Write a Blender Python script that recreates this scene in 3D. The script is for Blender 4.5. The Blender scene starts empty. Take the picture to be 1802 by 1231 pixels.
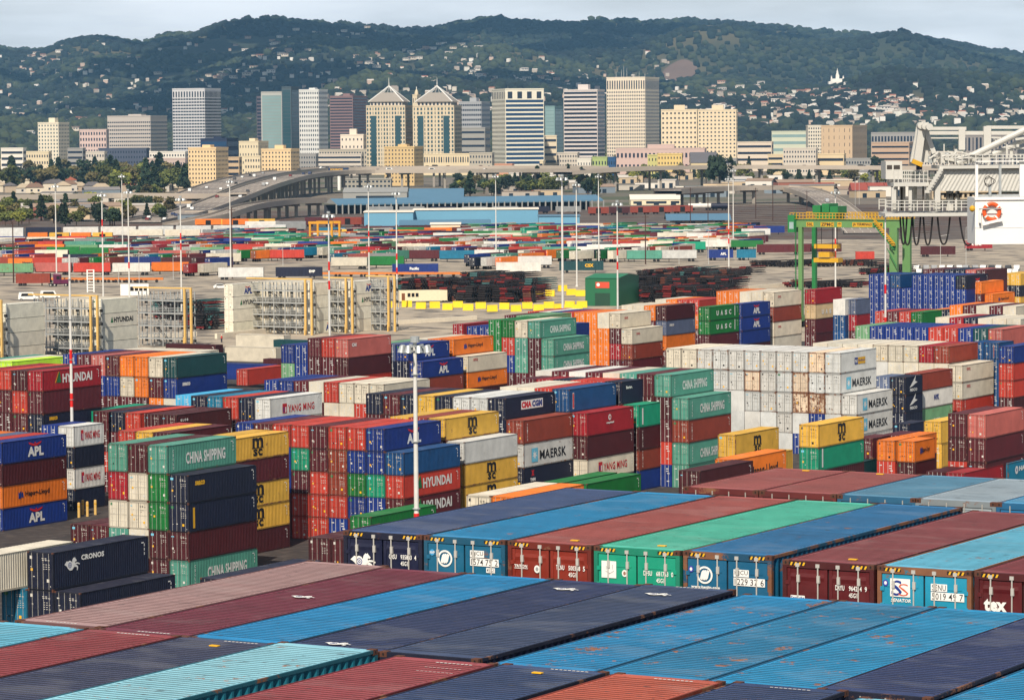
import bpy, bmesh, math, random
import numpy as np
from mathutils import Vector, Matrix, Euler
from mathutils.bvhtree import BVHTree
R = math.radians
rnd = random.Random(7)
nrs = np.random.RandomState(11)
scene = bpy.context.scene
col = bpy.context.scene.collection

# ---------------------------------------------------------------- camera
CAMZ = 46.0                       # metres above the yard
FPX, PIT, ROLL = 6000.0, math.atan(385.5/6000.0), R(-0.45)
cp, sp, cr_, sr_ = math.cos(PIT), math.sin(PIT), math.cos(ROLL), math.sin(ROLL)
cam = bpy.data.cameras.new('camera')
cam.sensor_width = 36.0
cam.lens = 36.0*FPX/1802.0
cam.clip_start = 1.0
cam.clip_end = 60000.0
camo = bpy.data.objects.new('camera', cam); col.objects.link(camo)
_R = Vector((1, 0, 0)); _U = Vector((0, sp, cp))
_r = _R*cr_ + _U*sr_; _u = -_R*sr_ + _U*cr_; _b = _r.cross(_u)
camo.matrix_world = Matrix(((_r.x, _u.x, _b.x, 0), (_r.y, _u.y, _b.y, 0), (_r.z, _u.z, _b.z, CAMZ), (0, 0, 0, 1)))
scene.camera = camo

def ray(px, py):
    a0, b0 = px-901.0, py-615.5
    a = a0*cr_+b0*sr_; b = -a0*sr_+b0*cr_
    r, up = a/FPX, -b/FPX
    return Vector((r, cp+up*sp, -sp+up*cp))
def at(px, py, z=0.0):
    d = ray(px, py); t = (z-CAMZ)/d.z
    return Vector((d.x*t, d.y*t, z))
def atY(px, py, Y):
    d = ray(px, py); t = Y/d.y
    return Vector((d.x*t, Y, CAMZ+d.z*t))
def proj(p):
    X, Y, Z = p[0], p[1], p[2]-CAMZ
    d = Y*cp-Z*sp; up = Y*sp+Z*cp
    a = FPX*X/d; b = -FPX*up/d
    return 901+a*cr_-b*sr_, 615.5+a*sr_+b*cr_

# ---------------------------------------------------------------- world, sun
SUN_EL, SUN_LEFT = 45.0, 13.0     # sun behind the camera, a little to its left
az = R(SUN_LEFT)
sdir = Vector((-math.sin(az)*math.cos(R(SUN_EL)), -math.cos(az)*math.cos(R(SUN_EL)), math.sin(R(SUN_EL))))
world = bpy.data.worlds.new('World'); scene.world = world
world.use_nodes = True
nt = world.node_tree; nt.nodes.clear()
wo = nt.nodes.new('ShaderNodeOutputWorld'); bg = nt.nodes.new('ShaderNodeBackground')
sky = nt.nodes.new('ShaderNodeTexSky'); sky.sky_type = 'NISHITA'; sky.sun_disc = False
sky.sun_elevation = R(SUN_EL)
sky.sun_rotation = math.atan2(sdir.x, sdir.y)
sky.altitude = 30; sky.air_density = 1.3; sky.dust_density = 1.6; sky.ozone_density = 1.2
tc = nt.nodes.new('ShaderNodeTexCoord')
mp = nt.nodes.new('ShaderNodeMapping'); mp.inputs['Scale'].default_value = (5.0, 5.0, 34.0)
mp.inputs['Location'].default_value = (0.3, 0.0, 0.9)
nz = nt.nodes.new('ShaderNodeTexNoise'); nz.inputs['Scale'].default_value = 1.3; nz.inputs['Detail'].default_value = 7; nz.inputs['Roughness'].default_value = 0.55
ramp = nt.nodes.new('ShaderNodeValToRGB')
ramp.color_ramp.elements[0].position = 0.36; ramp.color_ramp.elements[0].color = (0, 0, 0, 1)
ramp.color_ramp.elements[1].position = 0.66; ramp.color_ramp.elements[1].color = (1, 1, 1, 1)
nz2 = nt.nodes.new('ShaderNodeTexNoise'); nz2.inputs['Scale'].default_value = 2.6; nz2.inputs['Detail'].default_value = 5
cmix = nt.nodes.new('ShaderNodeMixRGB'); cmix.inputs[1].default_value = (12.6, 13.9, 15.4, 1); cmix.inputs[2].default_value = (18.6, 19.4, 20.2, 1)
mix = nt.nodes.new('ShaderNodeMixRGB')
mf = nt.nodes.new('ShaderNodeMath'); mf.operation = 'MULTIPLY_ADD'; mf.inputs[1].default_value = 0.35; mf.inputs[2].default_value = 0.62
L_ = nt.links.new
sepz = nt.nodes.new('ShaderNodeSeparateXYZ'); el_ = nt.nodes.new('ShaderNodeMapRange'); el_.inputs[1].default_value = 0.045; el_.inputs[2].default_value = 0.15; el_.inputs[3].default_value = 1.0; el_.inputs[4].default_value = 0.10; el_.interpolation_type = 'SMOOTHSTEP'
mz = nt.nodes.new('ShaderNodeMath'); mz.operation = 'MULTIPLY'
L_(tc.outputs['Generated'], sepz.inputs[0]); L_(sepz.outputs['Z'], el_.inputs[0])
L_(tc.outputs['Generated'], mp.inputs['Vector']); L_(mp.outputs[0], nz.inputs['Vector']); L_(mp.outputs[0], nz2.inputs['Vector'])
L_(nz.outputs['Fac'], ramp.inputs[0]); L_(ramp.outputs[0], mf.inputs[0]); L_(mf.outputs[0], mz.inputs[0]); L_(el_.outputs[0], mz.inputs[1]); L_(mz.outputs[0], mix.inputs[0])
L_(nz2.outputs['Fac'], cmix.inputs[0]); L_(sky.outputs[0], mix.inputs[1]); L_(cmix.outputs[0], mix.inputs[2])
L_(mix.outputs[0], bg.inputs['Color']); bg.inputs['Strength'].default_value = 0.062
L_(bg.outputs[0], wo.inputs['Surface'])
sl = bpy.data.lights.new('sun', 'SUN'); sl.energy = 5.0; sl.angle = R(0.5); sl.color = (1.0, 0.90, 0.76)
so = bpy.data.objects.new('sun', sl); col.objects.link(so)
so.rotation_euler = sdir.to_track_quat('Z', 'Y').to_euler(); so.location = (0, -50, 300)
scene.view_settings.view_transform = 'Standard'; scene.view_settings.look = 'None'
scene.view_settings.exposure = 0.12; scene.view_settings.gamma = 1.0
try:
    scene.cycles.volume_bounces = 0; scene.cycles.max_bounces = 6; scene.cycles.diffuse_bounces = 3
    scene.cycles.caustics_reflective = False; scene.cycles.caustics_refractive = False
except Exception: pass

# ---------------------------------------------------------------- materials
def lin(c):
    o = []
    for v in c[:3]:
        v = v/255.0
        o.append(v/12.92 if v <= 0.04045 else ((v+0.055)/1.055)**2.4)
    return tuple(o)
MATS = {}
def _pr(name):
    m = bpy.data.materials.new(name); m.use_nodes = True
    n = m.node_tree; b = n.nodes['Principled BSDF']
    return m, n, b
def flat(name, rgb, rough=0.7, metal=0.0, var=0.12, scale=1.5, bump=0.0):
    if name in MATS: return MATS[name]
    m, n, b = _pr(name); c = lin(rgb)
    no = n.nodes.new('ShaderNodeTexNoise'); no.inputs['Scale'].default_value = scale; no.inputs['Detail'].default_value = 6
    g = n.nodes.new('ShaderNodeTexCoord'); n.links.new(g.outputs['Object'], no.inputs['Vector'])
    mx = n.nodes.new('ShaderNodeMixRGB')
    mx.inputs[1].default_value = tuple(x*(1-var) for x in c)+(1,); mx.inputs[2].default_value = tuple(min(1, x*(1+var)) for x in c)+(1,)
    n.links.new(no.outputs['Fac'], mx.inputs[0]); n.links.new(mx.outputs[0], b.inputs['Base Color'])
    b.inputs['Roughness'].default_value = rough; b.inputs['Metallic'].default_value = metal
    if bump:
        bp = n.nodes.new('ShaderNodeBump'); bp.inputs['Strength'].default_value = bump; n.links.new(no.outputs['Fac'], bp.inputs['Height']); n.links.new(bp.outputs[0], b.inputs['Normal'])
    MATS[name] = m; return m
def paint_mat(name, bleach=0.0, src='OBJ', rough=0.55, rustgain=1.0, dim=1.0, scuff=0.0):
    """container paint: colour of the object, weathered by streaks, scuffs and rust."""
    if name in MATS: return MATS[name]
    m, n, b = _pr(name); N = n.nodes.new; L = n.links.new
    oi = N('ShaderNodeObjectInfo'); tcd = N('ShaderNodeTexCoord')
    if src == 'OBJ':
        colr, alpha = oi.outputs['Color'], oi.outputs['Alpha']
    else:
        at_ = N('ShaderNodeAttribute'); at_.attribute_name = 'Col'; colr, alpha = at_.outputs['Color'], at_.outputs['Alpha']
    add = N('ShaderNodeVectorMath'); add.operation = 'ADD'
    cmb = N('ShaderNodeCombineXYZ'); mul = N('ShaderNodeMath'); mul.operation = 'MULTIPLY'; mul.inputs[1].default_value = 57.0
    L(oi.outputs['Random'], mul.inputs[0])
    for i in range(3): L(mul.outputs[0], cmb.inputs[i])
    L(tcd.outputs['Object'], add.inputs[0]); L(cmb.outputs[0], add.inputs[1])
    # broad fading
    n1 = N('ShaderNodeTexNoise'); n1.inputs['Scale'].default_value = 0.55; n1.inputs['Detail'].default_value = 5; n1.inputs['Roughness'].default_value = 0.6
    L(add.outputs[0], n1.inputs['Vector'])
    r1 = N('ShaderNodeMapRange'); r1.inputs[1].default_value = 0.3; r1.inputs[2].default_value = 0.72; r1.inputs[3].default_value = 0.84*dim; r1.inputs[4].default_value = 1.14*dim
    L(n1.outputs['Fac'], r1.inputs[0])
    s1 = N('ShaderNodeVectorMath'); s1.operation = 'SCALE'; L(colr, s1.inputs[0]); L(r1.outputs[0], s1.inputs['Scale'])
    base = s1.outputs[0]
    # chalky film
    n4 = N('ShaderNodeTexNoise'); n4.inputs['Scale'].default_value = 2.2; n4.inputs['Detail'].default_value = 8; n4.inputs['Roughness'].default_value = 0.7
    L(add.outputs[0], n4.inputs['Vector'])
    r4 = N('ShaderNodeMapRange'); r4.inputs[1].default_value = 0.42; r4.inputs[2].default_value = 0.8; r4.inputs[3].default_value = bleach*0.4; r4.inputs[4].default_value = bleach+0.022
    L(n4.outputs['Fac'], r4.inputs[0])
    m1 = N('ShaderNodeMixRGB'); L(r4.outputs[0], m1.inputs[0]); L(base, m1.inputs[1]); m1.inputs[2].default_value = (0.62, 0.52, 0.47, 1)
    # dark scuffs
    n2 = N('ShaderNodeTexNoise'); n2.inputs['Scale'].default_value = 1.1; n2.inputs['Detail'].default_value = 9; n2.inputs['Roughness'].default_value = 0.72
    mpp = N('ShaderNodeMapping'); mpp.inputs['Scale'].default_value = (0.45, 3.2, 0.5); L(add.outputs[0], mpp.inputs['Vector']); L(mpp.outputs[0], n2.inputs['Vector'])
    r2 = N('ShaderNodeMapRange'); r2.inputs[1].default_value = 0.60-scuff*.05; r2.inputs[2].default_value = 0.70; r2.inputs[3].default_value = 0.0; r2.inputs[4].default_value = 0.45+scuff*.3
    L(n2.outputs['Fac'], r2.inputs[0])
    m2 = N('ShaderNodeMixRGB'); L(r2.outputs[0], m2.inputs[0]); L(m1.outputs[0], m2.inputs[1])
    sc2 = N('ShaderNodeVectorMath'); sc2.operation = 'SCALE'; sc2.inputs['Scale'].default_value = 0.45; L(m1.outputs[0], sc2.inputs[0]); L(sc2.outputs[0], m2.inputs[2])
    # rust patches, amount = 1 - alpha
    n3 = N('ShaderNodeTexNoise'); n3.inputs['Scale'].default_value = 1.05; n3.inputs['Detail'].default_value = 10; n3.inputs['Roughness'].default_value = 0.75
    L(add.outputs[0], n3.inputs['Vector'])
    one = N('ShaderNodeMath'); one.operation = 'SUBTRACT'; one.inputs[0].default_value = 0.715; 
    al = N('ShaderNodeMath'); al.operation = 'MULTIPLY_ADD'; al.inputs[1].default_value = -0.22*rustgain; al.inputs[2].default_value = 0.22*rustgain
    L(alpha, al.inputs[0]); L(al.outputs[0], one.inputs[1])
    d3 = N('ShaderNodeMath'); d3.operation = 'SUBTRACT'; L(n3.outputs['Fac'], d3.inputs[0]); L(one.outputs[0], d3.inputs[1])
    g3 = N('ShaderNodeMath'); g3.operation = 'MULTIPLY'; g3.use_clamp = True; g3.inputs[1].default_value = 22.0; L(d3.outputs[0], g3.inputs[0])
    m3 = N('ShaderNodeMixRGB'); L(g3.outputs[0], m3.inputs[0]); L(m2.outputs[0], m3.inputs[1])
    nr = N('ShaderNodeMixRGB'); nr.inputs[1].default_value = (0.10, 0.035, 0.018, 1); nr.inputs[2].default_value = (0.30, 0.13, 0.06, 1); L(n4.outputs['Fac'], nr.inputs[0]); L(nr.outputs[0], m3.inputs[2])
    if scuff:      # repainted and sun-bleached patches with hard edges, and fine specks
        n5 = N('ShaderNodeTexNoise'); n5.inputs['Scale'].default_value = 0.9; n5.inputs['Detail'].default_value = 2; mp5 = N('ShaderNodeMapping'); mp5.inputs['Location'].default_value = (9, 4, 2); mp5.inputs['Scale'].default_value = (.5, .9, 1); L(add.outputs[0], mp5.inputs['Vector']); L(mp5.outputs[0], n5.inputs['Vector'])
        r5_ = N('ShaderNodeMapRange'); r5_.inputs[1].default_value = .54; r5_.inputs[2].default_value = .64; r5_.inputs[4].default_value = .055; L(n5.outputs['Fac'], r5_.inputs[0])
        m5 = N('ShaderNodeMixRGB'); L(r5_.outputs[0], m5.inputs[0]); L(m3.outputs[0], m5.inputs[1]); m5.inputs[2].default_value = (.5, .5, .48, 1)
        n6 = N('ShaderNodeTexNoise'); n6.inputs['Scale'].default_value = 7.5; n6.inputs['Detail'].default_value = 3; mp6 = N('ShaderNodeMapping'); mp6.inputs['Scale'].default_value = (.4, 1, 1); L(add.outputs[0], mp6.inputs['Vector']); L(mp6.outputs[0], n6.inputs['Vector'])
        r6 = N('ShaderNodeMapRange'); r6.inputs[1].default_value = .66; r6.inputs[2].default_value = .72; r6.inputs[4].default_value = .65; L(n6.outputs['Fac'], r6.inputs[0])
        m6 = N('ShaderNodeMixRGB'); L(r6.outputs[0], m6.inputs[0]); L(m5.outputs[0], m6.inputs[1]); m6.inputs[2].default_value = (.03, .028, .03, 1); m3 = m6
    L(m3.outputs[0], b.inputs['Base Color'])
    rr = N('ShaderNodeMapRange'); rr.inputs[3].default_value = rough-0.1; rr.inputs[4].default_value = rough+0.2; L(n4.outputs['Fac'], rr.inputs[0]); L(rr.outputs[0], b.inputs['Roughness'])
    bp = N('ShaderNodeBump'); bp.inputs['Strength'].default_value = 0.12; bp.inputs['Distance'].default_value = 0.04; L(n1.outputs['Fac'], bp.inputs['Height']); L(bp.outputs[0], b.inputs['Normal'])
    MATS[name] = m; return m
PAINT = paint_mat('container paint')
ROOFP = paint_mat('container roof paint', bleach=0.035, rough=0.62, rustgain=0.92, scuff=1.0)
GROOVEP = paint_mat('darker roof groove paint', bleach=0.0, rough=0.8, rustgain=0.92, dim=0.3, scuff=1.0)  # roof paint in a darker tone, for groove slopes and floors
FRAMEP = paint_mat('frame paint', rough=0.7, rustgain=2.2, dim=0.62)
RODM = flat('door rod grey', (168, 164, 156), .5, .1, var=.2, scale=4)
NOTE = flat('notice white', (206, 202, 194), .7, var=.1)
MERGED = paint_mat('container paint far', src='ATTR')
REEFP = paint_mat('reefer paint', rough=0.4, rustgain=0.1)
CAST = flat('rusty casting', (88, 52, 38), 0.9, var=0.5, scale=9)
STEEL = flat('galvanised rod', (196, 192, 184), 0.45, 0.2, var=0.15, scale=6)
DARKGAP = flat('black gasket', (16, 16, 18), 0.9)
WHITE = flat('white marking', (236, 234, 228), 0.6, var=0.05)
BLACK = flat('black marking', (22, 22, 26), 0.6)
YEL = flat('yellow marking', (232, 176, 30), 0.6)
REDM = flat('red marking', (205, 28, 40), 0.6)
BLUEM = flat('blue marking', (26, 52, 130), 0.6)
SKYM = flat('pale blue marking', (112, 196, 224), 0.6)
GRNM = flat('green marking', (22, 110, 60), 0.6)
MK = {'w': WHITE, 'k': BLACK, 'y': YEL, 'r': REDM, 'b': BLUEM, 's': SKYM, 'g': GRNM}

# ---------------------------------------------------------------- mesh builder
class MB:
    def __init__(s): s.v = []; s.f = []; s.m = []; s.mats = []
    def mi(s, mat):
        if mat not in s.mats: s.mats.append(mat)
        return s.mats.index(mat)
    def quad(s, p, mat):
        b = len(s.v); s.v += [tuple(q) for q in p]; s.f.append(tuple(range(b, b+len(p)))); s.m.append(s.mi(mat))
    def box(s, x0, x1, y0, y1, z0, z1, mat, skip=''):
        b = len(s.v); k = s.mi(mat)
        s.v += [(x0, y0, z0), (x1, y0, z0), (x1, y1, z0), (x0, y1, z0), (x0, y0, z1), (x1, y0, z1), (x1, y1, z1), (x0, y1, z1)]
        for nm, q in (('b', (0, 3, 2, 1)), ('t', (4, 5, 6, 7)), ('f', (0, 1, 5, 4)), ('r', (1, 2, 6, 5)), ('k', (2, 3, 7, 6)), ('l', (3, 0, 4, 7))):
            if nm in skip: continue
            s.f.append(tuple(b+i for i in q)); s.m.append(k)
    def bar(s, p, q, w, mat, h=None, n=4, w2=None):
        """prism between two points (n sides)"""
        p = Vector(p); q = Vector(q); d = (q-p)
        if d.length < 1e-6: return
        d.normalize(); a = Vector((0, 0, 1)) if abs(d.z) < 0.95 else Vector((1, 0, 0))
        u = d.cross(a).normalized(); v = u.cross(d).normalized(); h = h or w; w2 = w if w2 is None else w2
        b = len(s.v); k = s.mi(mat)
        for P, sc in ((p, 1.0), (q, w2/w)):
            for i in range(n):
                t = 2*math.pi*(i+0.5)/n; rr = 0.5/math.cos(math.pi/n) if n == 4 else 0.5
                s.v.append(tuple(P+u*math.cos(t)*w*rr*sc+v*math.sin(t)*h*rr*sc))
        for i in range(n):
            j = (i+1) % n; s.f.append((b+i, b+j, b+n+j, b+n+i)); s.m.append(k)
        s.f.append(tuple(b+i for i in reversed(range(n)))); s.m.append(k); s.f.append(tuple(b+n+i for i in range(n))); s.m.append(k)
    def ell(s, c, r, mat, seg=10, rings=6):
        b = len(s.v); k = s.mi(mat)
        for i in range(rings+1):
            ph = math.pi*i/rings
            for j in range(seg):
                th = 2*math.pi*j/seg
                s.v.append((c[0]+r[0]*math.sin(ph)*math.cos(th), c[1]+r[1]*math.sin(ph)*math.sin(th), c[2]+r[2]*math.cos(ph)))
        for i in range(rings):
            for j in range(seg):
                a, a2 = b+i*seg+j, b+i*seg+(j+1) % seg
                s.f.append((a, a+seg, a2+seg, a2)); s.m.append(k)
    def mesh(s, name):
        me = bpy.data.meshes.new(name); me.from_pydata(s.v, [], s.f)
        for mt in s.mats: me.materials.append(mt)
        if len(s.mats) > 1: me.polygons.foreach_set('material_index', s.m)
        me.update(); return me
    def build(s, name, parent=None, **kw): return obj(name, s.mesh(name), parent, **kw)
def obj(name, data, parent=None, loc=None, rz=None, color=None):
    o = bpy.data.objects.new(name, data); col.objects.link(o)
    if parent is not None: o.parent = parent
    if loc is not None: o.location = loc
    if rz is not None: o.rotation_euler = (0, 0, rz)
    if color is not None: o.color = color
    return o
def tag(o, label, cat, group=None):
    o['label'] = label; o['category'] = cat
    if group: o['group'] = group
    return o
def thing(name, label, cat, loc=(0, 0, 0), rz=0.0, group=None):
    return tag(obj(name, None, None, loc, rz), label, cat, group)
def struct(o): o['kind'] = 'structure'; return o
def copy_tree(src, loc, rz=None, label=None, group=None):
    r = src.copy(); col.objects.link(r); r.location = loc
    if rz is not None: r.rotation_euler = (0, 0, rz)
    if label: r['label'] = label
    if group: r['group'] = group
    for ch in list(src.children):
        c = ch.copy(); col.objects.link(c); c.parent = r
        for g in list(ch.children):
            d = g.copy(); col.objects.link(d); d.parent = c
    return r
_tx = {}
def txt(s, bold=0.0, shear=0.0):
    """outline of a word: vertices scaled to a 1 x 1 box, and its faces"""
    k = (s, bold, shear)
    if k in _tx: return _tx[k]
    cu = bpy.data.curves.new('t', 'FONT'); cu.body = s; cu.size = 1.0; cu.offset = bold; cu.fill_mode = 'BOTH'; cu.shear = shear; cu.resolution_u = 2
    cu.space_character = 1.05
    o = bpy.data.objects.new('t', cu); me = bpy.data.meshes.new_from_object(o)
    v = np.empty(len(me.vertices)*3); me.vertices.foreach_get('co', v); v = v.reshape(-1, 3)[:, :2]
    f = [tuple(p.vertices) for p in me.polygons]
    bpy.data.objects.remove(o); bpy.data.curves.remove(cu); bpy.data.meshes.remove(me)
    mn, mx = v.min(0), v.max(0); asp = (mx[0]-mn[0])/(mx[1]-mn[1])
    v = (v-mn)/(mx-mn); _tx[k] = (v, f, asp); return _tx[k]
def put_text(mb, s, org, ux, uz, w, h, mat, bold=0.02, shear=0.0):
    """letters with lower-left corner org, running along ux, upright along uz"""
    v, f, asp = txt(s, bold, shear); b = len(mb.v); k = mb.mi(mat)
    org, ux, uz = Vector(org), Vector(ux), Vector(uz)
    if w is None: w = h*asp
    for p in v: mb.v.append(tuple(org+ux*(p[0]*w)+uz*(p[1]*h)))
    for q in f: mb.f.append(tuple(b+i for i in q)); mb.m.append(k)
def put_poly(mb, pts, org, ux, uz, mat):
    org, ux, uz = Vector(org), Vector(ux), Vector(uz)
    mb.quad([org+ux*x+uz*z for x, z in pts], mat)
def disc(r, n=18, cx=0, cz=0, r2=None): return [(cx+(r2 or r)*math.cos(2*math.pi*i/n), cz+r*math.sin(2*math.pi*i/n)) for i in range(n)]

def ordw(n):
    """first, second, ... as a word, n from 1"""
    o1 = ['', 'first', 'second', 'third', 'fourth', 'fifth', 'sixth', 'seventh', 'eighth', 'ninth', 'tenth', 'eleventh', 'twelfth', 'thirteenth', 'fourteenth', 'fifteenth', 'sixteenth', 'seventeenth', 'eighteenth', 'nineteenth', 'twentieth']
    if n <= 20: return o1[n]
    t_, u_ = divmod(n, 10)
    return (('', '', 'twenty', 'thirty', 'forty', 'fifty', 'sixty', 'seventy', 'eighty', 'ninety', 'hundred', 'hundred ten')[t_]+'-'+o1[u_]) if u_ else ('', '', 'twentieth', 'thirtieth', 'fortieth', 'fiftieth', 'sixtieth', 'seventieth', 'eightieth', 'ninetieth', 'hundredth', 'hundred tenth')[t_]
# ---------------------------------------------------------------- shipping containers
LAMPG = flat('reefer unit grey', (150, 150, 146), .5)
W_ = 2.438; HC, STD = 2.896, 2.591; L40, L20 = 12.192, 6.058
YAW = R(30.05)
UV = Vector((math.cos(YAW), -math.sin(YAW), 0)); VV = Vector((math.sin(YAW), math.cos(YAW), 0))
RZ = -YAW
def corr(mb, L, depth, pitch, fn, mat, mat2=None):
    """trapezoid corrugation running along L; fn(s, d, e) -> point, e = 0 / 1 edge"""
    n = max(4, int(L/pitch)); p = L/n; pts = []; k2 = mb.mi(mat2) if mat2 else None
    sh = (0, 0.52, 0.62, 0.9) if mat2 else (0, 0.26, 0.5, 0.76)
    for i in range(n):
        for a, d in zip(sh, (0, 0, -depth, -depth)): pts.append((-L/2+(i+a)*p, d))
    pts.append((L/2, 0)); b = len(mb.v); k = mb.mi(mat)
    for s, d in pts: mb.v.append(tuple(fn(s, d, 0))); mb.v.append(tuple(fn(s, d, 1)))
    for i in range(len(pts)-1):
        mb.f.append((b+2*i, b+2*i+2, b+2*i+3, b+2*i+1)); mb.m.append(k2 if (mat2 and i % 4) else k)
_cm = {}
def body_mesh(L, H, near=False, reefer=False):
    k = ('body', L, H, near, reefer)
    if k in _cm: return _cm[k]
    mb = MB(); w = W_/2; y0, y1 = -L/2, L/2
    P = REEFP if reefer else PAINT; FP = P if reefer else FRAMEP; RP = PAINT if near else REEFP if reefer else ROOFP
    # rails, posts, sill, header
    for sx in (-1, 1):
        mb.box(min(sx*w, sx*(w-0.06)), max(sx*w, sx*(w-0.06)), y0+0.10, y1-0.10, 0.02, 0.17, FP)
        mb.box(min(sx*w, sx*(w-0.06)), max(sx*w, sx*(w-0.06)), y0+0.10, y1-0.10, H-0.075, H-(0.004 if near else .022), FP)
        for yy in (y0, y1-0.12): mb.box(min(sx*w, sx*(w-0.11)), max(sx*w, sx*(w-0.11)), yy, yy+0.12, 0.05 if not near else 0, H-(0.002 if near else .03), FP)
        if not near:
            for yy in (y0-.006, y1-.156):
                for zz in (0.0, H-.118): mb.box(min(sx*(w+.004), sx*(w-.15)), max(sx*(w+.004), sx*(w-.15)), yy, yy+.162, zz, zz+.116, CAST)
        x = sx*(w-0.012)
        if reefer:
            mb.quad([(x, y0+.11, .16), (x, y1-.11, .16), (x, y1-.11, H-.07), (x, y0+.11, H-.07)][::sx], P)
        else:
            corr(mb, L-0.22, 0.036, 0.278, lambda s, d, e: (sx*(w-0.012+d), s*sx, 0.16 if e == 0 else H-0.07), P)
    mb.box(-w+0.11, w-0.11, y0+0.002, y0+0.11, 0.03, 0.16, FP)
    mb.box(-w+0.11, w-0.11, y0+0.002, y0+0.11, H-0.17, H-(.003 if near else .03), FP)
    mb.quad([(w-.1, y1-.03, .05), (-w+.1, y1-.03, .05), (-w+.1, y1-.03, H-.02), (w-.1, y1-.03, H-.02)], P)
    mb.quad([(-w, y0, .1), (-w, y1, .1), (w, y1, .1), (w, y0, .1)], DARKGAP)
    if reefer:
        for z in (.0, H-.035): mb.box(w-.02, w+.004, y0+.12, y1-.12, z, z+.035, DARKGAP)
        mb.box(-.75, .75, y1-.02, y1+.03, .4, 2.2, LAMPG); mb.box(-.5, .5, y1+.03, y1+.06, 1.2, 2.0, DARKGAP)
    mb.quad([(-w+.1, y0+.09, .1), (w-.1, y0+.09, .1), (w-.1, y0+.09, H-.1), (-w+.1, y0+.09, H-.1)], DARKGAP)
    if not near:
        mb.box(-w+0.05, w-0.05, y0+.10, y0+.75, H-.05, H-.006, RP, skip='blr'); mb.box(-w+0.05, w-0.05, y1-.5, y1-.10, H-.05, H-.006, RP, skip='blr')
        if reefer: mb.quad([(-w+.06, y0+.7, H-.012), (w-.06, y0+.7, H-.012), (w-.06, y1-.4, H-.012), (-w+.06, y1-.4, H-.012)], RP)
        else: corr(mb, L-1.25, 0.022, 0.209*2, lambda s, d, e: ((w-.06)*(1-2*e), s+.125, H-.012+d), RP)
    me = mb.mesh('body'); _cm[k] = me; return me
def roof_mesh(L, H):
    k = ('roof', L, H)
    if k in _cm: return _cm[k]
    mb = MB(); w = W_/2
    mb.box(-w+0.062, w-0.062, -L/2+.10, -L/2+.42, H-.05, H-.006, ROOFP, skip='b'); mb.box(-w+0.062, w-0.062, L/2-.42, L/2-.10, H-.05, H-.006, ROOFP, skip='b')
    corr(mb, L-.84, 0.022, 0.209, lambda s, d, e: ((w-.13)*(1-2*e), s, H-.010+d), ROOFP, GROOVEP)
    for sx in (-1, 1): mb.box(min(sx*(w-.062), sx*(w-.13)), max(sx*(w-.062), sx*(w-.13)), -L/2+.42, L/2-.42, H-.05, H-.012, ROOFP)
    me = mb.mesh('roof'); _cm[k] = me; return me
def door_mesh(H, near=False, side=-1, style=0):
    """one door leaf; origin at its hinge-less centre, lies in the -y face"""
    k = ('door', H, near, side, style)
    if k in _cm: return _cm[k]
    mb = MB(); hw = (W_/2-0.125)/2; z0, z1 = 0.165, H-0.19
    if near and style == 0:
        mb.box(-hw+.012, hw-.012, 0.03, 0.07, z0, z1, PAINT)
        # raised frame and three deep horizontal ribs with sloping faces
        mb.box(-hw+.012, -hw+.10, .012, .03, z0, z1, PAINT); mb.box(hw-.10, hw-.012, .012, .03, z0, z1, PAINT)
        for zc in (z1-.28, z1-.95, z1-1.6, z1-2.15):
            for a, b_, y in ((zc+.30, zc+.17, .012),):
                mb.quad([(-hw+.10, .03, zc+.17), (hw-.10, .03, zc+.17), (hw-.10, .012, zc+.08), (-hw+.10, .012, zc+.08)], PAINT)
                mb.quad([(-hw+.10, .012, zc+.08), (hw-.10, .012, zc+.08), (hw-.10, .03, zc-.02), (-hw+.10, .03, zc-.02)][::1], PAINT)
    elif near:
        mb.box(-hw+.012, hw-.012, 0.018, 0.07, z0, z1, PAINT)
        mb.box(-hw+.14, hw-.14, .006, .018, z1-.30, z1-.27, PAINT); mb.box(-hw+.14, hw-.14, .006, .018, z1-1.45, z1-1.40, DARKGAP)
    else:
        mb.box(-hw+.012, hw-.012, 0.028, 0.07, z0, z1, PAINT)
        mb.box(-hw+.012, -hw+.07, .012, .028, z0, z1, PAINT); mb.box(hw-.07, hw-.012, .012, .028, z0, z1, PAINT)
        for i in range(5):
            zc = z0+(z1-z0)*i/4; mb.box(-hw+.07, hw-.07, .010, .028, max(z0, zc-.06), min(z1, zc+.06), PAINT)
        for a in (-hw-.012, hw-.018): mb.box(a, a+.03, .004, .03, z0, z1, DARKGAP)
        for a in (z0-.03, z1): mb.box(-hw, hw, .006, .03, a, a+.035, DARKGAP)
        mb.box(-hw+.07, hw-.07, .006, .02, z0+(z1-z0)*.5-.008, z0+(z1-z0)*.5+.008, DARKGAP)
    if near:
        for sz in (.35, .75, 1.5, 2.1):
            xx = side*(hw-.02); mb.box(xx-.05, xx+.05, -.01, .02, z1-sz-.05, z1-sz+.05, PAINT)
    me = mb.mesh('door'); _cm[k] = me; return me
def rod_mesh(H, near=False):
    k = ('rod', H, near)
    if k in _cm: return _cm[k]
    mb = MB(); z0, z1 = 0.06, H-0.07
    if near:
        mb.bar((0, -.005, z0), (0, -.005, z1), .038, STEEL, n=8)
        for z in (z1-.03, z0+.03): mb.box(-.05, .05, -.03, .03, z-.045, z+.045, STEEL)
        for z in (z1-.36, z1-1.95, z1-2.45): mb.box(-.022, .055, -.03, .03, z-.09, z+.09, STEEL)
        for z in (z1-1.15,): mb.box(-.035, .035, -.025, .025, z-.02, z+.02, STEEL)
    else: mb.box(-.015, .015, -.008, .028, z0, z1, RODM)
    me = mb.mesh('lock_rod'); _cm[k] = me; return me
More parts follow.
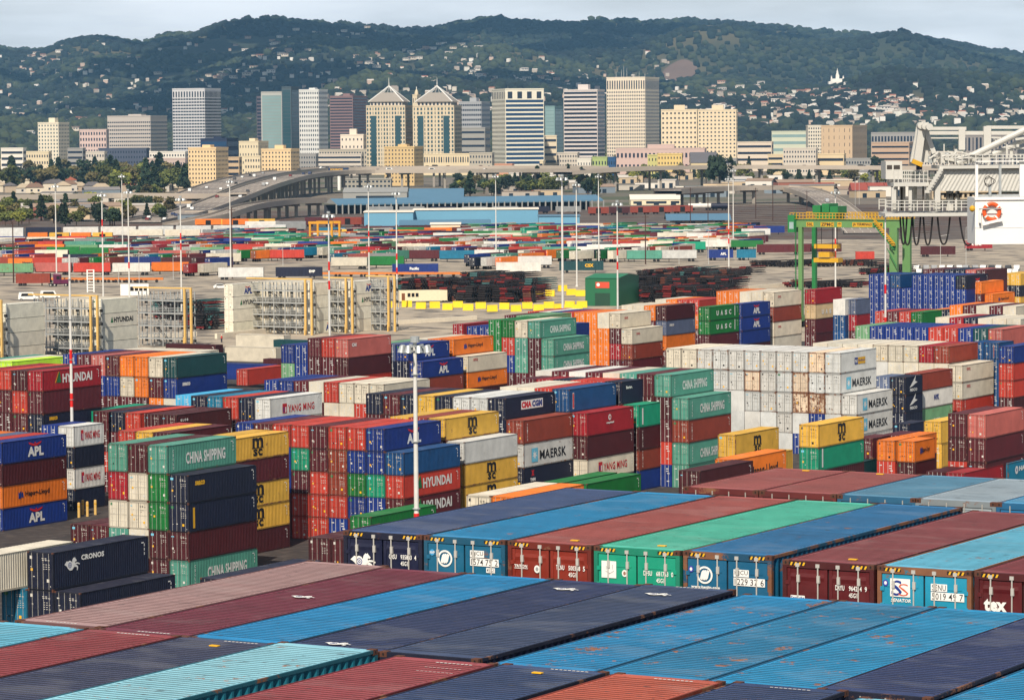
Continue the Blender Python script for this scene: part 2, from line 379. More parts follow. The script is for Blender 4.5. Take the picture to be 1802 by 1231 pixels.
def casting_mesh():
    if 'cast' in _cm: return _cm['cast']
    mb = MB(); mb.box(-.089, .089, -.089, .089, -.118, 0, CAST)
    for y, ny in ((-.0905, -1),): put_poly(mb, disc(.034, 12, 0, -.059, .024), (0, y, 0), (1, 0, 0), (0, 0, 1), DARKGAP)
    for x in (-.0905, .0905): put_poly(mb, disc(.034, 12, 0, -.059, .024), (x, 0, 0), (0, 1 if x > 0 else -1, 0), (0, 0, 1), DARKGAP)
    me = mb.mesh('corner_casting'); _cm['cast'] = me; return me
def placard_mesh(i, H, dark=False):
    """the small notices, numbers and stickers that cover a door end"""
    k = ('plac', i, H, dark)
    if k in _cm: return _cm[k]
    r = random.Random(i*13+5); mb = MB(); y = -0.001; X = (1, 0, 0); Z = (0, 0, 1)
    def rect(x, z, w, h, m): mb.quad([(x, y, z), (x+w, y, z), (x+w, y, z+h), (x, y, z+h)], m)
    for q in range(2):
        for j in range(2+q): rect(.16+j*.27+q*.02, H-.50-q*.13, .17, .055, NOTE)
    for q in range(r.choice((2, 3, 4))):
        for j in range(r.choice((1, 2, 3))): rect(.26+j*.25, H-.95-q*.17, .14, .04, NOTE)
    logo = r.choice(('w', 'w', 'g', 's', 'w')); rect(-.98, H-.55, r.choice((.22, .34)), r.choice((.09, .24)), NOTE if logo == 'w' else MK[logo])
    if r.random() < .6: rect(-.92+r.random()*.3, H-1.4-r.random()*.5, .2, .2, r.choice((YEL, YEL, NOTE)))
    if r.random() < .45: rect(.3+r.random()*.4, .35+r.random()*.4, .24, .24, r.choice((YEL, NOTE, NOTE)))
    if r.random() < .5: rect(-.6, .5+r.random()*.6, .12, .16, r.choice((NOTE, BLACK, YEL)))
    for q in range(2): rect(-1.0+r.random()*.8, .3+r.random()*(H-1.2), .08+r.random()*.12, .04+r.random()*.05, NOTE)
    rect(.92, .28, .07, .07, NOTE)
    if dark: mb.mats = [BLACK if m is NOTE else m for m in mb.mats]
    me = mb.mesh('notice'); _cm[k] = me; return me

# side lettering: local frame, +x face, text runs along +y
def side_mark(code, L, H):
    k = ('mark', code, L, H)
    if k in _cm: return _cm[k]
    mb = MB(); x = W_/2+.004; Y = (0, 1, 0); Z = (0, 0, 1); f = 1.0 if L > 7 else .5
    def T(s, y, z, w, h, m, bold=.03, dx=0, sh=0): put_text(mb, s, (x+dx, y, z), Y, Z, w, h, MK[m], bold, sh)
    def P(pts, y, z, m, dx=0): put_poly(mb, pts, (x+dx, y, z), Y, Z, MK[m])
    def vert(s, y, z, step, h, m):
        for i, c in enumerate(s): T(c, y, z-i*step, h*.62, h, m)
    if code == 'APL':
        T('APL', -1.3, .5, 3.0, 1.15, 'w', .05)
        for sg in (-1, 1): P([(0, 0), (sg*1.25, .30), (sg*1.1, .06), (sg*.5, -.16), (0, -.22)][::sg], .1, 1.92, 'r')
        P([(-.16, .1), (.1, .02), (.16, .22), (-.05, .26)], .1, 1.92, 'r', .002)
    elif code == 'HAP':
        P([(0, 0), (.5, 0), (.62, .35), (.5, .85), (.25, .62), (0, .8)], -3.2*f, .95, 'b'); P([(.62, .1), (.95, .05), (.95, .45), (.7, .8)], -3.2*f, .95, 'b')
        T('Hapag-Lloyd', -1.9*f, .95, 4.6*f, .75, 'k', .03)
    elif code == 'HAPB': T('Hapag-Lloyd', -2.6, .55, 6.6, 1.25, 'k', .03)
    elif code == 'HYU':
        P([(0, 0), (1.0, 0), (.7, 1.35), (.55, 1.35)], -3.3, .95, 'g'); P([(-.22, 0), (-.06, 0), (.6, 1.35), (.52, 1.4)], -3.4, .95, 'y', .001)
        T('HYUNDAI', -2.05, .85, 6.2, 1.15, 'w', .035)
    elif code == 'HYUK': P([(0, 0), (.9, 0), (.6, 1.15), (.42, 1.15)], -3.3, .9, 'g'); T('HYUNDAI', -2.2, .9, 6.8, 1.1, 'k', .05)
    elif code == 'APLK':
        T('APL', -1.6, .45, 3.2, 1.4, 'b', .06)
        for sg in (-1, 1): P([(0, 0), (sg*1.0, .28), (sg*.9, .06), (0, -.2)][::sg], -.15, 2.0, 'r')
    elif code == 'CS': T('CHINA SHIPPING', -2.9, .75, 7.0, 1.2, 'w', .03); vert('CSCLU', -5.2, 2.1, .42, .3, 'w')
    elif code == 'MSC': T('m', -1.05, 1.28, 2.1, 1.1, 'k', .03); T('sc', -.85, .36, 1.75, .8, 'k', .03); P([(0, 0), (2.3, 0), (2.3, .09), (0, .09)], -1.15, 1.2, 'k')
    elif code == 'YM': T('YANG MING', -2.0*f, .85, 6.2*f, .95, 'r', .02); P([(0, 0), (1.0*f, 0), (1.0*f, 1.25), (0, 1.25)], -3.3*f, .8, 'r'); P([(.15*f, .1), (.4*f, .1), (.4*f, .8), (.15*f, .8)], -3.3*f, .8, 'b', .002); P([(.62*f, .1), (.86*f, .1), (.86*f, .8), (.62*f, .8)], -3.3*f, .8, 'w', .002)
    elif code == 'OOC': T('OOCL', -4.6, 1.75, 1.5, .42, 'r', .04)
    elif code == 'SEA': T('seaco', -4.9, 1.75, 1.9, .5, 'w', .05); 
    elif code == 'SEAY': T('seaco', -4.9, 1.75, 1.7, .48, 'y', .05)
    elif code == 'MAE':
        P([(0, 0), (1.5, 0), (1.5, 1.7), (0, 1.7)], -4.2, .55, 's')
        st = []
        for i in range(14): rr = .62 if i % 2 == 0 else .24; st.append((.75+rr*math.sin(2*math.pi*i/14), .85+rr*math.cos(2*math.pi*i/14)))
        put_poly(mb, st[::-1], (x+.002, -4.2, .55), Y, Z, WHITE)
        T('MAERSK', -2.2, .75, 6.6, 1.15, 'k', .02)
    elif code == 'CMA':
        P([(0, 0), (5.4, 0), (5.4, 1.1), (0, 1.1)], -2.3, .95, 'w'); T('CMA', -2.2, 1.1, 2.45, .8, 'r', .07, .003); T('CGM', .4, 1.1, 2.5, .8, 'b', .07, .003)
    elif code == 'UAS':
        for i, c in enumerate('UASC'): T(c, -3.4+i*1.75, .85, .95, .95, 'w', .05)
        P([(0, 0), (.28, 0), (.28, 1.9), (0, 1.9)], 4.2, .5, 'w')
    elif code == 'MOL': T('MOL', -.6, 1.1, 2.6, .85, 'w', .08); P(disc(.42, 12), -1.5, 1.5, 'r'); P(disc(.22, 12), -1.5, 1.5, 'w', .002)
    elif code == 'CAI': T('CAI', -5.2, 1.7, 1.3, .55, 'w', .07)
    elif code == 'TRI': vert('TRITON', -5.3, 2.15, .36, .30, 'w')
    elif code == 'STR': P([(0, 0), (.34, 0), (.34, 2.1), (0, 2.1)], -5.35, .35, 'w')
    elif code == 'ORS': P([(0, 0), (.34, 0), (.34, 2.1), (0, 2.1)], -5.35, .35, 'y')
    elif code == 'CRO': 
        T('CRONOS', -2.6, 1.95, 2.9, .42, 'w', .05)
        seahorse(mb, (x, -4.7, 1.25), Y, Z, 1.9)
    elif code == 'TXT': T('G L O B', -5.3, 1.7, 1.7, .32, 'w', .06); T('E S', -5.0, 1.1, .8, .32, 'w', .06); T('OCEAN', -5.3, .55, 1.7, .32, 'w', .06)
    elif code == 'BER': T('Bertas.', -4.9, 1.9, 1.7, .4, 'w', .06)
    elif code == 'EL': P(disc(.38, 16), -.3, 2.0, 'w'); P(disc(.2, 12), -.25, 2.0, 'r', .002); T('capital', -1.2, 1.15, 2.0, .32, 'w', .06)
    elif code == 'PEG': 
        put_poly(mb, [(0, 0), (1.3, .9), (2.3, 1.7), (2.0, .9), (2.9, .7), (1.9, .45), (1.2, .2)], (x, -1.7, 1.0), Y, Z, WHITE); T('FESCO', -1.5, .45, 2.6, .42, 'w', .05)
    elif code == 'KLI': T('NYK', -.9, 1.0, 1.9, .8, 'b', .08)
    elif code == 'LOG': P(disc(.75, 7), -4.2, 1.5, 'y'); P([(-.06, -.8), (.06, -.8), (.06, .8), (-.06, .8)], -4.2, 1.5, 'k', .002); P([(-.75, -.05), (.75, -.05), (.75, .07), (-.75, .07)], -4.2, 1.5, 'k', .003)
    elif code == 'SAF': P([(0, 0), (1.1, 0), (1.1, .95), (0, .95)], -1.4, 1.0, 'b'); P([(0, 0), (2.5, 0), (2.5, .95), (0, .95)], -.25, 1.0, 'y'); T('P&O', -1.25, 1.2, .85, .5, 'w', .04, .002); T('Nedlloyd', -.1, 1.25, 2.2, .42, 'b', .03, .002)
    elif code == 'XST': T('x', -4.3, 1.5, .7, .7, 'r', .06); T('TMM', -4.6, .85, 1.3, .4, 'w', .06)
    elif code == 'HJ': P(disc(.5, 16), -3.4, 1.55, 'w'); T('H', -3.62, 1.3, .42, .5, 'b', .05, .002); T('HANJIN', -2.6, 1.2, 4.6, .75, 'w', .06)
    elif code == 'FLO': T('FLORENS', -1.0, .5, 2.4, .4, 'w', .05)
    elif code == 'CRD': P([(0, 0), (.4, 0), (.4, 2.0), (0, 2.0)], -5.35, .4, 'w'); P([(0.05, 0.1), (.35, 0.1), (.35, 1.9), (0.05, 1.9)], -5.35, .4, 'r', .002)
    # small numbers at the far upper corner
    if L > 7:
        for i in range(3): P([(0, 0), (.09, 0), (.09, .22), (0, .22)], L/2-.62, H-.75-i*.34, 'w')
        P([(0, 0), (.32, 0), (.32, .09), (0, .09)], L/2-.95, H-.5, 'w')
    me = mb.mesh('lettering'); _cm[k] = me; return me
def seahorse(mb, org, ux, uz, S):
    """winged sea horse emblem"""
    body = [(175, 858), (215, 822), (238, 830), (262, 820), (288, 828), (302, 848), (311, 815), (330, 794), (344, 801), (352, 790), (360, 805), (383, 830), (373, 843), (356, 839), (352, 852), (366, 869), (350, 892), (330, 906), (302, 930), (262, 929), (234, 906), (216, 882), (196, 868)]
    leg1 = [(352, 862), (366, 852), (402, 855), (433, 868), (428, 882), (404, 869), (372, 872)]
    leg2 = [(340, 884), (366, 874), (392, 888), (404, 903), (397, 940), (382, 938), (387, 906), (352, 898)]
    for pl in (body, leg1, leg2):
        p2 = [((x-175)/257*S, (940-z)/257*S*.95) for x, z in pl]; put_poly(mb, p2[::-1], org, ux, uz, WHITE)
    o2 = Vector(org)+Vector(ux).cross(Vector(uz))*.002
    for r0, r1, cx in ((.115, .085, .36), (.05, .022, .36)):
        n = 16
        for i in range(n):
            a, b = 2*math.pi*i/n, 2*math.pi*(i+1)/n
            put_poly(mb, [(cx*S+r1*S*math.cos(a), .25*S+r1*S*math.sin(a)), (cx*S+r0*S*math.cos(a), .25*S+r0*S*math.sin(a)), (cx*S+r0*S*math.cos(b), .25*S+r0*S*math.sin(b)), (cx*S+r1*S*math.cos(b), .25*S+r1*S*math.sin(b))], o2, ux, uz, BLUEM)

CO = {  # code: (albedo sRGB, colour word, rust)
 'r': ((178, 52, 36), 'orange red', .25), 'q': ((146, 14, 28), 'crimson', .15), 'm': ((82, 18, 28), 'maroon', .3), 'd': ((68, 10, 18), 'dark maroon', .2),
 'p': ((176, 92, 84), 'faded pink', .2), 'f': ((136, 54, 36), 'brown', .3), 'b': ((2, 42, 118), 'bright blue', .2), 'n': ((6, 17, 46), 'navy', .15),
 'e': ((84, 96, 124), 'grey blue', .2), 's': ((2, 66, 118), 'steel blue', .2), 'h': ((6, 108, 140), 'teal blue', .25), 'c': ((72, 170, 214), 'sky blue', .2),
 't': ((76, 140, 122), 'sea green', .2), 'g': ((4, 106, 42), 'green', .15), 'G': ((2, 138, 104), 'emerald', .15), 'l': ((104, 150, 108), 'pale green', .4), 'k': ((4, 62, 66), 'dark teal', .1),
 'y': ((212, 166, 62), 'mustard', .35), 'o': ((222, 114, 22), 'orange', .3), 'W': ((208, 199, 180), 'cream', .12), 'w': ((210, 208, 202), 'off white', .12),
 'M': ((200, 200, 196), 'pale grey', .3), 'R': ((214, 192, 166), 'rusty white', .85), 'a': ((134, 138, 140), 'mid grey', .2), 'u': ((196, 170, 130), 'tan', .2), 'x': ((190, 235, 60), 'lime', .1)}
def ccol(c, jit=.10):
    a = lin(CO[c][0]); j = 1+rnd.uniform(-jit, jit); t = rnd.uniform(-.03, .03)
    return (min(1, a[0]*j*(1+t)), min(1, a[1]*j), min(1, a[2]*j*(1-t)), 1.0-min(1, CO[c][2]*rnd.uniform(.5, 1.5)))
ORD = ['', 'top', 'second', 'third', 'fourth', 'fifth', 'sixth']
NTH = ['first', 'second', 'third', 'fourth', 'fifth', 'sixth', 'seventh', 'eighth', 'ninth', 'tenth', 'eleventh', 'twelfth', 'thirteenth']
boxes = []   # every container of the yard: dict(base, L, H, c, mark, rz, label..)
def blk(phrase, kind, px, py, hs, cols, first=0, L=L40, reefer=False, gap=.085, z0=0.0, dv=0.0, group=None, chess=True):
    """hs: heights top to bottom (H/S). cols: right to left, 'colour:mark' from the top; '.' = none.
       the pixel marks the top corner of column 0: F = near right, B = far right"""
    hh = [HC if c == 'H' else STD for c in hs]; ztop = z0+sum(hh)
    p = at(px, py, ztop)
    if kind == 'B': p = p-VV*L
    p = p+VV*dv
    n = len(cols)
    for ci, spec in enumerate(cols):
        it = spec.split(); z = ztop
        cidx = ci-first
        for ti, h in enumerate(hh):
            z -= h
            c = it[ti] if ti < len(it) else rnd.choice(('d', 'm', 'r', 'n', 'b', 'f', 'w', 'd'))+':?'
            if c[0] == '.': continue
            mark = c.split(':')[1] if ':' in c else None
            base = p-UV*(W_/2+cidx*(W_+gap))+VV*(L/2); base.z = z
            t = '%s container, %s tier' % (CO[c[0]][1], ORD[ti+1])
            if n > 1: t += ', %s column from right' % NTH[ci]
            boxes.append(dict(base=base, L=L, H=h, c=c[0], mark=mark if mark != '?' else None, rz=RZ, label=t+', '+phrase, reefer=reefer, group=group or 'stacked containers in the yard'))
def lone(phrase, px, py, z0, h, c, mark=None, L=L40, rz=RZ, kind='F', reefer=False):
    H = HC if h == 'H' else STD; ux = Vector((math.cos(rz), math.sin(rz), 0)); vx = Vector((-math.sin(rz), math.cos(rz), 0))
    p = at(px, py, z0+H)
    if kind == 'B': p = p-vx*L
    base = p-ux*W_/2+vx*L/2; base.z = z0
    boxes.append(dict(base=base, L=L, H=H, c=c, mark=mark, rz=rz, label=CO[c][1]+' container, '+phrase, reefer=reefer, group='single containers in the yard'))
BACK = {}
def build_container(b):
    L, H = b['L'], b['H']
    r = thing('shipping_container', b['label'], 'shipping container', b['base'], b['rz'], b.get('group'))
    cc = ccol(b['c'], .10 if not b['reefer'] else .04); reef = b['reefer']
    if reef: cc = (min(.85, cc[0]*1.35), min(.83, cc[1]*1.38), min(.78, cc[2]*1.4), 1)
    obj('body', body_mesh(L, H, False, reef), r, color=cc)
    hw = (W_/2-0.11)/2
    for s in (-1, 1):
        d = obj('door', door_mesh(H), r, (s*(hw+.005), -L/2, 0), color=cc)
        for q in (-1, 1): obj('lock_rod', rod_mesh(H), d, (q*.27-s*.02, 0, 0))
    obj('notice', placard_mesh(rnd.randrange(12), H, b['c'] in 'WwMRyoul' and rnd.random() < .8), r, (0, -L/2, 0))
    if b['mark']: obj('lettering', side_mark(b['mark'], L, H), r)
    elif L > 7 and rnd.random() < .8: obj('lettering', side_mark('', L, H), r)
    return r
# ---------------------------------------------------------------- containers on the ship's deck
SO = Vector((-4.5, 89.67, 0)); ROOFZ = CAMZ-10.51
ship_list = []
def ship_box(u, v, z, c, roofc, label, door=0, L=L40, H=HC, detail=True, rust=.5, roofrust=.6, marks=None, roofmark=None):
    base = SO+UV*(u+W_/2)+VV*(v+L/2); base.z = z-H
    r = thing('shipping_container', label, 'shipping container', base, RZ, 'containers on the ship deck')
    cc = lin(c)+(1-rust,); rc = lin(roofc)+(1-roofrust,)
    obj('body', body_mesh(L, H, True), r, color=cc)
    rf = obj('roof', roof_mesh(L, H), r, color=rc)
    if roofmark:
        mb = MB()
        for k, x, y, s in roofmark:
            if k == 'sea': seahorse(mb, (x, y, H+.022), (1, 0, 0), (0, 1, 0), s)
            elif k == 'bar':
                for i in range(9): mb.quad([(x+i*.1, y, H+.004), (x+i*.1+.07, y, H+.004), (x+i*.1+.07, y+s, H+.004), (x+i*.1, y+s, H+.004)], WHITE)
            elif k == 'tag': mb.box(x, x+.22, y, y+.11, H-.002, H+.02, YEL)
        mb.build('lettering', rf)
    for sx in (-1, 1):
        for yy in (-L/2+.087, L/2-.087):
            obj('corner_casting', casting_mesh(), r, (sx*(W_/2-.086), yy, H+.006))
    hw = (W_/2-0.11)/2; ds = []
    for s in (-1, 1):
        d = obj('door', door_mesh(H, detail, s, door), r, (s*(hw+.005), -L/2, 0), color=cc); ds.append(d)
        for q in (-1, 1): obj('lock_rod', rod_mesh(H, detail), d, (q*.27-s*.02, 0, 0))
    if detail:
        for x0 in (-1.05, .6):
            mb = MB(); mb.box(x0, x0+.45, -L/2-.004, -L/2+.0005, H-.115, H-.03, BLACK)
            for i in range(4):
                x = x0+.03+i*.11; y = -L/2-.0065; mb.quad([(x, y, H-.112), (x+.05, y, H-.112), (x+.085, y, H-.033), (x+.035, y, H-.033)], YEL)
            mb.build('hazard_stripe', r)
    if marks:
        mb = MB(); marks(mb, H, -L/2); mb.build('lettering', r)
    return r
X1, Z1 = (1, 0, 0), (0, 0, 1)
def num(mb, H, y, a, b, c, d=None, plate=False, o=0.0):
    m = BLACK if plate else WHITE
    if plate:
        H -= o
        mb.quad([(.18, y-.003, H-.48), (.60, y-.003, H-.48), (.60, y-.003, H-.30), (.18, y-.003, H-.30)], WHITE)
        mb.quad([(.18, y-.003, H-.70), (1.04, y-.003, H-.70), (1.04, y-.003, H-.50), (.18, y-.003, H-.50)], WHITE)
        put_text(mb, a, (.21, y-.005, H-.46), X1, Z1, .36, .14, m, .005); put_text(mb, b, (.21, y-.005, H-.68), X1, Z1, .36, .16, m, .005); put_text(mb, c, (.64, y-.005, H-.68), X1, Z1, .37, .16, m, .005)
        if d: mb.quad([(.66, y-.003, H-.86), (.92, y-.003, H-.86), (.92, y-.003, H-.73), (.66, y-.003, H-.73)], WHITE); put_text(mb, d, (.68, y-.005, H-.845), X1, Z1, .21, .10, m, .003)
    else:
        H += .04
        put_text(mb, a, (.20, y-.003, H-.70), X1, Z1, .24, .125, m, .02); put_text(mb, b, (.56, y-.003, H-.70), X1, Z1, .34, .125, m, .02)
        put_text(mb, c, (.98, y-.003, H-.70), X1, Z1, .06, .125, m, .02)
        if d: put_text(mb, d, (.56, y-.003, H-.865), X1, Z1, .22, .115, m, .02)
def globe(mb, x, z, y, r=.22):
    n = 26
    for i in range(n):
        a, b = 2*math.pi*i/n, 2*math.pi*(i+1)/n
        put_poly(mb, [(r*math.cos(a), r*math.sin(a)), (r*math.cos(b), r*math.sin(b)), (r*.78*math.cos(b), r*.78*math.sin(b)), (r*.78*math.cos(a), r*.78*math.sin(a))][::-1], (x, y-.003, z), X1, Z1, WHITE)
    k = r/.33
    for sx in (-1, 1):
        q = [(0.02, .0), (.10, .2), (.20, .15), (.13, -.12), (.05, -.2), (.02, -.12)]
        put_poly(mb, [(sx*a*k, sx*b_*k) for a, b_ in q], (x, y-.003, z), X1, Z1, WHITE)
        put_poly(mb, [(sx*a*k, sx*-b_*.9*k) for a, b_ in ((.0, -.22), (.07, -.2), (.06, .16), (.0, .2))], (x, y-.004, z), X1, Z1, WHITE)
def dot(mb, x, z, y, r, m, m2=None):
    put_poly(mb, disc(r, 16, 0, 0, r*.85), (x, y-.003, z), X1, Z1, m)
    if m2: put_poly(mb, disc(r*.55, 12, 0, 0, r*.45), (x, y-.005, z), X1, Z1, m2)
def mA0(mb, H, y): seahorse(mb, (-1.0, y-.003, H-.98), X1, Z1, .78); num(mb, H, y, 'CRSU', '935843', '4', '45G1')
def mA1(mb, H, y): globe(mb, -.58, H-.56, y); dot(mb, -.97, H-.42, y, .085, flat('badge sky', (60, 150, 200))); put_text(mb, 'NVP', (-1.04, y-.006, H-.455), X1, Z1, .15, .07, WHITE, .02); num(mb, H, y, 'HJCU', '1574', '75 2', '45G1', True)
def mA2(mb, H, y): put_text(mb, 'TRITON', (-1.03, y-.003, H-.66), X1, Z1, .38, .075, WHITE, .03); mb.quad([(-1.03, y-.003, H-.69), (-.63, y-.003, H-.69), (-.63, y-.003, H-.675), (-1.03, y-.003, H-.675)], WHITE); dot(mb, -.36, H-.68, y, .10, WHITE, flat('seal grey', (150, 150, 150))); num(mb, H, y, 'TCNU', '500358', '5', '45G1')
def mA3(mb, H, y):
    mb.quad([(-1.0, y-.003, H-.78), (-.58, y-.003, H-.78), (-.58, y-.003, H-.35), (-1.0, y-.003, H-.35)], WHITE)
    for i in range(5): a = i*1.2; mb.bar((-.79+.10*math.cos(a), y-.005, H-.56+.12*math.sin(a)), (-.75+.12*math.cos(a+1), y-.005, H-.54+.12*math.sin(a+1)), .012, BLACK, h=.004)
    dot(mb, -.34, H-.64, y, .09, WHITE, flat('seal brown', (150, 110, 90))); num(mb, H, y, 'DFSU', '681763', '0', '45G1')
def mA4(mb, H, y): globe(mb, -.62, H-.57, y); put_text(mb, 'www.hanjin.com', (-1.0, y-.003, H-.92), X1, Z1, .8, .085, WHITE, .04); dot(mb, -1.0, H-.44, y, .08, flat('badge blue', (60, 60, 160)), WHITE); num(mb, H, y, 'HJCU', '1229', '37 6', None, True, .08)
def mA5(mb, H, y):
    mb.quad([(-1.0, y-.003, H-1.0), (-.62, y-.003, H-1.0), (-.62, y-.003, H-.85), (-1.0, y-.003, H-.85)], WHITE); mb.quad([(-1.0, y-.004, H-1.0), (-.62, y-.004, H-1.0), (-.62, y-.004, H-.965), (-1.0, y-.004, H-.965)], GRNM)
    put_text(mb, 'SeaCube', (-.99, y-.005, H-.95), X1, Z1, .36, .085, BLUEM, .03); num(mb, H, y, 'DRYU', '964214', '9', '45G1')
def mA6(mb, H, y):
    mb.quad([(-.88, y-.003, H-.72), (-.36, y-.003, H-.72), (-.36, y-.003, H-.28), (-.88, y-.003, H-.28)], WHITE)
    put_text(mb, 'S', (-.85, y-.005, H-.70), X1, Z1, .28, .38, BLUEM, .01); put_text(mb, 'S', (-.66, y-.006, H-.70), X1, Z1, .26, .30, flat('logo orange', (205, 90, 60)), -.01)
    put_text(mb, 'SENATOR', (-.86, y-.003, H-.85), X1, Z1, .52, .085, WHITE, .03, .2); dot(mb, -1.0, H-.40, y, .08, flat('badge blue', (60, 60, 160)), WHITE); num(mb, H, y, 'SENU', '5019', '49 7', None, True, .05)
def mA7(mb, H, y): put_text(mb, 'tex', (-.98, y-.003, H-.92), X1, Z1, .58, .30, WHITE, .05)
AU = [0, 2.50, 5.03, 7.55, 10.09, 12.83, 15.36, 17.88, 20.4]
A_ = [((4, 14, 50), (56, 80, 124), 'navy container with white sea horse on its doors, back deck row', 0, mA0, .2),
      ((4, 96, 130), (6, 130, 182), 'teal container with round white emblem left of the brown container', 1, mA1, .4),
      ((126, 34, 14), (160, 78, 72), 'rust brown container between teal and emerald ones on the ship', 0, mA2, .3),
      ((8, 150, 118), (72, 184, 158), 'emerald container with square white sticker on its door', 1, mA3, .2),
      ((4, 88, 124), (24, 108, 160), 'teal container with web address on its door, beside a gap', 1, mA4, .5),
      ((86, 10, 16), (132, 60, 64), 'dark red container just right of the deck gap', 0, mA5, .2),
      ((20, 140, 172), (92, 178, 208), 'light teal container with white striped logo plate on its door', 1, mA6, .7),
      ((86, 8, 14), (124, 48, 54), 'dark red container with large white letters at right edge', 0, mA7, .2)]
for i, (c, rc, lb, st, fn, ru) in enumerate(A_):
    dz = (0, 0, 0, 0, .02, -.05, -.05, -.05)[i]
    ship_box(AU[i], 0, ROOFZ+dz, c, rc, lb, st, marks=fn, rust=ru, roofrust=ru*.9, roofmark=[('tag', .2, -L40/2+.75, 1)] if i in (2, 3, 5) else None)
# twenty-foot row behind
for u, c, rc, lb in ((3.12, (120, 40, 40), (158, 82, 78), 'short brick red container behind the teal one, left of its twin'), (5.60, (120, 40, 40), (152, 78, 74), 'short brick red container at the back, right of its twin'),
                     (8.08, (40, 110, 150), (82, 138, 168), 'short dull blue container behind the emerald one'), (10.5, (150, 160, 165), (152, 170, 182), 'short grey white container in the back deck row'), (12.95, (20, 110, 160), (70, 146, 188), 'short blue container at the back right corner')):
    ship_box(u, 13.6, ROOFZ+.02, c, rc, lb, 0, L=L20+.35, detail=False, rust=.3, roofrust=.35, roofmark=[('tag', -.1, 2.6, 1)] if u < 6 else None)
BU = [0.35+2.51*i+(.18 if i >= 5 else 0) for i in range(11)]
nv, hj, mr = ((6, 18, 52), (32, 50, 92)), ((4, 100, 142), (8, 134, 186)), ((100, 26, 46), (112, 38, 58))
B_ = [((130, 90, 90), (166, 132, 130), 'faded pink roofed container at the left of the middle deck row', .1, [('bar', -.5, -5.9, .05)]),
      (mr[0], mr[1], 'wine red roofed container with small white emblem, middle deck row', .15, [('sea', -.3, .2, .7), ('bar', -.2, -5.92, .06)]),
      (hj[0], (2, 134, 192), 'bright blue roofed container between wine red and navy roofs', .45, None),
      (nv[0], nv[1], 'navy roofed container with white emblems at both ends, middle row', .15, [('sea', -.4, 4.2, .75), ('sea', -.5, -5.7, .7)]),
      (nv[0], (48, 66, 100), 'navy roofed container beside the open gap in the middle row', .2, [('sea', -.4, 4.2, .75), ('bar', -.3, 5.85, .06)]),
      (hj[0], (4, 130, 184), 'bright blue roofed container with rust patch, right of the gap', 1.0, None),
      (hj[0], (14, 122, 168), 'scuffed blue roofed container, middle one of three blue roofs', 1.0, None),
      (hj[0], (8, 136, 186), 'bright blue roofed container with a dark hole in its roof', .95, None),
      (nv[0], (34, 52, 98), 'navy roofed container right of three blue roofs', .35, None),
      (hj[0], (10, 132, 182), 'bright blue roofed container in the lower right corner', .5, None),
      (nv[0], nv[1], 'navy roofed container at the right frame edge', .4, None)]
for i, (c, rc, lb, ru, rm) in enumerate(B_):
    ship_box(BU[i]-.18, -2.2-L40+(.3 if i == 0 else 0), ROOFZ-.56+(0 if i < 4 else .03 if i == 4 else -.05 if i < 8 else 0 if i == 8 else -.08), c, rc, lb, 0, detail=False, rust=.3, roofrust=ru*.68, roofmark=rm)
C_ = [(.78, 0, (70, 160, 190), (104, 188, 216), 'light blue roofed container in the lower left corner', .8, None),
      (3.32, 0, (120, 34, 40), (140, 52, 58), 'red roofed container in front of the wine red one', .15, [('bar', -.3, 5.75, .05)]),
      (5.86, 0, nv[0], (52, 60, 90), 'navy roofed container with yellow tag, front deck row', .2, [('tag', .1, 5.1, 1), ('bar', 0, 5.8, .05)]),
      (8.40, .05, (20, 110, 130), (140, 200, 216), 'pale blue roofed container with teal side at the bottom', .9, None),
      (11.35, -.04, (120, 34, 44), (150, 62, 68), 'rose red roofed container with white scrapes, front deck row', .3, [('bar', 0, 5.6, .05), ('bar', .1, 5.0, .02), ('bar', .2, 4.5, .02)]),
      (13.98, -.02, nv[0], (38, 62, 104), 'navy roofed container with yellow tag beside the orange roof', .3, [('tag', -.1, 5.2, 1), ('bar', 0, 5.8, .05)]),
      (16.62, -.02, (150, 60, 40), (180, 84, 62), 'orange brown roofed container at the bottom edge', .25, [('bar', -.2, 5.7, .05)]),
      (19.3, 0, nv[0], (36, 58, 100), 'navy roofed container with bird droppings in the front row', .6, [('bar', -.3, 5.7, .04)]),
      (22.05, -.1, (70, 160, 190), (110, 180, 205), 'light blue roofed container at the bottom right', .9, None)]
for u, dz, c, rc, lb, ru, rm in C_:
    ship_box(u-.45, -14.75-L40, ROOFZ-.47+dz, c, rc, lb, 0, detail=False, rust=.3, roofrust=ru*.68, roofmark=rm)
# ship hull and hatch below the stacks (seen only between the boxes)
mb = MB(); HULL = flat('hull paint', (30, 34, 40), 0.7)
def sp_(u, v, z): p = SO+UV*u+VV*v; return (p.x, p.y, z)
def ubox(mb, u0, u1, v0, v1, z0, z1, m):
    b = len(mb.v); k = mb.mi(m)
    mb.v += [sp_(u0, v0, z0), sp_(u1, v0, z0), sp_(u1, v1, z0), sp_(u0, v1, z0), sp_(u0, v0, z1), sp_(u1, v0, z1), sp_(u1, v1, z1), sp_(u0, v1, z1)]
    for q in ((0, 3, 2, 1), (4, 5, 6, 7), (0, 1, 5, 4), (1, 2, 6, 5), (2, 3, 7, 6), (3, 0, 4, 7)): mb.f.append(tuple(b+i for i in q)); mb.m.append(k)
ubox(mb, -.5, 42, -60, 21, -8, ROOFZ-9.6, HULL)
o = mb.build('ship_hull'); tag(o, 'dark hull of the container ship under the foreground boxes', 'ship')
mb = MB()
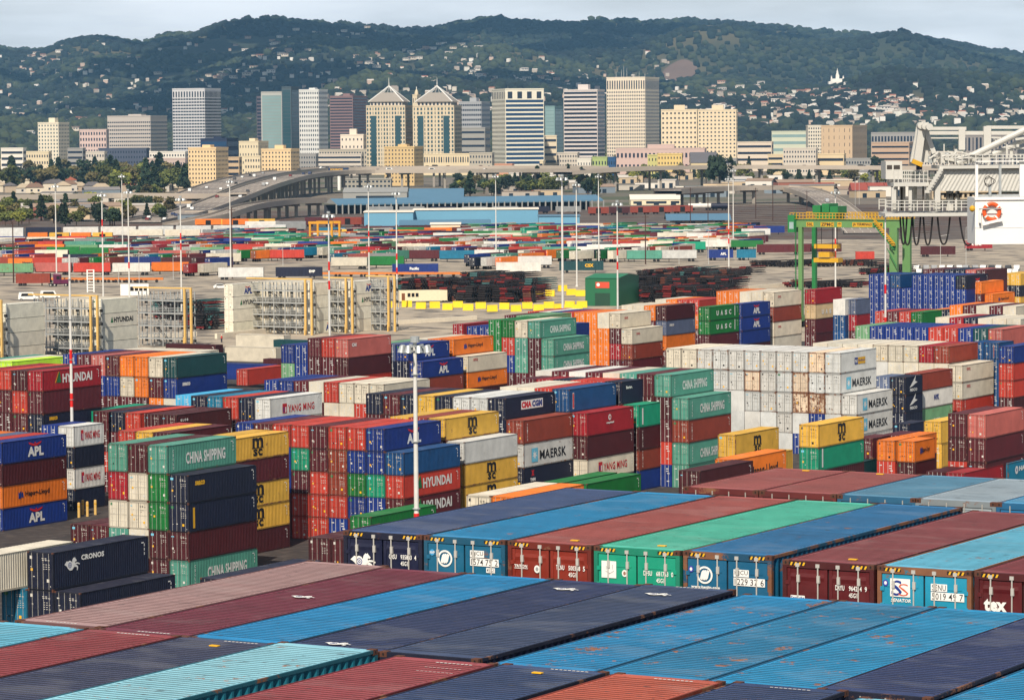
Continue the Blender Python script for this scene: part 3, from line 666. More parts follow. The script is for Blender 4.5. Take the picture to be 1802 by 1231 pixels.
# ---------------------------------------------------------------- yard blocks (front to back)
blk('winged emblem stack at left edge', 'B', 116.5, 763.3, 'SSSS', ['b:APL d o:HAP b:APL', 'r m o b', 'e n b d', 'o r m b'])
blk('short stack behind the nearest light pole', 'B', 182.9, 743.3, 'SSSS', ['w:YM n w:YM n', 'b n W d'], L=L20)
blk('green topped stack at the left edge', 'B', 61.2, 674.6, 'SSSSS', ['G: d: W b d', 'W d r m b', 'W m r d n'])
blk('crimson fronted block at far left', 'F', 75.2, 653, 'SHSSHS'[:6], ['q:HYU m: n:SEAY d b m', 'd r m b d n', 'r m d n b m', 'q r m d b n'])
blk('pale roofs behind the crimson block', 'B', 150, 626, 'HHHH', ['m r d b', 'W w d m', 'W d m b', 't r d m'])
blk('long eight column block left of centre', 'F', 311.7, 629.5, 'HHHHH', ['k b:SEA W r m', 'W m o d r', 'o o d m r', 'o W m r b', 'm b d m r', 'p b m d r', 'm m r b d', 'b n m r d'])
blk('cream roofs behind the long left block', 'B', 385, 615, 'HHHH', ['W d m r', 'W m d r', 'W n m d', 'W b m d', 'W r n d', 'W d b n'])
blk('four column block behind the left stacks', 'F', 247.2, 726.6, 'SSSS', ['r:TRI d m b', 'n m d r', 'm d r m', 'G r b d'])
blk('dark box behind the brick red one', 'B', 407.5, 717.3, 'SSSS', ['d:TXT W m d', 'd m r n'])
blk('row behind the sea green corner stack', 'B', 406.5, 746.8, 'HHHH', ['m d r n', 'y d m r', 'r m d n'])
blk('sea green corner block in left foreground', 'F', 294.5, 784, 'HHHHH', ['. n:SEAY n:ORS d t:CS', 't:CS g g d d', 'd W W W m', 't q W t r'], first=1)
blk('low pair left of the corner block', 'F', 191, 925, 'SS', ['m d', 'd m'])
blk('mustard stack behind the corner block', 'B', 508, 758, 'SSSSS', ['y:MSC m: y:MSC y:MSC d:LOG', 'y d m y r'])
blk('big red wall behind the middle pole', 'F', 676.4, 754.1, 'SSSSS', ['. s: r:HYU m:HYU d', 'b:APL b G b r', 'r b g b m', 'r f f r b', 'm m r r r', 'r G m r r', 'r b b d d', 'm d b d d', 'b d m d d'], first=1)
blk('mustard stack right of the middle pole', 'F', 784, 736.6, 'SSSSS', ['. w: y:MSC y:MSC W', 'y:MSC d m r n', 'f m d b r', 'y m r d n'], first=1)
blk('navy and grey row above mustard roofs', 'F', 889.6, 701, 'SHHSS', ['. f:TRI M:MAE n:XST d', 'n:CMA n d m r', 'M W m d b', 'M m r d n', 'n n d m r', 'y y m r d', 'n m d r b', 'm d n m r', 'n d m r b'], first=1)
blk('steel blue ended row at centre', 'F', 1002.3, 684.8, 'HHHSS', ['. q:EL d: W:YM n', 's:CRD m d r n', 'r d m b n', 'W m r d b', 'W d m n r'], first=1)
blk('navy ended row behind centre', 'B', 1171.5, 660.6, 'HHHSS', ['. G:STR d:TRI f:TRI b:', 'n:BER d m r b', 'r m d n b', 'r d m b n', 'n m d r b', 'q d m n r', 'm d r b n'], first=1)
blk('sea green cornered row right of centre', 'F', 1181.2, 659.6, 'HHHHH', ['. t:CS f:TRI t:CS t', 't:CS d m r b', 'm d r b n', 't m d n r', 'W d m r b', 'm r d b n', 'w d m n r', 'm d r n b', 'w m d r n'], first=1)
blk('wall of rusty white boxes', 'F', 1479.7, 621, 'HHHHH', ['. . M:MAE M:MAE M', 'M:SAF M:MAE M M M', 'R M R b M', 'M R R M b', 'M M M M M', 'M M M M M', 'M R M M M', 'M M M M M', 'M M M M M', 'M M M M M', 'W M M M M', 'W M M M M'], first=1)
blk('mustard box in front of the white wall', 'F', 1294.6, 764.8, 'HHH', ['y:MSC d m'])
blk('small roof behind the orange lettered box', 'B', 1395.1, 790.5, 'SS', ['y d'])
blk('stack before the white wall', 'F', 1441.3, 747.4, 'SSSSS', ['y:MSC G:STR d m r'])
blk('orange pair at right', 'F', 1611, 776.4, 'SSS', ['o:HAP d m', 'o r d'], L=L20, gap=.25)
blk('orange box behind the pair', 'B', 1648.4, 760, 'SSS', ['o m d', 'm d r'], L=L20)
blk('dark roof left of the orange pair', 'B', 1571, 764, 'SSS', ['m d r'], L=L20)
blk('dark green box under the mustard one', 'B', 1566.8, 801.7, 'SS', ['k:FLO d'])
blk('mustard pair at right', 'F', 1657.2, 741.3, 'HHH', ['y:MSC y:MSC y'])
blk('brown stack at the right edge', 'F', 1736, 729.3, 'HHHH', ['p: m: d r', 'm d r n'])
blk('low crimson box at right', 'B', 1765.8, 816, 'SS', ['q d', 'd m'])
blk('teal box at the right edge', 'F', 1774.6, 814.8, 'SS', ['h:HJ d', 'h m'])
blk('cream topped row at right', 'F', 1694.5, 642.6, 'SSSS', ['W:OOC W:OOC r:TRI m'])
blk('long cream roofed row at right', 'F', 1670.4, 609.7, 'SSSSS', ['f: W m d r', 'q W d m r', 'W W m d r', 'W W W m d', 'W w d m r', 'W W m d n', 'W d m r b', 'W m d r n', 'W d m r n'])
blk('short steel blue stack at right', 'F', 1758, 603, 'SSSSS', ['s:CRD s:CRD s:CRD s s', 's s s s s'], L=L20)
blk('stack at the right frame edge', 'F', 1784.5, 609.7, 'SSSSS', ['b: r: r: d m'])
blk('stack behind the white wall', 'B', 1649, 616.5, 'SSSS', ['a:MOL b d m', 'm d r b', 'm d n r'])
blk('navy box beside the grey one', 'B', 1585, 628, 'SSSS', ['n:BER n d m'], L=L20)
blk('stack right of the white wall', 'B', 1676.5, 647.8, 'SSSS', ['f: w:KLI l:FLO m'])
blk('triangle marked navy stack', 'B', 1605, 662, 'SSSS', ['n:PEG n:PEG n:PEG n', 'e n d m'], L=L20, dv=3.8)
blk('low navy box before mustard pair', 'B', 1616, 742.5, 'SS', ['n d'], L=L20, dv=3)
blk('ten column row at upper right', 'F', 1765, 579.3, 'HHHHH', ['p: m d r b', 'k d m r n', 'b m r d n', 'r d m b n', 'r m d r b', 'b d m r n', 'b m d r b', 'b d m r n', 'b m d n r', 'l l m d b'])
blk('cream row behind upper right row', 'F', 1720.3, 559.8, 'HHHHH', ['W w d m r', 'W m d r b', 'W d m n r', 'n m d r b', 'q d m n r', 'W d m r b'], first=3)
blk('far cream row at upper right', 'F', 1788, 539.2, 'HHHHH', ['W m d r b', 'm d r n b', 'W d m r b', 'm d n r b', 'o m d r b'])
blk('green sided low row', 'F', 1623.9, 549.5, 'SSSS', ['g m d r', 'r d m n', 'm r d b', 'r d m b'])
blk('far navy box beyond the green one', 'B', 1717.5, 540.3, 'SSSS', ['n d m r', 'o m d r'])
blk('big blue wall at upper right', 'F', 1700.8, 485.2, 'HHHHH', ['n:APL b b b b', 'b b b b b', 'b b b b b', 'b b b b b', 'b b b b b', '. b b b b', 's b b b b', 'b b b b b', 'b b b b b'])
blk('dark red row behind the blue wall', 'B', 1772.6, 471.5, 'HHHHH', ['d m r d n', 'p d m r n', 'n m d r b', 'n d m n r', 'd m r n b', 'm d r b n'])
blk('mustard pile at far right', 'F', 1796, 481.8, 'SSSSS', ['y n y m d', 'y n y d m'])
blk('orange box behind the blue wall', 'B', 1766.2, 492.1, 'SSSSS', ['o m d r n'])
blk('orange lettered box by the blue wall', 'B', 1785.7, 512.8, 'SSSS', ['o:HAP d m r'])
blk('tan lettered stack by the green gantry', 'F', 1436, 509.6, 'HHHHH', ['q: u:UAS m: m r'])
blk('white box right of the gantry stack', 'B', 1511.3, 524.4, 'HHHHH', ['w:YM s s d m'], L=L20)
blk('small pink box behind the white one', 'B', 1531, 524, 'HHHHH', ['e q d m r'], L=L20)
blk('cream cornered stack beside the gantry', 'F', 1363, 514.2, 'HHHHH', ['W:OOC f: W:OOC W m', 'W d m r b', 'W m r d b', 'o d m r b', 'o m d r b'])
blk('paired blue boxes with winged emblem', 'F', 1306, 534.7, 'SSSSS', ['b:APL b:APL b d m'])
blk('green boxes with spaced white letters', 'B', 1300.4, 534.7, 'SSSSS', ['g:UAS g:UAS m d r'])
blk('dark stack left of the green pair', 'F', 1173.3, 538.4, 'HHHH', ['d: e:SEA o m', 'o m d r', 'W d m r', 'W m d b'])
blk('orange roofs behind the dark stack', 'B', 1278, 523, 'HHHH', ['r o m d', 'r d m r', 'o m d r', 'W d m r'])
blk('middle row with twin cream ends', 'F', 1092.3, 551.3, 'HHHH', ['. W:OOC f:TRI m', 'W:OOC d q m', 'W o o o', 'o o o o', 'o o o m', 'r m d b', 'b d m r', 'w m d r', 'r d m b'], first=1)
blk('sea green block at upper centre', 'F', 951.4, 565, 'HHHHH', ['. t:CS t:CS t m', 't:CS d d m r', 'W t t m d', 'g r b d m', 'g g d m r'], first=1)
blk('navy box behind the sea green ones', 'B', 1037, 567, 'HHHH', ['b d m r'])
blk('orange cornered block above centre', 'F', 800, 597.4, 'SSSSS', ['. W:OOC o:HAP d m', 'o:HAP m d r b', 'o m d r b', 'W d m r b'], first=1)
blk('blue winged emblem pair above centre', 'F', 719.4, 606.6, 'SSSSS', ['. b:APL f: d m', 'b:APL n d m r', 'e n m d r', 'l n d m b'], first=1)
blk('pink sided block left of centre', 'F', 613.5, 596.6, 'HHHHH', ['p:CAI d: r m b', 'r m d r b', 'm d m r n'])
blk('blue boxes beside the pink block', 'F', 541.6, 607.5, 'HSSSS', ['b b m d r', 'b l b d m', '. . b b d'])
blk('white lettered row at left centre', 'F', 475.9, 701.4, 'HHHH', ['w:YM W m d', 'n d m r', 'r m d n', 'h d m r', 'n m d r', 'c d m r'])
blk('cream row left of the middle pole', 'F', 676, 675.8, 'HHSS', ['W: d m r', 'W r m d', 'W W m d', 'r W m d', 'W d m r', 'm m d r', 'b b m d', 'b b d m'])
blk('far blue row at upper centre', 'F', 905, 576, 'SSSS', ['b d m r', 'b m d r', 'b d r m', 'b m r d'])
blk('red box with white letters, upper centre', 'B', 870, 565, 'SSS', ['q:HYU m d'])
blk('dark green roofed row behind centre', 'B', 1005, 550, 'HHHH', ['l d m r', 'l m d r', 'm r d b'])
# boxes standing on the quay just beyond the ship
blk('green roofed stack before the red wall', 'F', 653, 909, 'HHH', ['g g d'])
blk('green roofed pair behind the ship boxes', 'B', 1128, 832.5, 'HHH', ['g g d', 'g d m'], gap=.5)
blk('orange roofed box beside the ship row', 'F', 863.2, 872, 'HHHHH', ['o m d r b', 'W:OOC d m r b'], first=1)
blk('dark maroon box before the orange one', 'F', 1232, 828.3, 'HHHH', ['d d m r'])
blk('orange box with long black lettering', 'B', 1383.6, 790.7, 'HHHH', ['o:HAPB d m r'])
blk('navy stack in the lower left', 'F', 92.9, 972.3, 'HHHHH', ['. n n d m', 'n:CRO n d m b', '. h m d r'], first=1)
blk('cream box at the lower left edge', 'B', 130.8, 951.6, 'H', ['W:OOC'], z0=4*HC)
blk('navy roofed stack behind the pink roof', 'B', 567.8, 985, 'HHHHH', ['n n d m b'])
blk('low maroon pair beside the ship', 'F', 581.6, 946.5, 'HHH', ['d d m', 'd m r'], first=1)
for px_, py_, c_, mk_, rz_, lb_ in ((486, 612, 'W', '', RZ-math.pi/2, 'white reefer trailer box seen from its side'), (570, 600, 'k', '', RZ-math.pi/2, 'behind the white reefer'),
        (500, 590, 'W', '', RZ-math.pi/2, 'farther behind the white reefer'), (436, 650, 'r', '', RZ, 'on a chassis right of the long left block'), (560, 634, 'd', '', RZ-math.pi/2, 'on a trailer left of the blue boxes'),
        (380, 607, 'd', '', RZ-math.pi/2, 'lying crosswise behind the long left block'), (113, 627, 'x', 'APLK', RZ, 'behind the crimson block at the left'), (476, 642, 'b', '', RZ-math.pi/2, 'on a trailer near the red ones')):
    lone(lb_, px_, py_, 1.35 if rz_ != RZ or c_ == 'r' else 10.36, 'H', c_, mk_ or None, rz=rz_, kind='F' if c_ == 'r' else 'B')

for ph_, px_, py_, cs_ in (('reefer stack at far left rack', 78, 531, ['W W W W', 'W W W W']), ('reefer stack by the second left rack', 241.3, 522.8, ['W W:HYUK W W', 'W W W W', 'W W W W', 'W W W W', 'W W W W']),
        ('leftmost reefer stack of the middle rack', 462.8, 496, ['W:APLK W:HYUK W W', ]), ('long reefer row of the middle rack', 604.5, 494, ['W W W W:APLK', 'W W W W', 'W W W W', 'W W W W', 'W W W W', 'W W W W', 'W W W W']),
        ('rightmost reefer stack of the middle rack', 674.2, 491.7, ['W:APLK W:HYUK W W', 'W W W W'])):
    blk(ph_, 'B', px_, py_, 'HHHH', cs_, reefer=True, group='refrigerated containers in the racks')
# ---- which boxes does the photograph show, and how large?
bvv, bvf, own = [], [], []
for k, b in enumerate(boxes):
    c, s = math.cos(b['rz']), math.sin(b['rz']); B0 = b['base']; n0 = len(bvv)
    for z in (0, b['H']):
        for x, y in ((-1, -1), (1, -1), (1, 1), (-1, 1)):
            X, Y = x*W_/2, y*b['L']/2; bvv.append((B0.x+c*X-s*Y, B0.y+s*X+c*Y, B0.z+z))
    for q in ((0, 1, 2, 3), (4, 5, 6, 7), (0, 1, 5, 4), (1, 2, 6, 5), (2, 3, 7, 6), (3, 0, 4, 7)): bvf.append(tuple(n0+i for i in q)); own.append(k)
nyard = len(boxes)
for o in list(scene.objects):     # ship boxes as blockers
    if o.get('group') == 'containers on the ship deck':
        c, s = math.cos(RZ), math.sin(RZ); n0 = len(bvv); Lh = L40/2 if not o['label'].startswith('short') else L20/2
        for z in (-12, HC):
            for x, y in ((-1, -1), (1, -1), (1, 1), (-1, 1)):
                X, Y = x*W_/2, y*Lh; bvv.append((o.location.x+c*X-s*Y, o.location.y+s*X+c*Y, o.location.z+z))
        for q in ((0, 1, 2, 3), (4, 5, 6, 7), (0, 1, 5, 4), (1, 2, 6, 5), (2, 3, 7, 6), (3, 0, 4, 7)): bvf.append(tuple(n0+i for i in q)); own.append(-1)
bvh = BVHTree.FromPolygons(bvv, bvf); C0 = Vector((0, 0, CAMZ)); cnt = [0]*len(boxes)
for py in range(450, 1231, 3):
    for px in range(1, 1802, 3):
        h = bvh.ray_cast(C0, ray(px, py).normalized())
        if h[2] is not None and own[h[2]] >= 0: cnt[own[h[2]]] += 1
nship = sum(1 for o in scene.objects if o.get('group') == 'containers on the ship deck')
order = sorted(range(len(boxes)), key=lambda k: -cnt[k])
NIND = 300-nship
ind = [k for k in order[:NIND] if cnt[k] > 0]; rest = [k for k in range(len(boxes)) if k not in set(ind)]
print('yard boxes', len(boxes), 'individual', len(ind), 'smallest px', cnt[ind[-1]]*9 if ind else 0, 'rest', len(rest), 'rest visible', sum(1 for k in rest if cnt[k] > 0))
for k in sorted(ind): build_container(boxes[k])
# the rest of the stacks, one merged mass
def merged(name, items, label):
    protos = {}; VV_, FF_, CC_ = [], [], []; nv_ = 0
    vs, fs, cs, off = [], [], [], 0
    for b in items:
        k = (b['L'], b['H'])
        if k not in protos:
            mb = MB(); w = W_/2; L, H = k
            corr(mb, L-.2, .036, .556, lambda s, d, e: (w-.01+d, s, .14 if e == 0 else H-.06), PAINT)
            for a in ((-w, w, -L/2, -L/2+.1, 0, H), (-w, w, L/2-.1, L/2, 0, H), (w-.08, w, -L/2+.1, L/2-.1, 0, .14), (w-.08, w, -L/2+.1, L/2-.1, H-.07, H), (-w, w-.1, -L/2+.1, L/2-.1, .1, H-.02)): mb.box(*a, PAINT)
            nb = len(mb.f)
            for x in (-.84, -.34, .26, .76): mb.box(x-.02, x+.02, -L/2-.03, -L/2, .05, H-.05, PAINT)
            for x, z in ((.4, H-.6), (.4, H-.9), (.55, H-1.2), (-.9, H-.55), (-.7, 1.0), (.5, .7)): mb.box(x, x+.35, -L/2-.01, -L/2, z, z+.12, PAINT)
            protos[k] = (np.array(mb.v), [tuple(q) for q in mb.f], nb)
        v, f, nb = protos[k]; c, s = math.cos(b['rz']), math.sin(b['rz'])
        w_ = np.empty_like(v); w_[:, 0] = v[:, 0]*c-v[:, 1]*s+b['base'].x; w_[:, 1] = v[:, 0]*s+v[:, 1]*c+b['base'].y; w_[:, 2] = v[:, 2]+b['base'].z
        vs.append(w_); cc = ccol(b['c'])
        for i, q in enumerate(f): fs.append(tuple(j+off for j in q)); cs.append((cc if i < nb else (.6, .6, .58, .9), len(q)))
        off += len(v)
    me = bpy.data.meshes.new(name); me.from_pydata(np.concatenate(vs).tolist(), [], fs); me.materials.append(MERGED)
    at_ = me.color_attributes.new('Col', 'FLOAT_COLOR', 'CORNER'); arr = np.empty((len(me.loops), 4), dtype=np.float32); i = 0
    for c, n in cs: arr[i:i+n] = c; i += n
    at_.data.foreach_set('color', arr.ravel()); me.update()
    o = obj(name, me); tag(o, label, 'shipping containers'); o['kind'] = 'stuff'; return o
merged('stacked_containers', [boxes[k] for k in rest], 'remaining mixed colour containers deep inside and behind the yard stacks')
# ---------------------------------------------------------------- ground, roads
def ground_mat(name, c1, c2, scale, c3=None, s3=.4, rough=.92):
    m, n, b = _pr(name); N = n.nodes.new; L = n.links.new
    g = N('ShaderNodeTexCoord'); a = N('ShaderNodeTexNoise'); a.inputs['Scale'].default_value = scale; a.inputs['Detail'].default_value = 9; a.inputs['Roughness'].default_value = .65
    L(g.outputs['Object'], a.inputs['Vector']); r = N('ShaderNodeMapRange'); r.inputs[1].default_value = .35; r.inputs[2].default_value = .65; L(a.outputs['Fac'], r.inputs[0])
    mx = N('ShaderNodeMixRGB'); mx.inputs[1].default_value = lin(c1)+(1,); mx.inputs[2].default_value = lin(c2)+(1,); L(r.outputs[0], mx.inputs[0]); out = mx.outputs[0]
    if c3:
        a2 = N('ShaderNodeTexNoise'); a2.inputs['Scale'].default_value = s3; a2.inputs['Detail'].default_value = 6; L(g.outputs['Object'], a2.inputs['Vector'])
        r2 = N('ShaderNodeMapRange'); r2.inputs[1].default_value = .5; r2.inputs[2].default_value = .62; L(a2.outputs['Fac'], r2.inputs[0])
        m2 = N('ShaderNodeMixRGB'); L(r2.outputs[0], m2.inputs[0]); L(out, m2.inputs[1]); m2.inputs[2].default_value = lin(c3)+(1,); out = m2.outputs[0]
    L(out, b.inputs['Base Color']); b.inputs['Roughness'].default_value = rough; return m
GND = ground_mat('dry ground', (124, 112, 98), (92, 88, 78), .012, (76, 82, 56), .006)
ASPH = ground_mat('dark asphalt', (62, 55, 52), (44, 40, 40), .12, (74, 66, 62), .7)
CONC = ground_mat('pale yard paving', (176, 162, 142), (146, 136, 122), .03, (104, 97, 90), .12)
BALL = ground_mat('rail ballast', (104, 92, 82), (72, 64, 60), .06, (84, 58, 44), .02)
ROADM = ground_mat('road surface', (122, 116, 110), (96, 92, 90), .05, (80, 77, 76), .02)
def sheet(name, pts, m):
    mb = MB(); mb.quad(pts, m); return struct(mb.build(name))
sheet('ground', [(-9000, -600, 0), (9000, -600, 0), (9000, 15000, 0), (-9000, 15000, 0)], GND)
A0 = [at(-300, 1231, 0), at(2200, 1231, 0), at(2200, 590, 0), at(-300, 622, 0)]
sheet('yard_asphalt', [(-200, 150, .004), (260, 150, .004)]+[(p.x, p.y, .004) for p in A0[2:]], ASPH)
q = [at(-300, 622, 0), at(2200, 590, 0), at(2200, 420, 0), at(-300, 425, 0)]
sheet('yard_paving', [(p.x, p.y, .004) for p in q], CONC)
q = [at(-300, 425, 0), at(2200, 420, 0), at(2200, 352, 0), at(-300, 380, 0)]
sheet('rail_yard', [(p.x, p.y, .004) for p in q], BALL)
# painted lines on the paving
LINE = flat('road line', (220, 214, 196), .8)
mb = MB()
for y_ in (560, 548, 507, 470, 455):
    a, b = at(690, y_, 0), at(1030, y_-6, 0); d = (b-a).normalized(); n_ = Vector((d.y, -d.x, 0))*.15
    mb.quad([(a+n_+Vector((0, 0, .008))), (b+n_+Vector((0, 0, .008))), (b-n_+Vector((0, 0, .008))), (a-n_+Vector((0, 0, .008)))], LINE)
struct(mb.build('lane_line'))
RAILM = flat('rail steel', (92, 74, 66), .6, .4)
mb = MB()
for j in range(16):
    y_ = 357+j*2.6+(j % 3)*1.4; a, b = at(1180, y_, 0), at(1640, y_+14, 0)
    for o_ in (0, 1.44):
        n_ = Vector((0, o_, 0)); mb.bar(a+n_+Vector((0, 0, .1)), b+n_+Vector((0, 0, .1)), .14, RAILM, h=.2)
o = mb.build('rail_track'); tag(o, 'fan of steel railway tracks in the rail yard', 'rail tracks'); struct(o)

# ---------------------------------------------------------------- light masts
MW = flat('mast white', (212, 210, 204), .5, var=.15); MR = flat('mast red', (214, 30, 24), .5); LAMPM = flat('lamp housing', (176, 180, 180), .35, .3); GLS = flat('lamp glass', (150, 172, 170), .1)
def mast(label, px, ytop, h=30.5, ybase=None, bands=(), r=.21, detail=False, ring=True, name='light_mast', mat=None):
    hy = 230-(px-901)*.00785
    if ybase is not None: p = at(px, ybase, 0); h = atY(px, ytop, p.y).z
    else: p = at(px, ytop, h)
    t = thing(name, label, 'light mast', (p.x, p.y, 0), 0, 'light masts over the terminal')
    mb = MB(); mb.bar((0, 0, 0), (0, 0, h), r*2.3, mat or MW, n=12, w2=r*1.25); mb.bar((0, 0, 0), (0, 0, .5), r*4, mat or MW, n=10); mb.build('pole', t)
    for z in bands:
        mb = MB(); zz = z*h; k = 2.3+(1.25-2.3)*z; mb.bar((0, 0, zz), (0, 0, zz+.055*h), r*k+.03, MR, n=12); mb.build('band', t)
    if detail:
        for z in range(3, int(h), 5):
            mb = MB(); mb.bar((0, 0, z), (0, 0, z+.07), r*2.7, LAMPM, n=12); mb.build('clamp', t)
    if ring:
        mb = MB(); n = 8
        for i in range(n):
            a, b = 2*math.pi*i/n, 2*math.pi*(i+1)/n; mb.bar((math.cos(a)*.62, math.sin(a)*.62, h-.35), (math.cos(b)*.62, math.sin(b)*.62, h-.35), .09, LAMPM)
        for a in (0, math.pi/2, math.pi, 3*math.pi/2): mb.bar((0, 0, h-.3), (math.cos(a)*.6, math.sin(a)*.6, h-.35), .07, LAMPM)
        mb.bar((0, 0, h-.1), (0, 0, h+.35), .7, LAMPM, n=12); mb.build('lamp_ring', t)
        for i in range(8 if detail else 6):
            a = 2*math.pi*i/(8 if detail else 6)+.3; mb = MB(); c = Vector((math.cos(a), math.sin(a), 0))
            P = c*.98+Vector((0, 0, h-.55)); mb.bar(P+Vector((0, 0, .25)), P-Vector((0, 0, .28))+c*.08, .34, LAMPM, n=12, w2=.62); mb.bar(P-Vector((0, 0, .285))+c*.08, P-Vector((0, 0, .31))+c*.085, .56, GLS, n=12); mb.build('lamp', t)
    return t
mast('tall white light mast with clustered lamps and red foot before the red wall', 730, 600, 30.5, None, (.525,), .22, True)
mast('near white mast with red bands beside the far left blue boxes', 129, 448, None, 886, (.39, .565), .2, True, False)
mast('tall mast with two red bands before the sea green boxes', 991, 310, None, 640, (.08, .14), .26)
MASTS = [(97, 325, ()), (179, 340, (.62, .72)), (214, 308, ()), (225, 335, (.3,)), (317, 347, (.58, .66)), (404, 317, ()), (578, 375, (.52, .64)), (648, 325, (.35, .5)), (697, 337, (.3, .42)), (872, 308, ()), (1014, 322, ()), (1053, 308, ()), (1086, 355, (.52, .62)), (1282, 312, (.3, .4)), (1290, 298, ()), (1470, 335, (.45, .55)), (1558, 372, (.3, .5))]
for i, (x, y, bd) in enumerate(MASTS):
    ordn = ['farthest left', 'second from left', 'third from left', 'fourth from left', 'left of the grey rack', 'left of centre, over the lane', 'banded one by the middle rack', 'left of the blue warehouse', 'before the blue warehouse', 'over the platform roof', 'right of the banded tall one', 'thin one behind the rail yard', 'beside the green shed', 'banded one over the chassis rows', 'twin behind the banded one', 'under the green gantry beam', 'before the big blue container wall'][i]
    mast('white light mast, '+ordn+(' with red bands' if bd and 'banded' not in ordn else ''), x, y, 30.5, None, bd)
WOOD = flat('wooden pole', (70, 48, 40), .9)
for i, (x, y0_, y1_) in enumerate(((24, 390, 498), (409, 365, 490), (1136, 378, 465), (1215, 330, 400), (1330, 330, 385), (1360, 325, 388), (1420, 335, 372), (1246, 340, 395))):
    p = at(x, y1_, 0); h = atY(x, y0_, p.y).z; t = thing('utility_pole', 'brown wooden pole standing %s' % ('at the far left', 'left of the middle rack', 'behind the chassis rows', 'by the rail cars', 'in the rail yard, left', 'in the rail yard, middle', 'in the rail yard, right', 'near the tank car')[i], 'utility pole', (p.x, p.y, 0), 0, 'brown poles along the tracks')
    mb = MB(); mb.bar((0, 0, 0), (0, 0, h), .5, WOOD, n=8, w2=.34); mb.build('pole', t); mb = MB(); mb.bar((-1.2, 0, h-.8), (1.2, 0, h-.8), .16, WOOD); mb.build('crossarm', t)
# slender street lamps
LG = flat('lamp grey', (190, 190, 186), .5)
for i, (x, y0_, y1_) in enumerate(((209, 470, 500), (305, 452, 492), (245, 450, 500), (498, 430, 468), (1247, 405, 465), (1195, 430, 465), (1512, 300, 360), (1505, 312, 372), (1600, 420, 462), (1655, 415, 470), (1700, 400, 470))):
    p = at(x, y1_, 0); h = atY(x, y0_, p.y).z; t = thing('street_lamp', 'slim grey street lamp %s' % ('by the white ladder', 'by the traffic signal arm', 'on the left road', 'behind the navy trailer', 'by the chassis rows', 'left of the chassis rows', 'behind the gantry', 'left behind the gantry', 'right of the gantry legs', 'under the crane walkway', 'below the crane cables')[i], 'street lamp', (p.x, p.y, 0), 0, 'street lamps on the terminal roads')
    mb = MB(); mb.bar((0, 0, 0), (0, 0, h), .2, LG, n=6, w2=.12); mb.bar((0, 0, h), (2.2, 0, h+.3), .12, LG); mb.build('pole', t); mb = MB(); mb.box(1.9, 2.8, -.18, .18, h+.15, h+.35, LG); mb.build('lamp', t)

# ---------------------------------------------------------------- reefer racks
RY = flat('rack yellow', (220, 180, 104), .6); RG = flat('rack grey', (172, 174, 172), .5, .2); RD = flat('rack dark', (64, 62, 60), .7)
def rack(label, pL, pR, H=12.2, depth=3.0, posts=True):
    """steel service rack between two ground points, with walkways at every tier and stairs"""
    pL = Vector(pL); pR = Vector(pR); Lr = (pR-pL).length; rz = math.atan2(pR.y-pL.y, pR.x-pL.x)
    t = thing('reefer_rack', label, 'reefer rack', tuple(pL), rz, 'steel racks that serve the refrigerated containers')
    n = max(2, int(Lr/2.6))
    for k in range(1, 5):
        z = k*2.75-1.0; mb = MB(); mb.box(0, Lr, 0, 1.3, z-.3, z, RG)
        for i in range(n*2+1): x = Lr*i/(n*2); mb.bar((x, 0, z), (x, 0, z+1.1), .09, RG)
        for zz in (.4, .75, 1.1): mb.bar((0, 0, z+zz), (Lr, 0, z+zz), .10, RG)
        mb.build('walkway', t)
    for i in range(n+1):
        x = Lr*i/n; mb = MB()
        for y in (.05, 1.25, depth): mb.bar((x, y, 0), (x, y, H-.4), .2, RG)
        for k in range(1, 5): mb.bar((x, 0, k*2.75-1), (x, depth, k*2.75-1), .14, RG)
        for k in range(4): mb.box(x+.5, x+1.1, 1.5, 1.9, k*2.75+.9, k*2.75+1.5, RD)
        mb.build('frame_post', t)
    for k in range(4):
        x0 = Lr*.30; z0 = k*2.75-1 if k else 0; z1 = (k+1)*2.75-1; mb = MB(); a, b = (x0, x0+3.2)
        for y in (.3, 1.0): mb.bar((b, y, z0), (a, y, z1), .14, RD); mb.bar((b, y, z0+1), (a, y, z1+1), .06, RG)
        for q in range(8): f = (q+.5)/8; mb.box(b+(a-b)*f-.14, b+(a-b)*f+.14, .3, 1.0, z0+(z1-z0)*f, z0+(z1-z0)*f+.05, RG)
        mb.build('stair', t)
    if posts:
        for x in (Lr+.3, Lr+2.0):
            mb = MB(); mb.bar((x, -1.2, 0), (x, -1.2, H+.6), .42, RY); mb.build('portal_post', t)
        mb = MB(); mb.bar((-.5, -1.2, H+.5), (Lr+2.2, -1.2, H+.5), .3, RY); mb.build('top_beam', t)
        for x in (Lr+.9, Lr+2.9):
            mb = MB(); mb.bar((x, -2.6, 0), (x, -2.6, 2.2), .3, RY, n=8); mb.build('guard_post', t)
    return t
def P0(px, py): p = at(px, py, 0); return (p.x, p.y, 0)
def rack_at(label, px, py, cols, off=0.0, posts=True):
    """rack standing at the near ends of the reefers whose far right top corner is at the pixel"""
    c = at(px, py, 4*HC)-VV*(L40+3.6)-VV*off; c.z = 0
    rack(label, c-UV*(cols*2.5), c+UV*.3, posts=posts)
rack_at('dense grey stair rack with yellow portal at the left edge', 78, 531, 6)
rack_at('dense grey stair rack left of the lettered reefers', 241.3, 522.8, 6)
rack_at('open grey stair rack standing without containers, left', 400, 510, 5)
rack_at('open stair rack in the middle with white reefers behind', 604.5, 494, 6)
rack_at('narrow rack strip between two middle reefer stacks', 674.2, 491.7, 2)
rack_at('narrow rack strip at the right end of the middle stacks', 747, 489, 2)
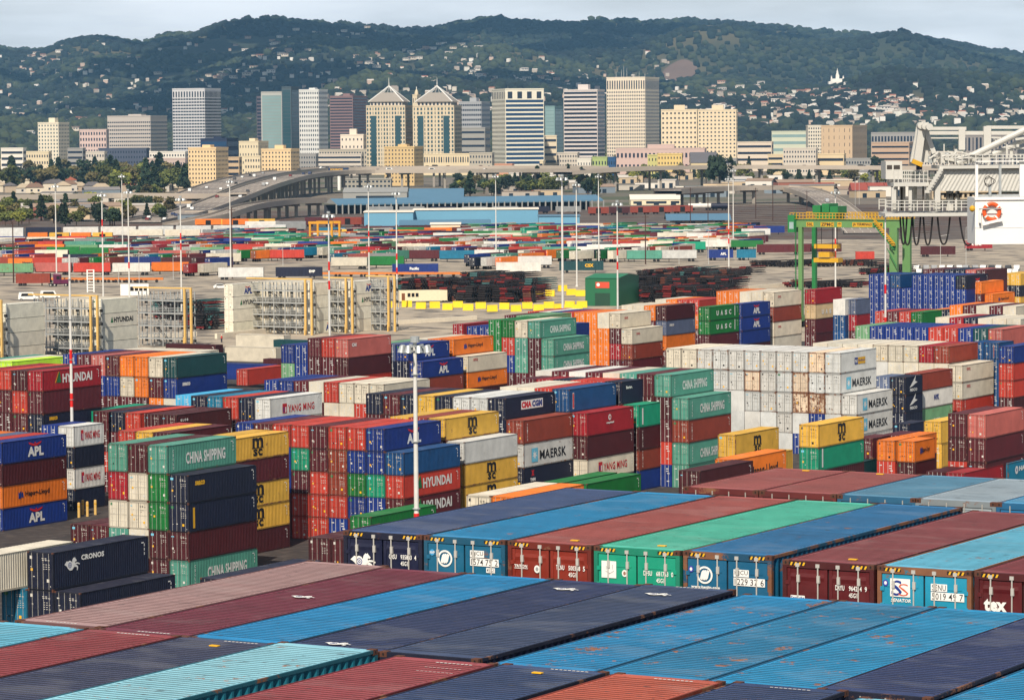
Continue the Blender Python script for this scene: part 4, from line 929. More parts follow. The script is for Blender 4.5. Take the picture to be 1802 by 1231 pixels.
# ---------------------------------------------------------------- green rubber tyred gantry
GG = flat('gantry green', (98, 140, 84), .5, var=.12); GD = flat('gantry deep green', (36, 120, 64), .5); GY = flat('gantry yellow', (206, 158, 34), .5)
D0 = 790.0; g0 = Vector(((1411-901)/6000*D0, D0, 0)); SP = 23.4; WB = 7.4; HT = 25.6
t = thing('gantry_crane', 'green rubber tyred gantry crane with yellow railings behind the container wall', 'gantry crane', g0, RZ)
for x in (0, SP):
    for y in (0, WB):
        mb = MB(); mb.box(x-.46 if x == 0 else x-.95, x+.46 if x == 0 else x+.95, y-.5, y+.5, 1.4, HT-2.4, GG if (y == 0 or x) else GD); mb.build('leg', t)
        mb = MB()
        for q in (-1, 1): mb.bar((x-.3, y+q*1.1, .8), (x+.3, y+q*1.1, .8), 1.6, BLACK, n=14)
        mb.build('wheel', t)
for x in (0, SP): mb = MB(); mb.box(x-.7, x+.7, -2, WB+2, 1.5, 2.6, GG); mb.build('sill_beam', t)
for y in (0, WB):
    mb = MB(); mb.box(-2.4, SP+1.6, y-.45, y+.45, HT-2.4, HT-.6, GG); mb.build('main_beam', t)
    mb = MB()
    for i in range(34): x = -2.4+i*(SP+4)/33; mb.bar((x, y-.8 if y == 0 else y+.8, HT-.5), (x, y-.8 if y == 0 else y+.8, HT+.9), .12, GY)
    for z in (0, .7, 1.3): mb.bar((-2.4, y-.8 if y == 0 else y+.8, HT-.4+z), (SP+1.6, y-.8 if y == 0 else y+.8, HT-.4+z), .12, GY)
    mb.build('railing', t)
mb = MB()
for x0_, x1_, tx in ((1.6, 3.4, '50L'), (5.2, 8.6, 'ZPMC'), (9.4, 10.5, '*'), (13.2, 18.2, 'JA TERMINALS'), (19.4, 20.8, '14')):
    mb.quad([(x0_, -.46, HT-2.25), (x1_, -.46, HT-2.25), (x1_, -.46, HT-1.2), (x0_, -.46, HT-1.2)], GY); put_text(mb, tx, (x0_+.15, -.475, HT-2.1), X1, Z1, x1_-x0_-.3, .75, BLACK, .03)
mb.build('name_plate', t)
mb = MB(); 
for x0_, x1_, z0_, z1_ in ((2.4, 4.4, .8, 2.8), (4.8, 6.6, 1.2, 3.2), (6.8, 8.8, .9, 2.6), (3.0, 8.2, -.3, .9)): mb.box(x0_, x1_, 1.2, WB-1.2, HT+z0_-.2, HT+z1_-.2, GD)
mb.build('trolley', t)
mb = MB(); mb.box(3.6, 6.4, 1.8, 5.2, HT-9.4, HT-8.2, GY); mb.box(2.2, 8.4, 2.2, 4.8, HT-10.6, HT-9.6, GY); mb.box(2.2, 8.0, 2.4, 4.6, HT-7.4, HT-6.4, GY)
mb.build('spreader', t)
mb = MB()
for x in (3, 7):
    for y in (2.2, 4.8): mb.bar((x, y, HT-8.2), (x, y, HT), .1, BLACK)
mb.build('hoist_rope', t)
mb = MB()   # stairs on the right leg, ladder on the left
for q in range(12): f = q/11; mb.box(SP-4.6+f*4.6, SP-3.8+f*4.6, -1.6, -.8, HT-1.2-f*5.2, HT-1.0-f*5.2, GY)
for y in (-1.6, -.8): mb.bar((SP-4.6, y, HT-.2), (SP+.6, y, HT-6.0), .14, GY); mb.bar((SP-4.6, y, HT-1.4), (SP+.6, y, HT-7.2), .2, GD)
for q in range(5): z = HT-7-q*4.2; mb.bar((SP-1.2, -1.3, z), (SP+1.2, -1.3, z-4.2) if q % 2 == 0 else (SP-1.2, -1.3, z-4.2), .14, GD)
mb.build('stair', t)
mb = MB()
for y in (-.9, -.5): mb.bar((-1.0, y, 2), (-1.0, y, HT+1), .1, GD)
for q in range(60): mb.bar((-1.0, -.9, 2+q*.45), (-1.0, -.5, 2+q*.45), .07, GD)
for q in range(16): z = 3+q*1.6; mb.bar((-1.0, -.9, z), (-1.5, -.7, z), .08, GD); mb.bar((-1.0, -.5, z), (-1.5, -.7, z), .08, GD)
mb.build('ladder', t)
mb = MB(); mb.box(-2.9, -1.2, -1, 1.2, HT-3.6, HT+.4, GD); mb.box(-2.5, -1.4, -1.05, -.95, HT-2.8, HT-1.2, GLS); mb.build('cabin', t)

# ---------------------------------------------------------------- ship-to-shore crane parts at the right
CW = flat('crane white', (196, 194, 187), .5, var=.08, scale=.8); CD = flat('crane dark', (60, 54, 50), .8)
YC = 310.0; KC = .83
def c3(px, py, dy=0.0): p = atY(px, py, YC); return Vector((p.x, p.y+dy, p.z))
cb = c3(1700, 375); t = thing('ship_to_shore_crane', 'white ship to shore crane with corrugated girder, walkways and hanging cables', 'container crane', (cb.x, cb.y, 0))
def CB(mb, x0, y0, x1, y1, w, m=None, dy=0, dy2=None, n=4, h=None):
    a = c3(x0, y0, dy); b = c3(x1, y1, dy if dy2 is None else dy2); a -= Vector((cb.x, cb.y, 0)); b -= Vector((cb.x, cb.y, 0)); mb.bar(a, b, w*KC, m or CW, n=n, h=h)
def CQ(mb, x0, x1, y0, y1, dy0, dy1, m):
    a = c3(x0, y1); b = c3(x1, y0); mb.box(a.x-cb.x, b.x-cb.x, dy0, dy1, a.z, b.z, m)
mb = MB(); CQ(mb, 1557, 2100, 371, 381, -.4, 5.4, CW); mb.build('lower_walkway', t)
mb = MB()
for dy in (-.3, 5.3):
    for yy in (353, 358, 364): CB(mb, 1557, yy, 1714 if dy < 0 else 1990, yy, .09, dy=dy)
    for i in range(15): x = 1558+i*11.1; CB(mb, x, 352, x, 371, .1, dy=dy)
mb.build('railing', t)
for i, (x, y0_, y1_, w) in enumerate(((1573, 330, 371, .5), (1580, 322, 371, .35), (1594, 322, 371, .6), (1602, 322, 371, .35), (1608, 322, 371, .35), (1617, 326, 371, .3), (1650, 326, 371, .6), (1675, 330, 371, .7), (1693, 340, 371, .4))):
    mb = MB(); CB(mb, x, y0_, x, y1_, w, dy=.2+(i % 3)*1.2); mb.build('post', t)
mb = MB(); CQ(mb, 1572, 1634, 321, 328, -.3, 5, CW); mb.build('upper_walkway', t)
mb = MB()
for dy in (-.2, 4.8):
    for yy in (301, 308, 315): CB(mb, 1572, yy, 1632, yy, .08, dy=dy)
    for i in range(9): x = 1573+i*7.4; CB(mb, x, 300, x, 321, .09, dy=dy)
mb.build('railing', t)
mb = MB(); CQ(mb, 1563, 1592, 284, 316, 2, 6, CW); CQ(mb, 1565, 1574, 291, 298, 1.95, 2.1, CD); CQ(mb, 1577, 1588, 291, 298, 1.95, 2.1, CD); mb.build('cabin', t)
mb = MB(); CB(mb, 1616, 286, 1625, 222, .8, dy=1); CB(mb, 1612, 286, 1624, 220, .5, dy=3); CB(mb, 1629, 224, 1646, 270, .5, dy=1); CB(mb, 1627, 232, 1637, 272, .4, dy=2); CB(mb, 1634, 222, 1634, 286, .7, dy=2); CB(mb, 1618, 226, 1638, 222, .9, dy=1.4); mb.build('mast_frame', t)
mb = MB()
for c in (1622, 1628, 1634): a = c3(c, 221+(c-1622)*.2, 1.0)-Vector((cb.x, cb.y+(c-1622)*.11, 0)); mb.bar(a-Vector((0, .5, 0)), a+Vector((0, .5, 0)), .62, CW, n=14)
mb.build('sheave', t)
for (x0, y0_, x1, y1_, w) in ((1632, 226, 1708, 226, .35), (1632, 234, 2080, 234, .4), (1634, 243, 1694, 243, .15), (1744, 224, 2080, 224, .35), (1700, 226, 1700, 264, .7), (1634, 224, 1634, 285, .6), (1745, 222, 1745, 270, .8)):
    mb = MB(); CB(mb, x0, y0_, x1, y1_, w, dy=3); mb.build('frame_bar', t)
mb = MB(); CB(mb, 1684, 287, 1910, 177, .72, dy=0, n=12); mb.build('tension_pipe', t)
mb = MB(); CB(mb, 1748, 277, 1960, 178, .62, dy=4, n=12); mb.build('tension_pipe', t)
mb = MB(); CQ(mb, 1652, 2100, 288, 297, -.5, 5.5, CW); mb.build('girder_walkway', t)
mb = MB()
for dy in (-.4, 5.4):
    for yy in (272, 278): CB(mb, 1655, yy, 2090, yy, .1, dy=dy)
    for i in range(36): x = 1656+i*12; CB(mb, x, 271, x, 289, .11, dy=dy)
mb.build('railing', t)
r9 = random.Random(3)
for i in range(11):
    x = 1638+i*9.5+r9.uniform(-2, 2); w = r9.uniform(5, 11); h = r9.uniform(8, 20); mb = MB(); CQ(mb, x, x+w, 287-h, 287, 1+r9.uniform(0, 1), 3.5, CW if i % 3 else LAMPM); CB(mb, x, 287-h*.6, x+w*1.4, 270+r9.uniform(-6, 6), .25, dy=.5, n=8); mb.build('machinery', t)
mb = MB(); a, b, c, d = c3(1632, 336), c3(2060, 336), c3(2060, 298), c3(1656, 298); o_ = Vector((cb.x, cb.y, 0)); n = 60; P = []
for i in range(n*4+1):
    f = i/(n*4); dp = (0, 0, .045, .045)[i % 4]; lo = a.lerp(b, f)-o_; hi = d.lerp(c, f)-o_; P.append((lo+Vector((0, dp, 0)), hi+Vector((0, dp, 0))))
for i in range(n*4): mb.quad([P[i][0], P[i+1][0], P[i+1][1], P[i][1]], CW)
mb.box(a.x-o_.x+1.6, b.x-o_.x, .3, 5, a.z, d.z, CW); mb.build('girder', t)
mb = MB(); CB(mb, 1632, 337, 1656, 299, .5, dy=-.3); 
for i in range(9): f = i/8; CB(mb, 1626+f*24, 337-f*38, 1634+f*24, 337-f*38, .3, dy=-.5)
mb.build('stair', t)
mb = MB(); CQ(mb, 1652, 2060, 338, 342, .5, 4.8, CD)
for i in range(17): x = 1655+i*9; CQ(mb, x, x+3, 342, 348, .5, 1.2, CD)
mb.build('rail_track', t)
mb = MB(); CB(mb, 1604, 283, 1621, 290, .6, GY, dy=-.6, h=.4); mb.build('floodlight_arm', t)
mb = MB(); CQ(mb, 1613, 1622, 288, 299, -.4, .4, flat('tarpaulin blue', (22, 36, 74), .7)); mb.build('cover', t)
CABL = flat('cable black', (24, 20, 22), .6)
for i, (x0, x1, yb) in enumerate(((1585, 1597, 430), (1590, 1606, 431), (1607, 1621, 431), (1626, 1642, 431), (1651, 1673, 430), (1690, 1720, 432))):
    mb = MB(); pr_ = None
    for q in range(17):
        f = q/16; x = x0+(x1-x0)*f; yv = 382+(yb-382)*(1-abs(2*f-1)**2.6); P_ = c3(x, yv, .5)-o_
        if pr_ is not None: mb.bar(pr_, P_, .16, CABL, n=6)
        pr_ = P_
    mb.build('festoon_cable', t)
mb = MB()      # legs of the crane, right of the frame
for x in (1990,):
    for dy in (0, 16): p = c3(x, 300, dy)-o_; mb.box(p.x-1, p.x+1, dy-1, dy+1, 0, p.z, CW)
mb.build('leg', t)

for i in range(34):   # conduits, brackets and ladders on the crane
    mb = MB(); x = r9.uniform(1640, 1800); y = r9.uniform(240, 286); 
    if i % 2: CB(mb, x, y, x, y+r9.uniform(8, 26), r9.choice((.12, .2, .3)), dy=r9.uniform(1, 5))
    else: CB(mb, x, y, x+r9.uniform(10, 40), y+r9.uniform(-3, 8), r9.choice((.12, .18, .25)), dy=r9.uniform(1, 5))
    mb.build('brace', t)
for i in range(16):
    x = r9.uniform(1573, 1712); mb = MB(); CB(mb, x, r9.uniform(325, 345), x, 371, r9.choice((.14, .2, .34)), CW if i % 3 else CD, dy=r9.uniform(.5, 4.5)); mb.build('post', t)

# white platform of the ship's superstructure with a life ring
YB = 127.0
def b3(px, py): return atY(px, py, YB)
WB_ = flat('bulwark white', (236, 234, 230), .45, var=.03)
p0 = b3(1716, 430); t = thing('bridge_wing', 'white steel bridge wing with a glazed frame at the right edge', 'bridge wing', (p0.x, p0.y, p0.z))
def bq(mb, x0, x1, y0, y1, d0, d1, m): a = b3(x0, y1); b = b3(x1, y0); mb.box(a.x-p0.x, b.x-p0.x, d0, d1, a.z-p0.z, b.z-p0.z, m)
mb = MB(); bq(mb, 1716, 1990, 346, 430, 0, 2.2, WB_); bq(mb, 1715, 1990, 345, 352, -.06, 0, WB_); bq(mb, 1716, 1990, 399, 401, -.012, 0, LAMPM); mb.build('bulwark', t)
for x0, x1, y0_, y1_ in ((1717, 1722, 284, 346), (1759, 1763, 284, 346), (1795, 1806, 284, 346)):
    mb = MB(); bq(mb, x0, x1, y0_, y1_, .1, .25, WB_ if x0 != 1759 else LAMPM); mb.build('frame_post', t)
mb = MB(); bq(mb, 1717, 1990, 281, 285, 0, .3, WB_); mb.build('frame_beam', t)
mb = MB(); bq(mb, 1722, 1795, 342, 346, .05, .2, LAMPM); mb.build('sill', t)
mb = MB(); bq(mb, 1740, 1744, 326, 345, -.1, .1, LAMPM); mb.build('bracket', t)
for k in range(3):
    mb = MB(); pr_ = None; c = b3(1738+k*1.5, 319)-p0
    for q in range(19): a = 2*math.pi*q/18; P_ = c+Vector((.16*math.cos(a)*(1-.15*k), -.12, .22*math.sin(a)+(.08 if k == 1 else 0))); 
    for q in range(18):
        a, b = 2*math.pi*q/18, 2*math.pi*(q+1)/18; mb.bar(c+Vector((.13*math.cos(a)*(1+.3*k), -.12, .2*math.sin(a)*(1-.2*k))), c+Vector((.13*math.cos(b)*(1+.3*k), -.12, .2*math.sin(b)*(1-.2*k))), .022, CABL, n=5)
    mb.build('coiled_cable', t)
mb = MB(); c = b3(1711, 367)-p0; mb.ell(c, (.11, .11, .12), GY); mb.bar(c-Vector((0, 0, .2)), c+Vector((0, 0, .2)), .06, LAMPM, n=8); mb.build('signal_light', t)
mb = MB(); bq(mb, 1722, 1762, 366, 368, -.22, -.19, LAMPM); bq(mb, 1722, 1725, 366, 392, -.2, 0, WB_); a = b3(1728, 394)-p0; b = b3(1763, 386)-p0; mb.bar(a+Vector((0, -.15, 0)), b+Vector((0, -.15, 0)), .07, WB_, h=.1); mb.build('ring_holder', t)
c = b3(1744.5, 372); t = thing('life_ring', 'orange life ring with white bands held on the white bulwark', 'life ring', (c.x, c.y-.12, c.z)); ORG = flat('ring orange', (226, 88, 34), .5, var=.1)
for part, m, sel in (('ring', ORG, 0), ('white_band', WHITE, 1)):
    mb = MB(); n, k = 32, 10; ro, rr = .285, .075
    def tp(i, j, e): a = 2*math.pi*i/n; b = 2*math.pi*j/k; R_ = ro+(rr+e)*math.cos(b); return (R_*math.cos(a), (rr*.7+e)*math.sin(b), R_*math.sin(a))
    if sel == 0:
        for i in range(n):
            for j in range(k): mb.quad([tp(i, j, 0), tp(i+1, j, 0), tp(i+1, j+1, 0), tp(i, j+1, 0)][::-1], m)
        mb.build(part, t)
    else:
        for q in range(4):
            mb = MB()
            for i in (q*8+3,):
                for j in range(k): mb.quad([tp(i, j, .004), tp(i+1, j, .004), tp(i+1, j+1, .004), tp(i, j+1, .004)][::-1], m)
            mb.build(part, t)

# ---------------------------------------------------------------- green shed
SG = flat('shed green', (28, 100, 66), .6, var=.06); SGR = flat('shed roof', (44, 120, 84), .6)
p = at(1030, 538, 0); s_ = 6000/p.y; a_ = R(-18); t = thing('green_shed', 'dark green shed with dark doorway and small red sign beside the chassis rows', 'shed', (p.x, p.y, 0), a_)
wd, dp, ht = 57/s_/math.cos(a_), 20.0, 7.3
mb = MB(); mb.box(0, wd, 0, dp, 0, ht, SG, skip='b'); mb.build('wall', t)
mb = MB(); mb.quad([(-.2, -.2, ht), (wd+.2, -.2, ht), (wd+.2, dp/2, ht+.8), (-.2, dp/2, ht+.8)], SGR); mb.quad([(-.2, dp/2, ht+.8), (wd+.2, dp/2, ht+.8), (wd+.2, dp+.2, ht), (-.2, dp+.2, ht)], SGR); mb.quad([(wd, 0, ht), (wd, dp, ht), (wd, dp/2, ht+.8)], SG); mb.build('roof', t)
mb = MB(); mb.box(wd*.3, wd*.76, -.03, .2, 0, 3.4, flat('door dark green', (26, 66, 48), .6)); mb.build('door', t)
mb = MB(); mb.box(wd*.32, wd*.74, -.06, 0, 4.7, 6.3, flat('sign red', (206, 74, 48), .6)); put_poly(mb, disc(.45, 14), (wd*.40, -.07, 5.6), X1, Z1, WHITE); mb.build('sign', t)
# office trailer and barriers
p = at(703, 533, 0); t = thing('office_trailer', 'cream office trailer with dark windows behind yellow barriers', 'office trailer', (p.x, p.y, 0), R(9)); CRM = flat('cream wall', (226, 212, 180), .7)
mb = MB(); mb.box(0, 13, 0, 3, .5, 3.3, CRM); mb.build('wall', t)
for x in (2.2, 3.3, 4.4): mb = MB(); mb.box(x, x+.8, -.03, 0, 1.6, 2.6, DARKGAP); mb.build('window', t)
mb = MB(); mb.box(.6, 1.5, -.04, 0, .5, 2.6, flat('door brown', (120, 70, 40), .7)); mb.build('door', t)
BY = flat('barrier yellow', (240, 206, 40), .6, var=.06)
bm_ = None
for i, (x, y) in enumerate(((692, 541), (716, 540), (741, 543), (765, 542), (788, 545), (806, 541), (824, 546), (846, 543), (866, 548), (888, 544), (908, 548), (928, 543), (948, 547), (966, 542), (984, 546), (1003, 541), (1016, 547), (1024, 541), (925, 517), (948, 518), (968, 521), (990, 512), (1005, 519), (1022, 521))):
    p = at(x, y, 0)
    if bm_ is None:
        mb = MB()
        for y0_, y1_, z0_, z1_ in ((-.5, .5, 0, .3), (-.32, .32, .3, .9), (-.2, .2, .9, 1.7)): mb.box(-1.35, 1.35, y0_, y1_, z0_, z1_, BY)
        bm_ = mb.mesh('barrier')
    o = obj('barrier', bm_, None, (p.x, p.y, 0), R(rnd.uniform(-25, 25))); tag(o, 'yellow plastic road barrier, %s from left, %s' % ((NTH+['fourteenth', 'fifteenth', 'sixteenth', 'seventeenth', 'eighteenth'])[i if i < 18 else i-18], 'in the long line on the lane' if i < 18 else 'in the back group before the chassis piles'), 'barrier', 'yellow water filled barriers')
KR = flat('kerb white', (226, 214, 192), .8)
for lb, x0, x1, y_, h_ in (('long white kerb wall below the green shed lane', 696, 838, 571, 1.0), ('low white wall under the middle reefer stack', 380, 466, 596, 1.2), ('low white wall right of the left rack', 210, 345, 600, 1.0), ('white wall behind the dark gantry leg base', 1290, 1390, 512, 1.1)):
    a = at(x0, y_, 0); b = at(x1, y_-9, 0); mb = MB(); mb.bar(a+Vector((0, 0, h_/2)), b+Vector((0, 0, h_/2)), .6, KR, h=h_); o = mb.build('low_wall'); tag(o, lb, 'wall')
# bollards by the near mast and along the blocks
for i, (x, y) in enumerate(((139, 910), (146, 905), (154, 908), (168, 905))):
    p = at(x, y, 0); t = thing('bollard', 'yellow steel bollard, %s of the row by the near left mast' % ('leftmost', 'second', 'third', 'rightmost')[i], 'bollard', (p.x, p.y, 0), 0, 'yellow bollards around the mast foot')
    mb = MB(); mb.bar((0, 0, 0), (0, 0, 1.75), .34, RY, n=12); mb.bar((0, 0, 1.75), (0, 0, 1.82), .34, RY, n=12, w2=.1); mb.build('post', t); mb = MB(); mb.bar((0, 0, 1.25), (0, 0, 1.42), .36, GY, n=12); mb.build('band', t)
# a person in a red vest near the reefer stack
def person(label, p, rz, top, legs):
    t = thing('person', label, 'person', p, rz)
    me = bpy.data.meshes.new('body'); J = [(0, 0, .98), (0, 0, 1.25), (0, 0, 1.46), (0, .01, 1.56), (0, .02, 1.68), (.1, 0, .93), (.11, .03, .5), (.11, -.02, .08), (.11, .12, .04), (-.1, 0, .93), (-.13, -.06, .5), (-.14, -.1, .08), (-.14, .04, .04), (.2, 0, 1.42), (.27, .02, 1.15), (.26, .12, .9), (-.2, 0, 1.42), (-.27, 0, 1.15), (-.27, .1, .9)]
    E_ = [(0, 1), (1, 2), (2, 3), (3, 4), (0, 5), (5, 6), (6, 7), (7, 8), (0, 9), (9, 10), (10, 11), (11, 12), (2, 13), (13, 14), (14, 15), (2, 16), (16, 17), (17, 18)]
    me.from_pydata(J, E_, []); o = obj('body', me, t); sk = o.modifiers.new('s', 'SKIN'); rad = [.15, .16, .14, .06, .10, .09, .06, .045, .04, .09, .06, .045, .04, .07, .045, .035, .07, .045, .035]
    for v, r_ in zip(me.skin_vertices[0].data, rad): v.radius = (r_, r_*.85)
    me.skin_vertices[0].data[0].use_root = True; sb = o.modifiers.new('u', 'SUBSURF'); sb.levels = 1; sb.render_levels = 1; me.materials.append(flat('skin', (190, 140, 112), .6))
    mb = MB(); mb.bar((0, 0, 1.0), (0, 0, 1.48), .46, top, n=12, h=.32); mb.build('vest', t)
    mb = MB(); mb.bar((.1, 0, .95), (.11, .01, .1), .22, legs, n=10, w2=.15); mb.build('trouser_leg', t); mb = MB(); mb.bar((-.1, 0, .95), (-.14, -.09, .1), .22, legs, n=10, w2=.15); mb.build('trouser_leg', t)
    mb = MB(); mb.ell((0, .02, 1.77), (.14, .16, .09), WHITE); mb.build('helmet', t)
p = at(390, 603, 0); person('person in red vest and dark trousers standing below the white reefers', (p.x, p.y, 0), R(30), flat('vest red', (200, 60, 60)), flat('trousers dark', (40, 44, 60)))
# ---------------------------------------------------------------- stacked chassis
def chassis_mesh(L=12.2, kind=0):
    k = ('chas', kind)
    if k in _cm: return _cm[k]
    m = (flat('chassis black', (30, 24, 25), .7, var=.5, scale=3), flat('chassis red', (112, 26, 24), .7, var=.4, scale=3), flat('chassis teal', (58, 96, 96), .7), flat('chassis rust', (92, 50, 36), .8, var=.4))[kind]
    mb = MB()
    for x in (-.42, .42): mb.box(x-.09, x+.09, -L/2, L/2, .0, .26, m)
    for i in range(6): y = -L/2+.1+i*(L-.4)/5; mb.box(-1.2 if i in (0, 5) else -.42, 1.2 if i in (0, 5) else .42, y, y+.2, .02, .2, m)
    for y in (-L/2+1.2, -L/2+2.5):
        for x in (-1.0, 1.0): mb.bar((x-.12, y, -.1), (x+.12, y, -.1), .95, BLACK, n=10); mb.bar((x-.13, y, -.1), (x+.13, y, -.1), .36, flat('hub grey', (96, 84, 78), .7), n=8)
    mb.box(-1.22, 1.22, -L/2-.05, -L/2, -.2, .25, m)
    me = mb.mesh('chassis'); _cm[k] = me; return me
rows = []
def crow(x0, x1, y, n, hh, ang): rows.append((x0, x1, y, n, hh, ang))
crow(704, 800, 513, 8, 6, 33); crow(797, 952, 530, 12, 7, 30); crow(800, 960, 512, 12, 6, 34); crow(830, 935, 497, 8, 5, 30)
crow(1125, 1235, 530, 9, 7, 30); crow(1128, 1300, 512, 14, 7, 32); crow(1135, 1308, 497, 14, 6, 30); crow(1180, 1330, 484, 13, 4, 33)
crow(296, 372, 560, 7, 7, 35); crow(345, 400, 577, 5, 6, 38); crow(1245, 1275, 522, 4, 5, 35); crow(1400, 1530, 505, 10, 3, 45); crow(1340, 1560, 468, 14, 3, 50); crow(1530, 1600, 482, 6, 4, 40)
ROWN = ['first pile row left of the office trailer', 'pile row behind the yellow barriers', 'pile row above the barriers', 'small pile behind the white trailer', 'front pile row right of the green shed', 'middle pile row right of the green shed', 'rear pile row right of the green shed', 'low row toward the green gantry', 'pile row by the left grey rack', 'second pile row by the left rack', 'short pile by the lane', 'row below the gantry beam', 'long low row behind the gantry', 'row under the crane cables']
NT = NTH+['fourteenth', 'fifteenth', 'sixteenth', 'seventeenth']
for ri, (x0, x1, y, n, hh, ang) in enumerate(rows):
    for i in range(n):
        px = x0+(x1-x0)*(i+.5)/n; p = at(px, y+rnd.uniform(-1.5, 1.5), 0); kd = rnd.choice((0, 0, 0, 0, 0, 0, 0, 0, 0, 0, 1, 3, 2) if ri != 8 else (0, 2, 2))
        t = thing('chassis_stack', '%s chassis stack, %s from left, %s' % (('black', 'red', 'teal', 'rusty')[kd], NT[i], ROWN[ri]), 'chassis stack', (p.x, p.y, 0), -R(ang)+R(rnd.uniform(-4, 4)), 'stacked container chassis')
        for k in range(hh-rnd.randrange(2)):
            o = obj('chassis', chassis_mesh(kind=kd if rnd.random() < .75 else rnd.choice((0, 1, 3))), t, (rnd.uniform(-.15, .15), rnd.uniform(-.4, .4), .62+k*.62), R(rnd.uniform(-2, 2)))
# ---------------------------------------------------------------- trailers parked in the far yard
def tbody_mesh(L, H, ribs=True):
    k = ('tb', L, H, ribs)
    if k in _cm: return _cm[k]
    mb = MB(); w = 1.22
    if ribs:
        for sx in (-1, 1): corr(mb, L-.2, .04, .9, lambda s, d, e: (sx*(w+d), s*sx, 0 if e == 0 else H), PAINT)
    mb.box(-w+.05, w-.05, -L/2, L/2, 0, H-.01, PAINT); mb.box(-w, w, -L/2, -L/2+.12, 0, H, PAINT); mb.box(-w, w, L/2-.12, L/2, 0, H, PAINT)
    for x in (-.8, -.3, .3, .8): mb.box(x-.03, x+.03, -L/2-.03, -L/2, .1, H-.1, STEEL)
    for x, z in ((.35, H-.6), (.4, H-1.0), (-.9, H-.6), (.5, .6)): mb.box(x, x+.35, -L/2-.012, -L/2, z, z+.16, WHITE)
    me = mb.mesh('box_body'); _cm[k] = me; return me
def tchassis_mesh(L):
    k = ('tc', L)
    if k in _cm: return _cm[k]
    mb = MB(); m = flat('chassis black', (34, 26, 26), .7)
    mb.box(-.5, .5, -L/2+.1, L/2-.1, .95, 1.2, m)
    for y in (-L/2+1.2, -L/2+2.5):
        for x in (-1.0, 1.0): mb.bar((x-.13, y, .5), (x+.13, y, .5), 1.0, BLACK, n=12)
    for x in (-.8, .8): mb.bar((x, L/2-2.6, 0), (x, L/2-2.6, 1), .16, m)
    me = mb.mesh('chassis'); _cm[k] = me; return me
TC = ['r']*7+['m']*4+['d']*2+['q']*3+['W']*10+['w']*9+['b']*6+['n']*4+['g']*5+['o']*5+['t']*3+['G']*2+['l']*2+['h']*2+['p']*3+['a']*1+['f']*3
def trailer(px, y, c, rz, label, L=12.19, H=2.85):
    p = at(px, y, 0); t = thing('container_trailer', label, 'container trailer', (p.x, p.y, 0), rz, 'container trailers parked in the far yard')
    o = obj('box_body', tbody_mesh(L, H), t, (0, 0, 1.2), color=ccol(c, .2)); obj('chassis', tchassis_mesh(L), t); return t
r5 = random.Random(21)
TR = [(484, 0, 375, .8, 'front', 3.2)]
for q_, (y, rn) in enumerate(((473, 'second'), (466.5, 'third'), (460, 'fourth'), (454, 'fifth'), (448.5, 'sixth'), (443, 'seventh'), (438, 'eighth'), (433.5, 'ninth'), (429, 'tenth'), (425, 'eleventh'), (421, 'twelfth'), (417.5, 'thirteenth'), (414, 'fourteenth'), (411, 'fifteenth'), (408, 'sixteenth'), (405, 'seventeenth'), (402.5, 'eighteenth'))):
    TR.append((y, 0 if y > 404 else 780, 1190 if y > 470 else 1330, .93, rn, 2.6))
nind, far_items = 0, []
for y, x0, x1, dens, rn, gp in TR:
    s = (y-229)/46; x = x0-6; i = 0; mode = r5.random() < .4; run = r5.randint(3, 6)
    while x < x1:
        run -= 1
        if run <= 0: mode = not mode; run = r5.randint(1, 3) if mode else r5.randint(4, 10)
        wpx = (11.8 if mode else 4.4)*s*.98
        if r5.random() < dens and not (y > 462 and (380 < x < 575 or 690 < x < 775 or 945 < x)) and not (y > 440 and x > 1200) and not (y < 415 and 520 < x+wpx/2 < 580) and not (x < 350 and y < 427) and not (x < 770 and y < 411):
            c = r5.choice(TC); rz = R(90+r5.uniform(-8, 2)) if mode else R(r5.choice((-38, -30, -34)))
            i += 1; px_ = x+wpx/2; py_ = y+r5.uniform(-1.2, 1.2)
            if nind < 272:
                nind += 1; q_ = int(px_/1802*6); seg = ('at the far left', 'left of the middle racks', 'left of the blue warehouse', 'before the blue warehouse', 'right of the blue warehouse', 'at the right end')[min(5, q_)]
                trailer(px_, py_, c, rz, '%s %s trailer, %s row, place %d, %s' % (CO[c][1], 'broadside' if mode else 'angled', rn, i, seg))
            else:
                p = at(px_, py_, 1.2); far_items.append(dict(L=L40, H=STD, c=c, rz=rz, base=p))
        x += wpx+gp*(.5 if mode else .2)*s*.5
merged('distant_trailers', far_items, 'remaining small container trailers in the farthest rows of the yard')
print('trailers', nind, 'far', len(far_items))
# separate eye-catching ones
def board(px0, px1, y, c, label, H=2.9, mark=None):
    s = (y-229)/46; L = (px1-px0)/s; p = at((px0+px1)/2, y, 0); t = thing('container_trailer', label, 'container trailer', (p.x, p.y, 0), math.pi/2*-1, 'single long boxes at the road')
    obj('box_body', tbody_mesh(round(L, 1), H), t, (0, 0, .9), color=ccol(c, .02)); obj('chassis', tchassis_mesh(round(L, 1)), t)
    if mark:
        for tx, y0_, z0_, h_, m_ in mark: 
            mb = MB(); put_text(mb, tx, (1.235, L*y0_, z0_+.9), (0, 1, 0), Z1, None, h_, m_, .05); mb.build('lettering', t)
board(384, 465, 492, 'w', 'long white ribbed box behind the middle reefer rack'); board(485, 568, 491, 'n', 'long navy domestic box with white lettering behind the middle rack', mark=[('EMP', .22, 1.2, .8, WHITE)])
board(690, 772, 485, 'b', 'bright blue long box with white and red lettering', mark=[('Pacific', -.12, 1.0, .9, WHITE)]); board(984, 1062, 480, 'k', 'dark teal long box with yellow framed letters', mark=[('CSX', .08, 1.0, 1.1, YEL)])
